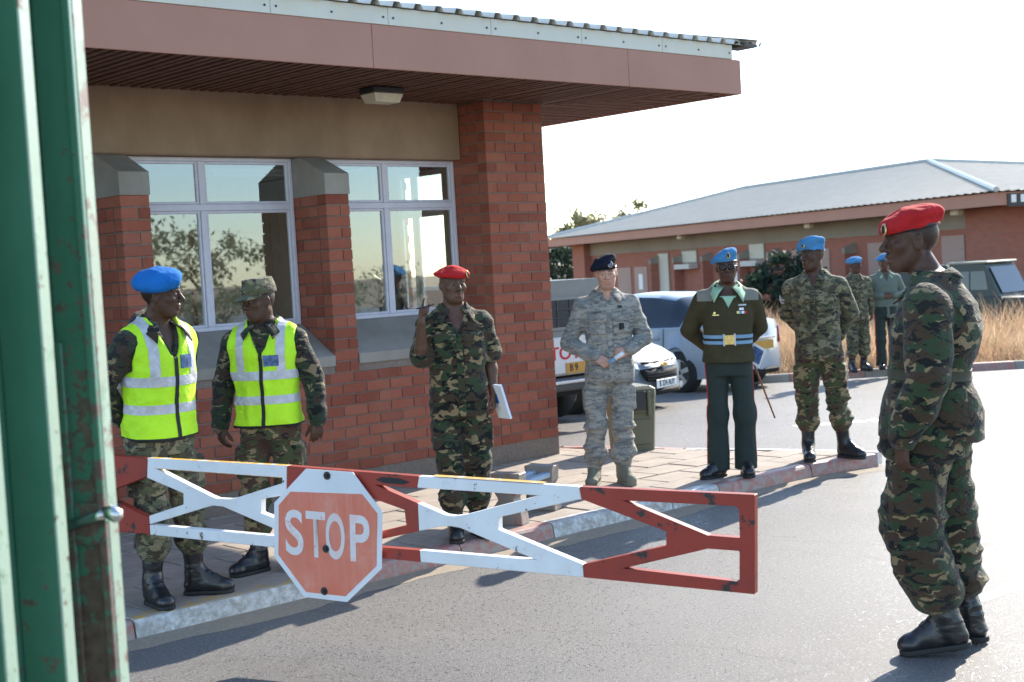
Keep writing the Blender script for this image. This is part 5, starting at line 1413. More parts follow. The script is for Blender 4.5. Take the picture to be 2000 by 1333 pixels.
# eaves: slatted soffit, mitred at the corner
EY, EX, SZ = 7.477, 9.744, 3.14
b = MB(); b.box((1.2, EY + .03, SZ + .045), (EX - .03, 14.5, SZ + .06)); b.obj('roof_space', M['dark_void'], GH)
sw_, gap = .044, .078
x = 1.9
while x < EX - .03:
    y1 = 8.897 if x < 7.72 else 8.58
    if x > 8.40: y1 = min(14, EY + (EX - x))          # mitre line running back from the corner
    if y1 - (EY + .022) > .05:
        b = MB(); dz = rng.uniform(-.003, .003)
        m0, m1 = (y1, y1) if x <= 8.40 else (EY + (EX - x), EY + (EX - x - sw_))
        b.add([(x, EY + .022, SZ + dz), (x + sw_, EY + .022, SZ + dz), (x + sw_, m1, SZ + dz), (x, m0, SZ + dz), (x, EY + .022, SZ + .03), (x + sw_, EY + .022, SZ + .03), (x + sw_, m1, SZ + .03), (x, m0, SZ + .03)],
              [(3, 2, 1, 0), (4, 5, 6, 7), (0, 1, 5, 4), (1, 2, 6, 5), (2, 3, 7, 6), (3, 0, 4, 7)])
        b.obj('soffit_slat', M['slat'], GH)
    x += gap
y = EY + .09
while y < 13.5:
    x0 = EX - (y - EY) if y < 8.60 else 8.405
    x0 = max(x0, 8.405)
    b = MB(); dz = rng.uniform(-.003, .003)
    e0 = max(8.405, EX - (y + sw_ - EY)) if y < 8.60 else 8.405
    b.add([(x0 + .004, y, SZ + dz), (EX - .022, y, SZ + dz), (EX - .022, y + sw_, SZ + dz), (e0 + .004, y + sw_, SZ + dz), (x0 + .004, y, SZ + .03), (EX - .022, y, SZ + .03), (EX - .022, y + sw_, SZ + .03), (e0 + .004, y + sw_, SZ + .03)],
          [(3, 2, 1, 0), (4, 5, 6, 7), (0, 1, 5, 4), (1, 2, 6, 5), (2, 3, 7, 6), (3, 0, 4, 7)])
    b.obj('soffit_slat', M['slat'], GH); y += gap
# fascia boards with joints, cream trim plates with screws, ribbed roof sheet
fz0, fz1 = SZ - .012, 3.424
for x0, x1 in ((1.2, 3.2), (3.203, 5.755), (5.758, 8.30), (8.303, EX)):
    b = MB(); b.cbox((x0, EY, fz0), (x1, EY + .018, fz1), .003); b.obj('fascia_board', M['fascia'], GH)
for y0, y1 in ((EY + .019, 10.2), (10.203, 12.8), (12.803, 14.5)):
    b = MB(); b.cbox((EX - .018, y0, fz0), (EX, y1, fz1), .003); b.obj('fascia_board', M['fascia'], GH)
tx1 = 9.633
x = 1.2; i = 0
while x < tx1 - .01:
    e = min(x + .94, tx1); b = MB(); b.cbox((x, EY - .006, fz1 + .001), (e - .003, EY + .012, 3.545), .002)
    tp = b.obj('trim_plate', M['trim'], GH)
    s_ = MB()
    for sx in (x + .04, (x + e) / 2, e - .045): s_.disc((sx, EY - .008, 3.475), (0, 1, 0), .008, .006, 8)
    s_.obj('screws', M['dark_metal'], tp); x = e
b = MB(); b.box((tx1 - .02, EY + .014, fz1 + .001), (tx1, 14.4, 3.545)); b.obj('trim_plate', M['trim'], GH)
def ribbed(b, x0, x1, y0, zf, pitch=.185, h=.036, yend=None, cut=None):
    """roof sheet: trapezoid ribs running up the slope"""
    prof = []; x = x0
    while x < x1:
        prof += [(x, 0), (x + pitch * .52, 0), (x + pitch * .62, h), (x + pitch * .90, h)]; x += pitch
    prof.append((x1, 0)); return prof
SL = math.tan(math.radians(11.5)); ze = 3.548; RX = 9.90
prof = ribbed(None, 1.0, RX, 0, 0)
b = MB(); y0 = EY - .045; rows = []
for t_ in (0, 1):
    row = []
    for x, h in prof:
        yb = min(4.2, max(.02, (RX - x) * 1.0))                 # hip running back from the corner
        yy = y0 + t_ * yb; row.append((x, yy, ze + h + SL * (yy - y0)))
    rows.append(row)
b.grid(rows); n0 = len(b.v)
rf = b.obj('roof_sheet', M['roof'], GH); sm = rf.modifiers.new('thickness', 'SOLIDIFY'); sm.thickness = .004
b = MB()
prof2 = ribbed(None, y0, 15.5, 0, 0); rows = []
for t_ in (0, 1):
    row = []
    for y, h in prof2:
        xb = min(4.2, max(.02, (y - y0))); xx = RX - t_ * xb; row.append((xx, y, ze + h + SL * (RX - xx)))
    rows.append(row)
b.grid(rows); rf = b.obj('roof_sheet', M['roof'], GH); sm = rf.modifiers.new('thickness', 'SOLIDIFY'); sm.thickness = .004
b = MB(); b.grid([[(RX + .02 - k + dx, y0 - .02 + k + dx, ze + .05 + SL * k - (.02 if dx else 0)) for k in (0, 4.2)] for dx in (-.09, 0, .09)]); b.obj('hip_cap', M['roof'], GH)
b = MB(); b.grid([[(1.0, y0 + 4.2 + d, ze + .06 + SL * 4.2 - abs(d) * .2), (RX - 4.2, y0 + 4.2 + d, ze + .06 + SL * 4.2 - abs(d) * .2)] for d in (-.15, 0, .15)]); b.obj('ridge_cap', M['roof'], GH)
b = MB(); b.add([(1.0, y0 + 4.25, ze + SL * 4.2), (RX - 4.2, y0 + 4.25, ze + SL * 4.2), (RX - 4.2, 15.5, ze), (1.0, 15.5, ze)], [(0, 1, 2, 3)]); b.obj('roof_back', M['roof'], GH)
# ragged flashing at the corner
b = MB(); b.box((RX - .16, y0 - .01, ze - .012), (RX + .02, y0 + .2, ze + .012)); b.box((RX - .22, y0 + .005, ze + .014), (RX - .03, y0 + .15, ze + .026)); b.obj('corner_flashing', M['dark_metal'], GH)
bl = thing('bulkhead_lamp', 'pale bulkhead lamp with a dark base under the slatted eaves', 'lamp', (6.45, 8.30, SZ))
b = MB(); b.cbox((-.145, -.095, -.052), (.145, .095, -.004), .008); b.obj('base', M['dark_metal'], bl)
b = MB(); b.add([(-.135, -.088, -.052), (.135, -.088, -.052), (.135, .088, -.052), (-.135, .088, -.052), (-.112, -.066, -.115), (.112, -.066, -.115), (.112, .066, -.115), (-.112, .066, -.115)], [(0, 1, 2, 3), (7, 6, 5, 4), (4, 5, 1, 0), (5, 6, 2, 1), (6, 7, 3, 2), (7, 4, 0, 3)])
b.obj('diffuser', M['lamp_glass'], bl, recalc=True)
# ------------------------------------------------------------------ the barrier boom
M['boom_red'] = worn('chipped_red_paint', [(.31, .030, .015), (.27, .027, .016)], (.022, .02, .02), chip=.60, scale=9, chipsoft=.012, grime=(.12, .03, .02), grime_amt=.3)
M['boom_white'] = worn('scuffed_white_paint', [(.74, .75, .76), (.69, .70, .71)], (.10, .07, .05), chip=.655, scale=20, chipsoft=.012, grime=(.5, .48, .44), grime_amt=.35)
M['boom_yellow'] = worn('flaking_yellow_paint', [(.60, .33, .03), (.55, .28, .03)], (.66, .66, .66), chip=.56, scale=22)
M['sign_white'] = worn('scuffed_sign_white', [(.72, .74, .77)], (.10, .08, .07), chip=.76, scale=20, grime=(.5, .47, .44), grime_amt=.3)
tS = NT('faded_sign_red'); v = tS.coord('Object')
c = tS.ramp(tS.noise(v, 7, 6, .62), [(.3, (.62, .150, .085)), (.6, (.66, .19, .12)), (.8, (.68, .30, .22))])
c = tS.mix(tS.ramp(tS.noise(tS.coord('Object', (9, 9, 1)), 3, 5, .6), [(.5, 0), (.8, .35)]), c, (.66, .36, .32))
c = tS.mix(tS.ramp(tS.noise(v, 30, 5, .7), [(.74, 0), (.77, .7)]), c, (.66, .60, .58))
tS.set('Base Color', c); tS.set('Roughness', .5); tS.bump(tS.noise(v, 5, 3), .25, .02); M['sign_red'] = tS.m
M['sign_letter'] = worn('worn_letter_white', [(.70, .66, .66), (.70, .56, .53)], (.45, .20, .15), chip=.68, scale=26, chipsoft=.05, grime=(.62, .42, .38), grime_amt=.35)
BD = Vector((.320, -.947, 0)).normalized(); BN = Vector((.947, .320, 0)).normalized()
BP = Vector((3.658, 5.196, 0))
def bw(a, z, d=0.0): return BP + BD * a + BN * d + Vector((0, 0, z))
OUT = [(-2.3, .935), (-1.163, .889), (-.297, .866), (.432, .833), (1.235, .806), (1.977, .795), (1.958, .401), (1.217, .425), (.414, .448), (-.389, .474), (-1.208, .503), (-2.3, .54)]
HOLES = [[(-1.185, .792), (-.945, .718), (-.950, .662), (-1.200, .592), (-1.41, .668), (-1.42, .70), (-1.41, .722)],
         [(-1.112, .836), (-.329, .808), (-.331, .783), (-.62, .704), (-.66, .697), (-.74, .698), (-.78, .710)],
         [(-1.188, .553), (-.385, .529), (-.40, .566), (-.70, .660), (-.76, .663), (-.80, .655)],
         [(-.465, .704), (.0, .775), (.345, .680), (.350, .610), (-.03, .520), (-.47, .637)],
         [(.199, .788), (1.030, .764), (.66, .669), (.60, .660), (.555, .664)],
         [(.06, .508), (1.000, .487), (.631, .610), (.58, .616), (.516, .610)],
         [(.824, .664), (1.226, .755), (1.598, .635), (1.595, .577), (1.216, .480), (.821, .610)],
         [(1.417, .755), (1.895, .748), (1.909, .738), (1.908, .622), (1.776, .626)],
         [(1.402, .474), (1.773, .573), (1.904, .570), (1.898, .456), (1.885, .448)]]
HOLES.insert(0, [(-2.1, .88), (-1.46, .855), (-1.70, .735), (-1.9, .735)]); HOLES.insert(0, [(-2.1, .585), (-1.9, .665), (-1.70, .665), (-1.46, .575)])
from mathutils.geometry import delaunay_2d_cdt
pts, edges = [], []
def loop(L):
    o = len(pts); pts.extend(Vector(p) for p in L); edges.extend((o + i, o + (i + 1) % len(L)) for i in range(len(L)))
loop(OUT)
for h_ in HOLES: loop(h_)
CUTS = [-1.168, -.30, .427, 1.226]
for c_ in CUTS:
    o = len(pts); pts.extend([Vector((c_, 1.2)), Vector((c_ - .02, .2))]); edges.append((o, o + 1))
V2, E2, F2, *_ = delaunay_2d_cdt(pts, edges, [], 0, 1e-5)
boom = thing('barrier_boom', 'red and white lattice steel barrier boom reaching out over the road', 'barrier')
TH = .042
groups = {}
for f_ in F2:
    c_ = sum((V2[i] for i in f_), Vector((0, 0))) / len(f_)
    if not inside(c_.x, c_.y, OUT) or any(inside(c_.x, c_.y, h_) for h_ in HOLES): continue
    sec = sum(c_.x > q - .02 * (.866 - c_.y) for q in CUTS); groups.setdefault(sec, []).append(f_)
for sec, fs in sorted(groups.items()):
    b = MB(); used = {}; 
    cnt = {}
    for f_ in fs:
        for i in range(len(f_)): cnt[frozenset((f_[i], f_[(i + 1) % len(f_)]))] = cnt.get(frozenset((f_[i], f_[(i + 1) % len(f_)])), 0) + 1
    ids = sorted({i for f_ in fs for i in f_}); k = {i: j for j, i in enumerate(ids)}; n = len(ids)
    b.v = [bw(V2[i].x, V2[i].y, 0) for i in ids] + [bw(V2[i].x, V2[i].y, TH) for i in ids]
    for f_ in fs:
        q = [k[i] for i in f_]
        b.f.append(tuple(q)); b.f.append(tuple(n + i for i in reversed(q))); b.mi += [0, 0]
        for i in range(len(f_)):
            if cnt[frozenset((f_[i], f_[(i + 1) % len(f_)]))] == 1:
                a, e = k[f_[i]], k[f_[(i + 1) % len(f_)]]
                top = abs(b.v[a][2] - b.v[e][2]) < .06 and min(b.v[a][2], b.v[e][2]) > .79
                b.f.append((a, n + a, n + e, e)); b.mi.append(1 if top and sec in (1, 3) else 0)
    mt = M['boom_red'] if sec % 2 == 0 else M['boom_white']
    ob = b.obj('red_section' if sec % 2 == 0 else 'white_section', [mt, M['boom_yellow'] if sec in (1,) else mt], boom, recalc=True)
    bv = ob.modifiers.new('edge', 'BEVEL'); bv.width = .003; bv.segments = 1; bv.limit_method = 'ANGLE'; bv.angle_limit = math.radians(40)
# remains of yellow on the long white rail and a dark scrape on the red one
b = MB(); b.add([bw(.50, .833, .002), bw(1.05, .8145, .002), bw(1.05, .8148, TH - .004), bw(.50, .8334, TH - .004)], [(0, 1, 2, 3)])
b.v = [(q_[0], q_[1], q_[2] + .0035) for q_ in b.v]
b.obj('yellow_strip', M['boom_yellow'], boom)
b = MB(); rows = [(.20, .812), (.235, .826), (.33, .822), (.385, .806), (.35, .794), (.25, .798)]; b.add([bw(a, z, -.0016) for a, z in rows], [tuple(range(6))]); b.obj('scrape', M['belt_black'], boom)
# pivot post and counterweight beyond the gate leaf
pp = bw(-2.28, 0, .09); pv = thing('barrier_post', 'red steel pivot post of the barrier, behind the green gate', 'post', pp)
b = MB(); b.cbox((-.09, -.09, 0), (.09, .09, 1.05), .008); b.obj('post', M['boom_red'], pv)
b = MB(); b.cbox((-.16, -.16, 0), (.16, .16, .02), .004); b.obj('base_plate', M['dark_metal'], pv)
# ------------------------------------------------------------------ the stop sign bolted to it
sg = thing('stop_sign', 'faded red and white octagonal sign reading STOP, bolted to the barrier', 'sign')
OCT = [(-.171, .858), (.092, .848), (.241, .672), (.218, .412), (.016, .247), (-.228, .255), (-.389, .437), (-.368, .693)]
RED = [(-.268, .749), (.137, .749), (.214, .663), (.192, .424), (.010, .273), (-.214, .279), (-.362, .447), (-.341, .683)]
def plate(poly, d0, d1): 
    b = MB(); n = len(poly)
    b.v = [bw(a, z, d0) for a, z in poly] + [bw(a, z, d1) for a, z in poly]
    b.f = [tuple(range(n)), tuple(range(2 * n - 1, n - 1, -1))] + [(i, n + i, n + (i + 1) % n, (i + 1) % n) for i in range(n)]; b.mi = [0] * len(b.f); return b
plate(OCT, -.0215, -.0185).obj('plate', M['sign_white'], sg, recalc=True)
plate(RED, -.0228, -.0216).obj('red_field', M['sign_red'], sg, recalc=True)
def letter_mesh(ch, a0, a1, z0, z1, tilt, d, mat, name):
    cu = bpy.data.curves.new('t', 'FONT'); cu.body = ch; cu.size = 1; cu.extrude = .0; cu.offset = .018
    o = bpy.data.objects.new('t', cu); me = bpy.data.meshes.new_from_object(o); bpy.data.objects.remove(o); bpy.data.curves.remove(cu)
    xs_ = [v_.co.x for v_ in me.vertices]; ys_ = [v_.co.y for v_ in me.vertices]
    for v_ in me.vertices:
        u = (v_.co.x - min(xs_)) / (max(xs_) - min(xs_)); w = (v_.co.y - min(ys_)) / (max(ys_) - min(ys_))
        a = a0 + (a1 - a0) * u + tilt * w; z = z0 + (z1 - z0) * w - .035 * (a - a0)
        v_.co = bw(a, z, d)
    me.name = name; me.materials.append(mat); return me
for ch, a0, a1 in (('S', -.316, -.212), ('T', -.196, -.084), ('O', -.084, .022), ('P', .052, .160)):
    z0 = .452 - .035 * (a0 + .31) * 1.0; link('letter', letter_mesh(ch, a0, a1, z0, z0 + .215, .010, -.0240, M['sign_letter'], 'letter'), sg)
for a, z in ((-.051, .829), (-.083, .489), (-.108, .290)):
    b = MB(); b.disc(bw(a, z, -.024), BN, .019, .003, 16); b.cur = 1; b.disc(bw(a, z, -.029), BN, .010, .010, 6); b.obj('bolt', [M['dark_metal'], M['black_rubber']], sg)

# ------------------------------------------------------------------ the green gate leaf in the foreground
def m_gate(name, rust):
    t = NT(name); v = t.coord('Object')
    c = t.ramp(t.noise(v, 4, 5, .6), [(.3, (.046, .160, .100)), (.7, (.064, .195, .128))])
    c = t.mix(t.ramp(t.noise(t.coord('Object', (14, 14, 1)), 2, 4), [(.5, 0), (.8, .25)]), c, (.045, .11, .075))
    g = t.n('ShaderNodeSeparateXYZ'); t.l(v, g.inputs[0])
    low = t.math('MULTIPLY', t.math('SUBTRACT', 1.75, g.outputs['Z']), .17)      # rust has taken hold lower down
    n = t.math('ADD', t.noise(v, 26, 8, .70), t.math('MINIMUM', low, .17))
    c = t.mix(t.ramp(n, [(rust - .03, 0), (rust + .01, 1)]), c, t.ramp(t.noise(v, 40, 4), [(.3, (.085, .045, .034)), (.7, (.17, .10, .078))]))
    c = t.mix(t.ramp(t.noise(v, 55, 5, .7), [(.70, 0), (.73, .8)]), c, (.30, .36, .27))
    t.set('Base Color', c); t.set('Roughness', t.ramp(n, [(rust - .05, .40), (rust, .7)])); t.set('Specular IOR Level', .8); t.bump(n, .2, .003); return t.m
M['gate'] = m_gate('green_gate_paint', .72); M['gate_frame'] = m_gate('rusted_green_paint', .575)
M['gate_sunlit_rusty'] = worn('rust_flecked_sunlit_green', [(.31, .41, .32), (.22, .33, .24)], (.20, .13, .11), chip=.57, scale=16, rough=.45, grime=(.30, .24, .20), grime_amt=.5, chipsoft=.04)  # edge post crest: pale green carries the sunlight, flecked with real rust
M['gate_sunlit'] = worn('sunlit_green_gate_face', [(.31, .41, .32), (.24, .35, .26)], (.13, .075, .055), chip=.62, scale=24, rough=.4, grime=(.22, .30, .2), grime_amt=.3)  # paler copy of the gate green: sun on the crests put into the colour
GF = 3.0
gd = (FW * math.cos(math.radians(15)) + RW * math.sin(math.radians(15)))
gt = thing('gate_leaf', 'tall green ribbed steel gate leaf, rusted near its latch, close to the viewer', 'gate', FR(3.0, -.966, 0), math.atan2(gd.y, gd.x))
# local x runs along the leaf towards its free edge, -y is the side seen
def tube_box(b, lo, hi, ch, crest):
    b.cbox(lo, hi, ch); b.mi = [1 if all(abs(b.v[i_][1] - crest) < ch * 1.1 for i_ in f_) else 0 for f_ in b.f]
CR = -.098
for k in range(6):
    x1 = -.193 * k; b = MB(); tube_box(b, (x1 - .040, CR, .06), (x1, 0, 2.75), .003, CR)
    b.obj('edge_post' if k == 0 else 'rib', [M['gate_frame'] if k == 0 else M['gate'], M['gate_sunlit_rusty'] if k == 0 else M['gate_sunlit']], gt)
    b = MB(); b.cbox((x1 - .192, .001, .06), (x1 - .001, .007, 2.75), .002); b.obj('steel_panel', M['gate'], gt)
# the near face of the edge post: two lips, a cross bar and the latch
for y0, y1 in ((CR, CR + .018), (-.022, -.006)):
    b = MB(); tube_box(b, (-.054, y0, .06), (-.041, y1, 2.75 if y0 == CR else 1.62), .002, y0); b.obj('channel_lip', M['gate_frame'], gt)
b = MB(); b.cbox((-.052, CR + .019, 1.185), (-.041, -.023, 1.275), .002); b.obj('cross_bar', M['gate_frame'], gt)
M['steel'] = plain('bare_worn_steel', (.62, .61, .59), .24, metal=1.0, var=.12, scale=30)
b = MB(); b.tube([(-.064, -.018, 1.228), (-.068, CR + .010, 1.250), (-.066, CR - .010, 1.256)], .0115, 10); b.tube([(-.064, CR - .006, 1.258), (-.066, CR - .022, 1.258), (-.064, CR - .038, 1.248), (-.062, CR - .044, 1.243)], [.012, .017, .016, .007], 10); b.obj('latch_bolt', M['steel'], gt, True)
b = MB(); b.disc((-.048, CR + .02, 1.238), (1, 0, 0), .022, .012, 18); b.obj('latch_boss', M['gate_frame'], gt)
# ------------------------------------------------------------------ small things on the pavement
bn = thing('insulated_container', 'tall olive plastic insulated drink container with a buckled lid, behind the airman', 'container', Vector((8.90, 8.20, .1)) , math.atan2(RW.y, RW.x) + .30)
M['olive_plastic'] = plain('olive_plastic', (.125, .125, .075), .55, var=.06, scale=5, bump=.1, bscale=150)
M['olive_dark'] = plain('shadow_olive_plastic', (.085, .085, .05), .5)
def frustum(b, w0, d0, z0, w1, d1, z1, ch=.02):
    def ring(w, d, z): return [(-w + ch, -d, z), (w - ch, -d, z), (w, -d + ch, z), (w, d - ch, z), (w - ch, d, z), (-w + ch, d, z), (-w, d - ch, z), (-w, -d + ch, z)]
    b.add(ring(w0, d0, z0) + ring(w1, d1, z1), [tuple(range(7, -1, -1)), tuple(range(8, 16))] + [(i, (i + 1) % 8, 8 + (i + 1) % 8, 8 + i) for i in range(8)])
b = MB(); frustum(b, .140, .19, 0, .162, .21, .47); b.obj('body', M['olive_plastic'], bn)
b = MB(); frustum(b, .166, .214, .474, .164, .212, .535); frustum(b, .164, .212, .535, .130, .18, .56); b.obj('lid', M['olive_plastic'], bn)
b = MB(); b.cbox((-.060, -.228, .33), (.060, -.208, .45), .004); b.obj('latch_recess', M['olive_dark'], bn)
b = MB(); b.cbox((-.052, -.240, .36), (.052, -.226, .52), .006); b.cbox((-.045, -.246, .40), (.045, -.240, .43), .002); b.obj('latch', M['dark_metal'], bn)
for sx in (-1, 1): b = MB(); b.cbox((sx * .082 - .014, -.240, .30), (sx * .082 + .014, -.205, .52), .006); b.obj('latch_guard', M['olive_plastic'], bn)
b = MB(); b.cbox((-.10, -.212, .06), (.10, -.196, .28), .01); b.obj('front_panel', M['olive_plastic'], bn)
b = MB(); b.tube([(-.02, -.10, .555), (-.02, -.09, .595), (-.02, .09, .595), (-.02, .10, .555)], .013, 8); b.obj('handle', M['olive_plastic'], bn)

M['bench_conc'] = worn('paint_splashed_concrete', [(.30, .255, .215), (.24, .20, .17)], (.46, .13, .10), chip=.60, scale=17, chipsoft=.05, grime_amt=.4)
M['pale_blue'] = worn('pale_blue_paint', [(.33, .45, .58)], (.55, .55, .54), chip=.58, scale=14)
bd = (FR(9.28, .15) - FR(8.80, -.075)); bl_ = bd.length
bc = thing('concrete_bench', 'broken concrete bench with two splayed supports and pale blue rails, by the kerb', 'bench', FR(8.80, -.075, .1), math.atan2(bd.y, bd.x))
def support(x, hh, k):
    b = MB(); poly = [(-.11, 0), (.11, 0), (.10, .10), (.055, .16), (.055, hh - .16), (.095, hh - .10), (.105, hh), (-.105, hh), (-.095, hh - .10), (-.055, hh - .16), (-.055, .16), (-.10, .10)]
    vs = [(x - .055, p, z) for p, z in poly] + [(x + .055, p, z) for p, z in poly]; n = len(poly)
    b.add(vs, [tuple(range(n)), tuple(range(2 * n - 1, n - 1, -1))] + [(i, n + i, n + (i + 1) % n, (i + 1) % n) for i in range(n)])
    o = b.obj('support', M['bench_conc'], bc, recalc=True); m = o.modifiers.new('b', 'BEVEL'); m.width = .010; m.segments = 1
support(0, .33, 0); support(bl_, .30, 1)
for y, z in ((-.055, .225), (.05, .235)):
    b = MB(); b.cbox((.04, y - .03, z), (bl_ - .04, y + .03, z + .035), .006); b.obj('rail', M['pale_blue'], bc)

# ------------------------------------------------------------------ vehicles
M['silver'] = plain('silver_blue_paint', (.13, .175, .22), .45, metal=.1, var=.02, coat=.3)
M['silver2'] = plain('pale_silver_paint', (.30, .35, .41), .40, metal=.15, var=.02, coat=.5)
M['white_paint'] = plain('white_car_paint', (.62, .62, .62), .4, var=.05, coat=.3)
M['canopy'] = plain('grey_canopy', (.20, .21, .20), .55, var=.08)
M['drab'] = plain('drab_green_paint', (.034, .050, .044), .5, var=.08)
M['drab_top'] = plain('drab_canvas', (.05, .07, .07), .8, var=.1)
M['car_glass'] = plain('tinted_car_glass', (.012, .018, .024), .04, spec=.8, var=.05)
M['tyre'] = plain('tyre_rubber', (.018, .018, .018), .8, var=.2)
M['alloy'] = plain('alloy_wheel', (.55, .56, .58), .3, metal=.9)
M['chrome'] = plain('chrome', (.75, .75, .76), .12, metal=1.0)
M['headlamp'] = plain('clear_lamp', (.62, .64, .66), .08, metal=.5, var=.3, scale=30)
M['lamp_red'] = plain('red_tail_lamp', (.48, .02, .03), .12, coat=1)
M['plate_yellow'] = plain('yellow_plate', (.52, .25, .025), .5); M['plate_white'] = plain('white_plate', (.72, .72, .72), .45)
M['grille'] = plain('black_grille', (.012, .012, .013), .75, spec=.2)
def text_mesh(txt, size, mat, name, ext=.001, sx=1.0):
    cu = bpy.data.curves.new('t', 'FONT'); cu.body = txt; cu.size = size; cu.align_x = 'CENTER'; cu.align_y = 'CENTER'; cu.extrude = ext; cu.offset = size * .012
    o = bpy.data.objects.new('t', cu); me = bpy.data.meshes.new_from_object(o); bpy.data.objects.remove(o); bpy.data.curves.remove(cu)
    me.transform(Matrix.Diagonal((sx, 1, 1, 1))); me.name = name; me.materials.append(mat); return me
def wheel(parent, x, y, r=.32, w=.20, rim=M['alloy']):
    s = 1 if x > 0 else -1
    b = MB(); pr = [(r * .62, -w / 2), (r * .90, -w / 2), (r, -w * .36), (r, w * .36), (r * .90, w / 2), (r * .62, w / 2)]; n = 28
    b.grid([[(x + q, y + rr * math.cos(a), r + rr * math.sin(a)) for rr, q in pr] for a in [2 * math.pi * i / n for i in range(n + 1)]])
    wh = b.obj('wheel', M['tyre'], parent, True, True)
    b = MB(); b.disc((x + s * w * .20, y, r), (1, 0, 0), r * .63, w * .3, 24); b.cur = 1; xo = x + s * w * .40
    for i in range(5):
        a = 2 * math.pi * i / 5 + .3; c, d = math.cos(a), math.sin(a); q = r * .09
        b.add([(xo, y + c * .03 - d * q, r + d * .03 + c * q), (xo, y + c * .03 + d * q, r + d * .03 - c * q), (xo, y + c * r * .60 + d * q * 1.3, r + d * r * .60 - c * q * 1.3), (xo, y + c * r * .60 - d * q * 1.3, r + d * r * .60 + c * q * 1.3)], [(0, 1, 2, 3)])
    b.grid([[(xo + .004, y + rr * math.cos(a), r + rr * math.sin(a)) for rr in (r * .56, r * .64)] for a in [2 * math.pi * i / 24 for i in range(25)]])
    o = b.obj('rim', [M['dark_metal'], rim], wh, recalc=False)
    return wh
def sedan(root, paint, L=4.55, W=1.79, hatch=False):
    h = L / 2; ax = (1.32, -1.36); rr = .36
    def itp(y, P): return float(np.interp(y, [p[0] for p in P], [p[1] for p in P]))
    WID = [(-h, .70), (-h + .1, .80), (-h + .5, .88), (-1, .895), (1, .895), (h - .55, .875), (h - .15, .80), (h, .66)]
    BEL = [(-h, .84), (-h + .06, .93), (-1.6, .965), (-.5, .945), (.9, .90), (1.6, .80), (h - .2, .68), (h - .03, .58), (h, .52)]
    TOP = [(-h, .86), (-h + .05, 1.00), (-h + .55, 1.06), (-1.15, 1.40), (-.75, 1.455), (-.2, 1.475), (.2, 1.44), (.95, .985), (1.5, .90), (h - .3, .77), (h - .04, .63), (h, .55)]
    RW_ = [(-h, .55), (-1.75, .62), (-1.1, .575), (.2, .60), (.95, .72), (1.5, .70), (h, .55)]
    ys = sorted(set([round(-h + L * i / 62, 4) for i in range(63)] + [a + d for a in ax for d in (-rr, -rr * .92, rr * .92, rr)]))
    def bend(x, y):
        t_ = max(0, (abs(y) - (h - .9)) / .9); return y - math.copysign(.34 * (abs(x) / .88) ** 2.4 * t_, y)
    rows = []
    for y in ys:
        w = itp(y, WID); be = itp(y, BEL); tp = itp(y, TOP); rw = itp(y, RW_); zl = .22 + .05 * max(0, abs(y) - h + .3) / .3
        za = max([math.sqrt(max(rr * rr - (y - a) ** 2, 0)) + .31 for a in ax if abs(y - a) < rr] + [zl])
        tp = max(tp, be + .004); cab = tp > be + .12
        r_ = [(0, zl), (w * .85, zl), (w * .965, za), (w * .99, max(za + .01, .40)), (w, max(za + .02, .56)), (w * .985, max(za + .03, .70 if be > .75 else be - .08)), (w * .955, max(be, za + .05))]
        if cab: r_ += [(w * .93, be + .015), (rw + (w * .93 - rw) * .45, be + (tp - be) * .52), (rw, tp - .05), (rw * .82, tp - .012), (rw * .45, tp), (0, tp + .006)]
        else: r_ += [(w * .93, be + (tp - be) * .35 + .004), (w * .86, be + (tp - be) * .6 + .006), (rw * .98, tp - .006 + .006), (rw * .8, tp + .004), (rw * .45, tp + .014), (0, tp + .018)]
        rows.append([(x, bend(x, y), z) for x, z in r_])
    b = MB(); n = len(rows[0])
    for sx in (1, -1):
        o = len(b.v); b.v += [(x * sx, y, z) for r_ in rows for x, y, z in r_]
        for i in range(len(rows) - 1):
            ym = (ys[i] + ys[i + 1]) / 2
            for j in range(n - 1):
                q = (o + i * n + j, o + i * n + j + 1, o + (i + 1) * n + j + 1, o + (i + 1) * n + j)
                b.f.append(q if sx < 0 else q[::-1])
                g = 0
                side = j in (7, 8)
                if side and -1.42 < ym < .62 and not (-.42 < ym < -.33): g = 1
                if j >= 9 and (.25 < ym < .97): g = 1
                if j >= 9 and (-1.72 < ym < -1.14): g = 1
                if j == 0: g = 2
                b.mi.append(g)
        for e_, fl in ((0, False), (len(rows) - 1, True)):
            ids = [o + e_ * n + j for j in range(n)]; b.f.append(tuple(ids if (fl == (sx > 0)) else ids[::-1])); b.mi.append(0)
    me = b.mesh('body', [paint, M['car_glass'], M['grille']]); 
    bm = bmesh.new(); bm.from_mesh(me); bmesh.ops.remove_doubles(bm, verts=bm.verts, dist=.0005); bmesh.ops.recalc_face_normals(bm, faces=bm.faces); bm.to_mesh(me); bm.free()
    auto_smooth(me, 38); bo = link('body', me, root)
    b = MB(); b.box((-.78, -h + .35, .25), (.78, h - .4, .60)); b.obj('underbody', M['grille'], root)
    for a in ax:
        for sx in (-1, 1): wheel(root, sx * .775, a, .315, .20)
    # door seams, handles and window surrounds
    for y in (-1.10, -.375, .78):
        for sx in (-1, 1):
            s_ = MB(); s_.tube([(sx * itp(y, WID) * .992 + sx * .003, y, .38), (sx * itp(y, WID) + sx * .003, y, .60), (sx * itp(y, WID) * .957 + sx * .003, y, itp(y, BEL))], .004, 4); s_.obj('door_seam', M['grille'], root)
    for y in (-.92, .02):
        for sx in (-1, 1): s_ = MB(); s_.cbox((sx * .888 - .014, y - .10, .80), (sx * .888 + .014, y + .10, .83), .006); s_.obj('door_handle', paint, root)
    return bend, h
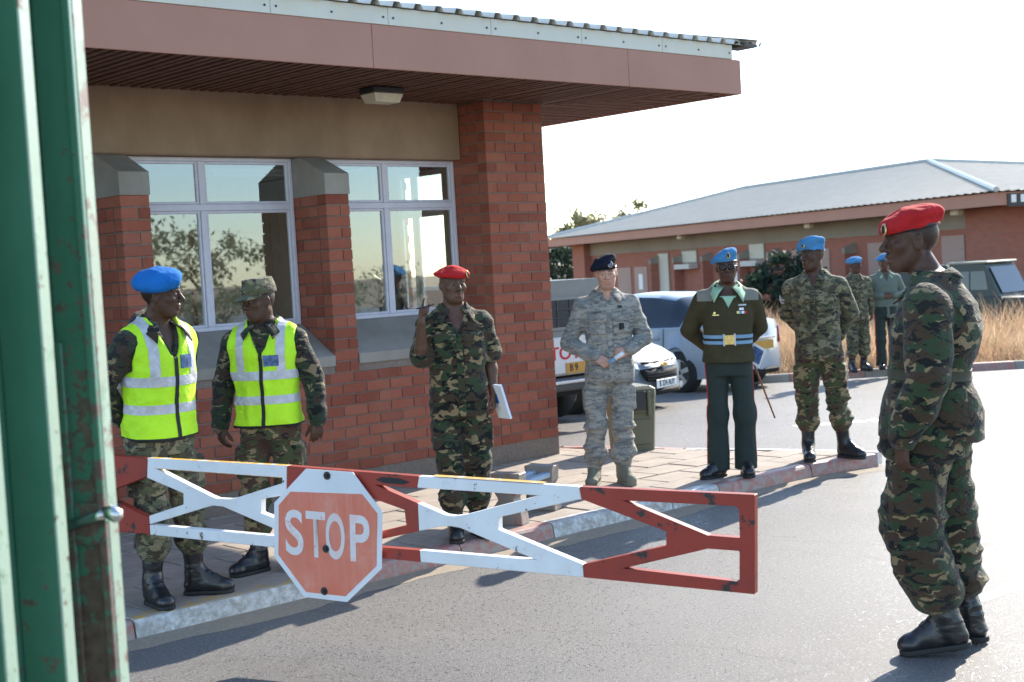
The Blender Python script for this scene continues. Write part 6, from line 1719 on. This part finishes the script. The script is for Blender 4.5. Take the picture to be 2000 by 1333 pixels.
# the sedan facing out, its nose to the road
cz_p = FR(17.2, 1.49)
cr = thing('parked_car', 'silver blue sedan with its nose to the road, left of the man in olive jersey', 'car', (0, 0, 0), math.pi + math.radians(11), 'cars parked beyond the pavement')
cd_ = math.pi + math.radians(11); nose = Vector((12.88, 11.55, 0)) + Vector((.62, .18, 0)) * .55; cr.location = nose - Vector((-math.sin(cd_), math.cos(cd_), 0)) * 2.2; cr.location.z = ground_z(13.6, 12.6)
tilt = lambda o: None
bend, h = sedan(cr, M['silver'])
def on_nose(b, x0, x1, z0, z1, d, n=10, push=0.0, y_of=None, taper=0.0):
    """a strip following the bow-shaped nose; d: how far it stands proud"""
    rows = []
    for k in range(n + 1):
        row = []
        for zz, t_ in ((z0, 0), (z1, 1)):
            xa, xb = x0 + taper * (1 - t_) * (1 if x0 < 0 else 0), x1 - taper * (1 - t_) * (1 if x1 > 0 else 0)
            x = xa + (xb - xa) * k / n; y = h - .34 * (abs(x) / .88) ** 2.4
            row.append((x, y + d - .0 - max(0, zz - .50) * .45, zz))
        rows.append(row)
    b.grid(rows)
for nm, a, mt in (('upper_grille', (-.40, .40, .610, .640, .012), 'grille'), ('chrome_bar', (-.44, .44, .565, .605, .020), 'silver'), ('lower_grille', (-.46, .46, .395, .555, .016, 10, 0, None, .10), 'grille'), ('air_intake', (-.50, .50, .215, .285, .014), 'grille')):
    b = MB(); on_nose(b, *a); o = b.obj(nm, M[mt], cr, True, True); o.modifiers.new('t', 'SOLIDIFY').thickness = .02
for i in range(4):
    b = MB(); on_nose(b, -.40 + .012 * i, .40 - .012 * i, .52 - .034 * i, .526 - .034 * i, .022); b.obj('grille_bar', M['dark_metal'], cr)
for sx in (-1, 1):
    b = MB(); rows = []
    for k in range(7):
        x = sx * (.47 + .34 * k / 6); y = h - .34 * (abs(x) / .88) ** 2.4; zl, zh = .545 + .045 * k / 6, .625 + .085 * k / 6
        rows.append([(x * 1.005, y + .022 - max(0, zz - .5) * .5 - .10 * (k / 6) ** 3, zz) for zz in (zl, (zl + zh) / 2, zh)])
    b.grid(rows); o = b.obj('headlight', M['headlamp'], cr, True, True); o.modifiers.new('t', 'SOLIDIFY').thickness = .02
    b = MB(); b.disc((sx * .62, h - .34 * (.62 / .88) ** 2.4 + .02, .27), (0, 1, 0), .045, .02, 14); b.obj('fog_lamp', M['headlamp'], cr)
yb = h - .01
b = MB()
for x0, x1, z0, z1 in ((-.088, .088, .572, .602), (-.034, .034, .560, .614)):
    b.add([(x0 + .012, yb + .022, z0), (x1 + .0, yb + .022, z0), (x1 - .012, yb + .022, z1), (x0, yb + .022, z1), (x0 + .012, yb - .0, z0), (x1, yb - .0, z0), (x1 - .012, yb - .0, z1), (x0, yb - .0, z1)], [(0, 1, 2, 3), (7, 6, 5, 4), (4, 5, 1, 0), (5, 6, 2, 1), (6, 7, 3, 2), (7, 4, 0, 3)])
b.obj('bow_tie_emblem', M['badge_gold'], cr, recalc=True)
b = MB(); b.cbox((-.25, h + .022, .30), (.25, h + .030, .405), .002); pl_ = b.obj('number_plate', M['plate_white'], cr)
tm = link('plate_lettering', text_mesh('B 324 AUY', .105, M['belt_black'], 'plate_lettering', .001, .80), pl_); tm.matrix_local = Matrix.Translation((0, h + .032, .352)) @ Matrix.Rotation(math.pi, 4, 'Z') @ Matrix.Rotation(math.radians(90), 4, 'X')
for sx in (-1, 1): b = MB(); b.cbox((sx * .98 - .09, .62, .90), (sx * .98 + .09, .78, 1.04), .03); b.obj('door_mirror', M['silver'], cr)
# the sedan seen from behind
c2 = thing('parked_car', 'silver sedan seen from behind with an orange plate, right of the olive jersey', 'car', (15.40 + .775, 13.12 + 1.36, 0), 0, 'cars parked beyond the pavement')
c2.location.z = ground_z(16.3, 14.0)
bend, h = sedan(c2, M['silver2'], L=4.4)
def rear_y(x, z): return -(h - .34 * (abs(x) / .88) ** 2.4) - .012
for sx in (-1, 1):
    b = MB(); rows = []
    for k in range(6):
        x = sx * (.56 + .26 * k / 5); rows.append([(x * 1.01, rear_y(x, 0) + .045 * (zz - .70) - .012 + .05 * (k / 5) ** 3, zz) for zz in (.66 + .04 * k / 5, .78, .91 - .03 * (k / 5))])
    b.grid(rows); o = b.obj('tail_light', M['lamp_red'], c2, True, True); o.modifiers.new('t', 'SOLIDIFY').thickness = .02
b = MB(); b.cbox((-.26, -h - .03, .60), (.26, -h - .018, .725), .002); b.obj('number_plate', M['plate_yellow'], c2)
b = MB(); b.cbox((-.30, -h - .035, .745), (.30, -h - .01, .775), .004); b.obj('chrome_strip', M['chrome'], c2)
b = MB(); b.cbox((-.42, -h - .004, .24), (.42, -h + .15, .32), .02); b.obj('lower_bumper', M['grille'], c2)
# the white pickup with a canopy, seen from behind
pk = thing('pickup_truck', 'white pickup with red tailgate letters and a grey canopy, behind the brick column', 'pickup truck', (10.93, 10.92 + 2.55, 0), 0)
pk.location.z = ground_z(11, 11.4)
h = 2.55
b = MB(); b.cbox((-.83, -h, .62), (.83, -.35, 1.06), .03); b.cbox((-.83, -.33, .55), (.83, h, 1.0), .06); b.obj('body', M['white_paint'], pk)
b = MB(); b.cbox((-.78, -.28, 1.0), (.78, 1.2, 1.62), .10); b.obj('cab', M['white_paint'], pk)
b = MB(); b.cbox((-.60, 1.19, 1.08), (.60, 1.215, 1.5), .01); b.box((-.785, -.1, 1.1), (-.775, .95, 1.5)); b.box((.775, -.1, 1.1), (.785, .95, 1.5)); b.obj('cab_window', M['car_glass'], pk)
b = MB(); b.cbox((-.74, -h - .022, .64), (.74, -h, 1.05), .012); tg = b.obj('tailgate', M['white_paint'], pk)
tm = link('tailgate_lettering', text_mesh('TOYOTA', .205, M['stripe_red'], 'tailgate_lettering', .002, 1.15), tg); tm.matrix_local = Matrix.Translation((.13, -h - .025, .865)) @ Matrix.Rotation(math.radians(90), 4, 'X')
b = MB(); b.prism([(-.80, 1.05), (.80, 1.05), (.77, 1.50), (.68, 1.64), (.55, 1.68), (-.55, 1.68), (-.68, 1.64), (-.77, 1.50)], 'y', 0, 1); 
b.v = [(z_, -h + .02 + (-.35 + h - .04) * y_, x_) if False else (z_, -h + .02 + 2.1 * y_, x_) for z_, y_, x_ in [(v_[2], v_[1], v_[0]) for v_ in b.v]]; cn = b.obj('canopy', M['canopy'], pk, recalc=True)
b = MB(); b.cbox((-.66, -h - .004, 1.12), (.66, -h + .018, 1.50), .01); cw = b.obj('canopy_window', M['canopy'], pk)
b = MB(); b.box((-.62, -h - .008, 1.16), (.62, -h - .005, 1.46)); b.obj('pane', M['car_glass'], cw)
for z_ in (1.26, 1.36): b = MB(); b.tube([(-.62, -h - .012, z_), (.62, -h - .012, z_)], .006, 5); b.obj('window_bar', M['dark_metal'], cw)
for x_ in (-.4, -.2, 0, .2, .4): b = MB(); b.tube([(x_, -h - .012, 1.16), (x_, -h - .012, 1.46)], .006, 5); b.obj('window_bar', M['dark_metal'], cw)
b = MB(); b.cbox((-.83, -h - .14, .46), (.83, -h - .03, .60), .02); b.obj('rear_bumper', M['dark_metal'], pk)
b = MB(); b.cbox((-.83, -h - .155, .545), (.83, -h - .14, .575), .004); b.obj('bumper_strip', M['chrome'], pk)
b = MB(); b.cbox((-.12, -h - .03, .64), (.32, -h - .024, .76), .002); np_ = b.obj('number_plate', M['plate_yellow'], pk)
tm = link('plate_lettering', text_mesh('B 9', .11, M['belt_black'], 'plate_lettering', .001, .9), np_); tm.matrix_local = Matrix.Translation((-.0, -h - .032, .70)) @ Matrix.Rotation(math.radians(90), 4, 'X')
for sx in (-1, 1): b = MB(); b.cbox((sx * .79 - .04, -h - .02, .68), (sx * .79 + .04, -h + .02, 1.0), .008); b.obj('tail_light', M['lamp_red'], pk)
for a in (-1.45, 1.55):
    for sx in (-1, 1): wheel(pk, sx * .70, a, .36, .24, M['white_paint'])
b = MB(); b.box((-.6, -2.2, .35), (.6, 2.2, .6)); b.obj('chassis', M['grille'], pk)
# the drab field car beyond the grass
lr = thing('field_car', 'drab green canvas-backed field car behind the dry grass at the right', 'car', FR(31.6, 10.65), math.pi)
lr.location.z = -.50; lr.scale = (.94, .94, .94)
b = MB(); b.cbox((-.80, -2.2, .55), (.80, 1.05, 1.12), .03); b.cbox((-.78, 1.05, .60), (.78, 2.15, 1.08), .05); b.obj('body', M['drab'], lr)
b = MB(); b.cbox((-.76, -2.15, 1.12), (.76, -.32, 1.90), .09); b.obj('canvas_back', M['drab_top'], lr)
b = MB(); b.v = [(-.76, -.30, 1.12), (.76, -.30, 1.12), (.76, 1.0, 1.12), (-.76, 1.0, 1.12), (-.70, -.30, 1.92), (.70, -.30, 1.92), (.70, .62, 1.88), (-.70, .62, 1.88)]; b.f = [(3, 2, 1, 0), (4, 5, 6, 7), (0, 1, 5, 4), (1, 2, 6, 5), (2, 3, 7, 6), (3, 0, 4, 7)]; b.mi = [0] * 6; b.obj('cab', M['drab'], lr)
b = MB(); b.add([(-.62, .985, 1.18), (.62, .985, 1.18), (.60, .675, 1.80), (-.60, .675, 1.80)], [(0, 1, 2, 3)])
for v_ in range(4): b.v[v_] = (b.v[v_][0], b.v[v_][1] + .02, b.v[v_][2] + .01)
b.obj('windscreen', M['car_glass'], lr)
for sx in (-1, 1):
    for y0, y1 in ((-.22, .22), (.26, .70)):
        b = MB(); q = lambda y, z_: (sx * (.765 - .06 * (z_ - 1.12) / .8), y, z_); b.add([q(y0, 1.28), q(y1, 1.28), q(min(y1, .62), 1.72), q(y0, 1.72)], [(0, 1, 2, 3)]); b.obj('side_window', M['car_glass'], lr)
M['drab_roof'] = plain('sunlit_drab_roof', (.34, .34, .27), .5)  # roof colour lightened to carry the sunlight falling on it
b = MB(); b.cbox((-.72, -.36, 1.90), (.72, .70, 1.95), .02); b.obj('roof', M['drab_roof'], lr)
for a in (-1.35, 1.45):
    for sx in (-1, 1): wheel(lr, sx * .70, a, .38, .22, M['drab'])
b = MB(); b.cbox((-.6, 2.15, .70), (.6, 2.18, 1.0), .01); b.obj('grille', M['grille'], lr)
# ------------------------------------------------------------------ the long brick building across the grass
fb_a = Vector((RW.x * -.36 + FW.x * .933, RW.y * -.36 + FW.y * .933, 0)).normalized()       # along its front, going away
fb_b = Vector((RW.x * .933 + FW.x * .36, RW.y * .933 + FW.y * .36, 0)).normalized()           # inwards
fb_o = FR(34, 12.05, slope(34))
FBM = Matrix(((fb_a.x, -fb_b.x, 0, fb_o.x), (fb_a.y, -fb_b.y, 0, fb_o.y), (0, 0, 1, fb_o.z), (0, 0, 0, 1)))
# local: x along the front going away, y towards the viewer (front at y=0 is the eaves line), z up
fb = thing('barracks_building', 'long red brick building with a low grey hipped roof across the dry grass', 'building')
fb.matrix_world = FBM
LEN, DEP, OV = 29.0, 12.5, 1.15
EZ = 3.14
def m_farbrick():
    t = NT('far_red_brick'); v = t.coord('Object')
    br = t.n('ShaderNodeTexBrick'); 
    sx = t.n('ShaderNodeSeparateXYZ'); t.l(v, sx.inputs[0]); cb = t.n('ShaderNodeCombineXYZ')
    t.l(t.math('ADD', sx.outputs[0], sx.outputs[1]), cb.inputs[0]); t.l(sx.outputs[2], cb.inputs[1]); t.l(cb.outputs[0], br.inputs['Vector'])
    br.inputs['Scale'].default_value = 1; br.inputs['Brick Width'].default_value = .23; br.inputs['Row Height'].default_value = .085; br.inputs['Mortar Size'].default_value = .01
    br.inputs['Color1'].default_value = (.34, .10, .065, 1); br.inputs['Color2'].default_value = (.39, .125, .08, 1); br.inputs['Mortar'].default_value = (.20, .15, .12, 1)
    t.set('Base Color', br.outputs[0]); t.set('Roughness', .9); return t.m
M['far_brick'] = m_farbrick()
M['door_pink'] = plain('dusty_pink_door_paint', (.36, .24, .20), .6, var=.05)
M['far_white'] = plain('white_painted_concrete', (.55, .52, .48), .8)
M['far_beam'] = m_noisy('far_concrete_band', (.24, .20, .155), (.30, .25, .195), .8)
zb = -1.2
b = MB(); b.box((OV, -DEP + OV, zb), (LEN - OV, -OV, EZ)); b.obj('wall', M['far_brick'], fb)
b = MB(); b.box((OV - .02, -OV, 2.62), (LEN - OV, -OV + .05, EZ)); b.box((OV - .05, -DEP + OV, 2.62), (OV, -OV + .05, EZ)); b.obj('concrete_band', M['far_beam'], fb)
b = MB(); b.box((.03, -DEP + .03, EZ), (LEN - .03, -.03, EZ + .03)); b.obj('soffit', M['slat'], fb)
for x0, x1, y0, y1 in ((0, LEN, -.03, 0), (0, LEN, -DEP, -DEP + .03), (0, .03, -DEP + .03, -.03), (LEN - .03, LEN, -DEP + .03, -.03)):
    b = MB(); b.box((x0, y0, EZ - .02), (x1, y1, EZ + .30)); b.obj('fascia', M['fascia'], fb)
RZ, RT = EZ + .33, 1.55
hx0, hx1, hy = 10.5, 22.2, -DEP / 2
def slope_sheet(pl, name):
    """ribbed roof plane from an eaves edge to a ridge edge"""
    (e0, e1, r0, r1) = [Vector(p) for p in pl]; n = int((e1 - e0).length / .30)
    up = (r0 - e0).cross(e1 - e0).normalized(); up = up if up.z > 0 else -up
    b = MB(); rows = [[], []]
    for i in range(n + 1):
        for k, hgt in ((0, 0), (.55, 0), (.65, .02), (.92, .02)):
            t_ = min(1, (i + k) / n); s_ = (e1 - e0).length * t_
            lo = e0.lerp(e1, t_)
            # ribs run square to the eaves and stop at the hips
            d = (r0 - e0); along = (e1 - e0).normalized(); back = d - along * d.dot(along); o0 = d.dot(along); d1 = (r1 - e1); o1 = -d1.dot(along)
            f = min(1, s_ / o0 if o0 > .01 else 1, ((e1 - e0).length - s_) / o1 if o1 > .01 else 1)
            rows[0].append(lo + up * hgt); rows[1].append(lo + back * max(f, .001) + up * hgt)
    b.grid(rows); return b.obj(name, M['roof_far'], fb)
e = .12
slope_sheet([(-e, e, RZ), (LEN + e, e, RZ), (hx0, hy, RZ + RT), (hx1, hy, RZ + RT)], 'roof')
slope_sheet([(-e, -DEP - e, RZ), (-e, e, RZ), (hx0, hy, RZ + RT), (hx0, hy, RZ + RT)], 'roof')
slope_sheet([(LEN + e, e, RZ), (LEN + e, -DEP - e, RZ), (hx1, hy, RZ + RT), (hx1, hy, RZ + RT)], 'roof')
slope_sheet([(LEN + e, -DEP - e, RZ), (-e, -DEP - e, RZ), (hx1, hy, RZ + RT), (hx0, hy, RZ + RT)], 'roof')
M['ridge'] = plain('pale_ridge_cap', (.44, .44, .41), .4, metal=.2)
for p0, p1 in (((hx0, hy, RZ + RT), (-e, e, RZ)), ((hx0, hy, RZ + RT), (-e, -DEP - e, RZ)), ((hx0, hy, RZ + RT), (hx1, hy, RZ + RT)), ((hx1, hy, RZ + RT), (LEN + e, e, RZ))):
    b = MB(); b.tube([Vector(p0) + Vector((0, 0, .04)), Vector(p1) + Vector((0, 0, .04))], .075, 6); b.obj('ridge_cap', M['ridge'], fb)
# features of the front, placed by where the photograph shows them
FI = FBM.inverted()
def on_front(u, v, y=-OV):
    o = cam.matrix_world.translation; d = (cam.matrix_world.to_3x3() @ Vector(((u - 1000) / 2704.4, -(v - 666.5) / 2704.4, -1)))
    o, d = FI @ o, FI.to_3x3() @ d; t_ = (y - o.y) / d.y; p = o + d * t_; return p.x, p.z
def front_box(name, u0, u1, v0, v1, y0, y1, mat, zfix=None, parent=None):
    xa, za = on_front(u0, v0, -OV + y1); xb, zb_ = on_front(u1, v1, -OV + y1)
    x0, x1 = sorted((xa, xb)); z1, z0 = za, zb_
    if zfix: z0 = zfix[0] if zfix[0] is not None else z0; z1 = zfix[1] if zfix[1] is not None else z1
    b = MB(); b.box((x0, -OV + y0, z0), (x1, -OV + y1, z1)); return b.obj(name, mat, parent or fb), (x0, x1, z0, z1)
front_box('brick_pier', 1117, 1146, 480, 600, 0, .35, M['far_brick'], (zb, EZ - .01))
for u0, u1 in ((1205, 1236), (1238, 1268)):
    o, (x0, x1, z0, z1) = front_box('door', u0, u1, 517, 620, 0, .03, M['door_pink'], (zb + .8, 2.05))
    b = MB(); b.box((x0 + .2, -OV + .03, z0 + .2), (x1 - .2, -OV + .036, z1 - .15)); b.obj('door_panel', M['door_pink'], o)
front_box('notice', 1247, 1256, 536, 566, .03, .045, M['paper'])
for u in (1267, 1312, 1368, 1440, 1497, 1646):
    o, (x0, x1, z0, z1) = front_box('brick_fin', u, u + 9, 500, 620, 0, .40, M['far_brick'], (zb, 2.15))
    b = MB(); b.add([(x0 - .02, -OV + .41, 2.15), (x1 + .02, -OV + .41, 2.15), (x1 + .02, -OV, 2.15), (x0 - .02, -OV, 2.15), (x0 - .02, -OV + .41, 2.30), (x1 + .02, -OV + .41, 2.30), (x1 + .02, -OV, 2.46), (x0 - .02, -OV, 2.46)], [(3, 2, 1, 0), (4, 5, 6, 7), (0, 1, 5, 4), (1, 2, 6, 5), (2, 3, 7, 6), (3, 0, 4, 7)])
    b.obj('fin_cap', M['concrete'], fb)
for u0, u1, v0, v1 in ((1284, 1309, 494, 572), (1330, 1362, 489, 515), (1461, 1494, 474, 508)):
    o, (x0, x1, z0, z1) = front_box('window', u0, u1, v0, v1, .0, .04, M['far_beam'])
    b = MB(); b.box((x0, -OV + .02, z0 - .18), (x1, -OV + .40, z0)); b.obj('sill', M['far_white'], o)
    b = MB(); b.box((x0 + .06, -OV + .04, z0 + .06), (x1 - .06, -OV + .045, z1 - .06)); b.obj('pane', M['cream_wall'], o)
o, q_ = front_box('door', 1408, 1437, 500, 600, 0, .03, M['door_pink'], (zb + .8, None)); front_box('notice', 1425, 1441, 531, 562, .04, .06, M['paper'])
for u0, u1, v0 in ((1546, 1624, 490), (1694, 1745, 476), (1838, 1888, 462)):
    o, (x0, x1, z0, z1) = front_box('door', u0, u1, v0, 600, 0, .03, M['door_pink'], (zb + .9, None))
    for k in range(9): b = MB(); zz = z0 + .2 + (z1 - z0 - .3) * k / 9; b.box((x0 + .08, -OV + .03, zz), (x1 - .08, -OV + .045, zz + .05)); b.obj('louvre', M['door_pink'], o)
b = MB(); b.box((OV - .06, -OV - .9, zb), (OV + 1.3, -OV + .12, EZ - .01)); b.obj('brick_pier', M['far_brick'], fb)
for k, u in enumerate((1330, 1580, 1868)):
    x, z = on_front(u, 466 - 23 * (k > 0) - 30 * (k > 1), -.6); wl = thing('eaves_lamp', ('small pale lamp under the far eaves above the officer in the jersey', 'small pale lamp under the far eaves above the sergeant', 'small pale lamp under the far eaves right of the red beret')[k], 'lamp', FBM @ Vector((x, -.6, EZ)), group='lamps under the far eaves')
    wl.rotation_euler = FBM.to_euler(); b = MB(); b.cbox((-.16, -.10, -.16), (.16, .10, 0), .03); b.obj('diffuser', M['lamp_glass'], wl)
sgn = thing('name_board', 'small dark board with white characters on the far fascia corner', 'sign'); sgn.matrix_world = FBM
b = MB(); b.box((-.032, -1.55, EZ - .06), (-.002, -.30, EZ + .26)); b.obj('board', M['dark_metal'], sgn)
for k in range(4): b = MB(); b.box((-.042, -1.42 + .29 * k, EZ + .04), (-.033, -1.27 + .29 * k, EZ + .23)); b.obj('character', M['white_plastic'], sgn)

# ------------------------------------------------------------------ dry grass, shrub and trees
t = NT('dry_grass'); ge = t.n('ShaderNodeNewGeometry')
c = t.ramp(ge.outputs['Random Per Island'], [(0, (.42, .27, .17)), (.35, (.54, .39, .25)), (.7, (.66, .52, .36)), (1, (.25, .20, .085))])
c = t.mix(t.ramp(t.noise(t.pos(), .5, 4), [(.4, 0), (.65, .5)]), c, (.46, .23, .12))
t.set('Base Color', c); t.set('Roughness', .8); t.set('Specular IOR Level', .2)
tl_ = t.n('ShaderNodeBsdfTranslucent'); t.l(c, tl_.inputs[0]); mx = t.n('ShaderNodeMixShader'); mx.inputs[0].default_value = .4; t.l(t.b.outputs[0], mx.inputs[1]); t.l(tl_.outputs[0], mx.inputs[2]); t.l(mx.outputs[0], t.out.inputs[0]); M['dry_grass'] = t.m
R_ = np.random.RandomState(11)
def blades(n, f, r, hgt, wid, lean):
    p = np.stack([FW.x * f + RW.x * r, FW.y * f + RW.y * r, -0.021 * np.clip(f - 11, 0, 75) - .03], 1)
    a = R_.rand(n) * 2 * np.pi; ld = np.stack([np.cos(a), np.sin(a), np.zeros(n)], 1); w = np.stack([-np.sin(a * 1.7), np.cos(a * 1.7), np.zeros(n)], 1) * wid[:, None]
    tip = p + ld * (lean * hgt)[:, None] + np.array([0, 0, 1]) * hgt[:, None]; mid = p + ld * (lean * hgt * .3)[:, None] + np.array([0, 0, .6]) * hgt[:, None]
    V = np.stack([p - w, p + w, mid + w * .7, mid - w * .7, tip + w * .15, tip - w * .15], 1).reshape(-1, 3)
    i = np.arange(n)[:, None] * 6; F = np.concatenate([i + [0, 1, 2, 3], i + [3, 2, 4, 5]])
    return V, F
n = 46000
f = 21.35 + (R_.rand(n) ** 1.7) * 21; r = 3.9 + R_.rand(n) * (8 + (f - 21) * .5)
keep = ~((r < 5.2) & (f < 24.5) & (r < 4.2)); f, r = f[keep], r[keep]; n = len(f)
clump = vnoise(np.stack([f * .9, r * .9, f * 0], 1)) * .5 + .5
hg = (.24 + .85 * clump * R_.rand(n)) * np.clip((f - 21.2) / 1.0, .25, 1.0) * (1.0 + .15 * (f > 25))
V, F = blades(n, f, r, hg, .004 + .006 * R_.rand(n), .15 + .45 * R_.rand(n))
link('dry_grass', raw_mesh('dry_grass', V, F, M['dry_grass']), None, kind='stuff')
n = 9000; f = 33 + R_.rand(n) * 28; r = -3 + R_.rand(n) * 9; V, F = blades(n, f, r, .2 + .35 * R_.rand(n), .008 + .01 * R_.rand(n), .2 + .4 * R_.rand(n)); link('far_dry_grass', raw_mesh('far_dry_grass', V, F, M['dry_grass']), None, kind='stuff')

def leafmat(name, cols, transl=.35):
    t = NT(name); ge = t.n('ShaderNodeNewGeometry')
    c = t.ramp(ge.outputs['Random Per Island'], [(0, cols[0]), (.5, cols[1]), (1, cols[2])])
    t.set('Base Color', c); t.set('Roughness', .6); t.set('Specular IOR Level', .3)
    tl_ = t.n('ShaderNodeBsdfTranslucent'); t.l(c, tl_.inputs[0]); mx = t.n('ShaderNodeMixShader'); mx.inputs[0].default_value = transl; t.l(t.b.outputs[0], mx.inputs[1]); t.l(tl_.outputs[0], mx.inputs[2]); t.l(mx.outputs[0], t.out.inputs[0]); return t.m
M['leaf_dark'] = leafmat('dark_grey_green_leaves', [(.022, .040, .028), (.035, .060, .040), (.050, .075, .045)])
M['leaf_olive'] = leafmat('olive_leaves', [(.16, .16, .075), (.21, .20, .10), (.26, .24, .13)])
M['bark'] = m_noisy('bark', (.07, .05, .035), (.13, .095, .065), 8)
def tree(name, label, pos, height, rad, nclump, nleaf, leaf, mat, trunk=.16, flat=.6, seed=1, base=.35, group=None, limbs=6):
    R = np.random.RandomState(seed); rt = thing(name, label, 'tree' if 'tree' in name else 'shrub', pos, R.rand() * 6, group)
    cl = []
    b = MB(); top = height * (base + .25)
    b.tube([(0, 0, -.2), (.03 * height, .01 * height, height * base * .6), (.02 * height, -.02 * height, top)], [trunk, trunk * .75, trunk * .35], 8)
    for k in range(limbs):
        a = k / limbs * 6.28 + R.rand(); z0 = height * base * (.6 + .6 * R.rand()); rr = rad * (.45 + .4 * R.rand()); z1 = height * (base + (1 - base) * (.35 + .5 * R.rand()))
        b.tube([(.02 * height, 0, z0), (rr * .45 * math.cos(a), rr * .45 * math.sin(a), (z0 + z1) / 2), (rr * math.cos(a), rr * math.sin(a), z1)], [trunk * .45, trunk * .28, trunk * .1], 6)
        cl.append((rr * math.cos(a), rr * math.sin(a), z1))
    b.obj('trunk', M['bark'], rt, True)
    while len(cl) < nclump:
        a = R.rand() * 6.28; q = R.rand() ** .5 * rad; u = R.rand() * 2 - 1
        z = height * (base + (1 - base) * .5) + u * height * (1 - base) * .5 * math.sqrt(max(0, 1 - (q / rad) ** 2)) * (1 if u > 0 else flat)
        cl.append((q * math.cos(a), q * math.sin(a), z))
    cl = np.array(cl); cs = rad * (.14 + .16 * R.rand(len(cl)))
    w = R.randint(0, len(cl), nleaf); d = R.randn(nleaf, 3) * .55; d[:, 2] *= .7
    P = cl[w] + d * cs[w][:, None]
    n_ = R.randn(nleaf, 3); n_ /= np.linalg.norm(n_, axis=1)[:, None]; u_ = np.cross(n_, R.randn(nleaf, 3)); u_ /= np.linalg.norm(u_, axis=1)[:, None]; v_ = np.cross(n_, u_); s_ = leaf * (.6 + .8 * R.rand(nleaf))[:, None]
    V = np.stack([P - u_ * s_, P + v_ * s_ * .45, P + u_ * s_, P - v_ * s_ * .45], 1).reshape(-1, 3); F = np.arange(nleaf * 4).reshape(-1, 4)
    link('crown', raw_mesh('crown', V, F, mat), rt); return rt
z = lambda f: slope(f) - .05
p_ = on_front(1522, 560, 2.0); sb = FBM @ Vector((p_[0], 2.0, 0)); sb.z = ground_z(sb.x, sb.y) - .05
tree('shrub', 'dark bushy shrub in front of the far building, left of the sergeant', sb, 2.75, 1.05, 46, 5200, .085, M['leaf_dark'], .06, 1.0, 3, .12)
tree('tree', 'dark tree past the left end of the far building, seen beside the brick column', FR(72, .9, z(72)), 4.6, 3.4, 60, 7000, .17, M['leaf_dark'], .2, 1.0, 4, .12, 'trees beyond the far building')
tree('tree', 'pale green treetop above the left slope of the far roof', FR(84, 5.4, z(84)), 6.6, 2.6, 40, 4200, .17, M['leaf_olive'], .2, .6, 5, .35, 'trees beyond the far building')
tree('tree', 'small sparse treetop above the middle of the far roof', FR(88, 9.2, z(88)), 7.4, 2.2, 26, 2200, .16, M['leaf_olive'], .2, .5, 6, .4, 'trees beyond the far building')
# thorn trees on the photographer's side of the road, mirrored in the gatehouse windows
for i, (x, y, hgt, rad) in enumerate(((24, -44, 7.5, 4.2), (31, -46, 6.6, 4.0), (39, -50, 6.4, 4.2), (17, -52, 6.8, 3.8))):
    tree('thorn_tree', ('tall thorn tree behind the photographer, mirrored in the left window', 'low spreading thorn tree behind the photographer', 'round thorn tree behind the photographer', 'thorn tree farthest left behind the photographer')[i], (x, y, -.03), hgt * .8, rad, 22, 1500, .17, M['leaf_olive'], .14, .8, 20 + i, .3, 'thorn trees across the road')

for i, (x, y, hgt, rad) in enumerate(((14, -21, 1.9, 2.0), (19, -23, 1.5, 2.3), (25, -24, 2.1, 2.0), (30, -27, 1.7, 2.4), (36, -28, 2.0, 2.4), (9, -22, 1.6, 2.2))):
    tree('shrub', ('low', 'broad low', 'taller', 'pale', 'far', 'leftmost')[i] + ' dry shrub across the road behind the photographer, mirrored in the windows', (x, y, -.03), hgt, rad, 20, 1100, .10, M['leaf_dark' if i % 2 else 'leaf_olive'], .06, .9, 40 + i, .1, 'shrubs across the road')
build_people()
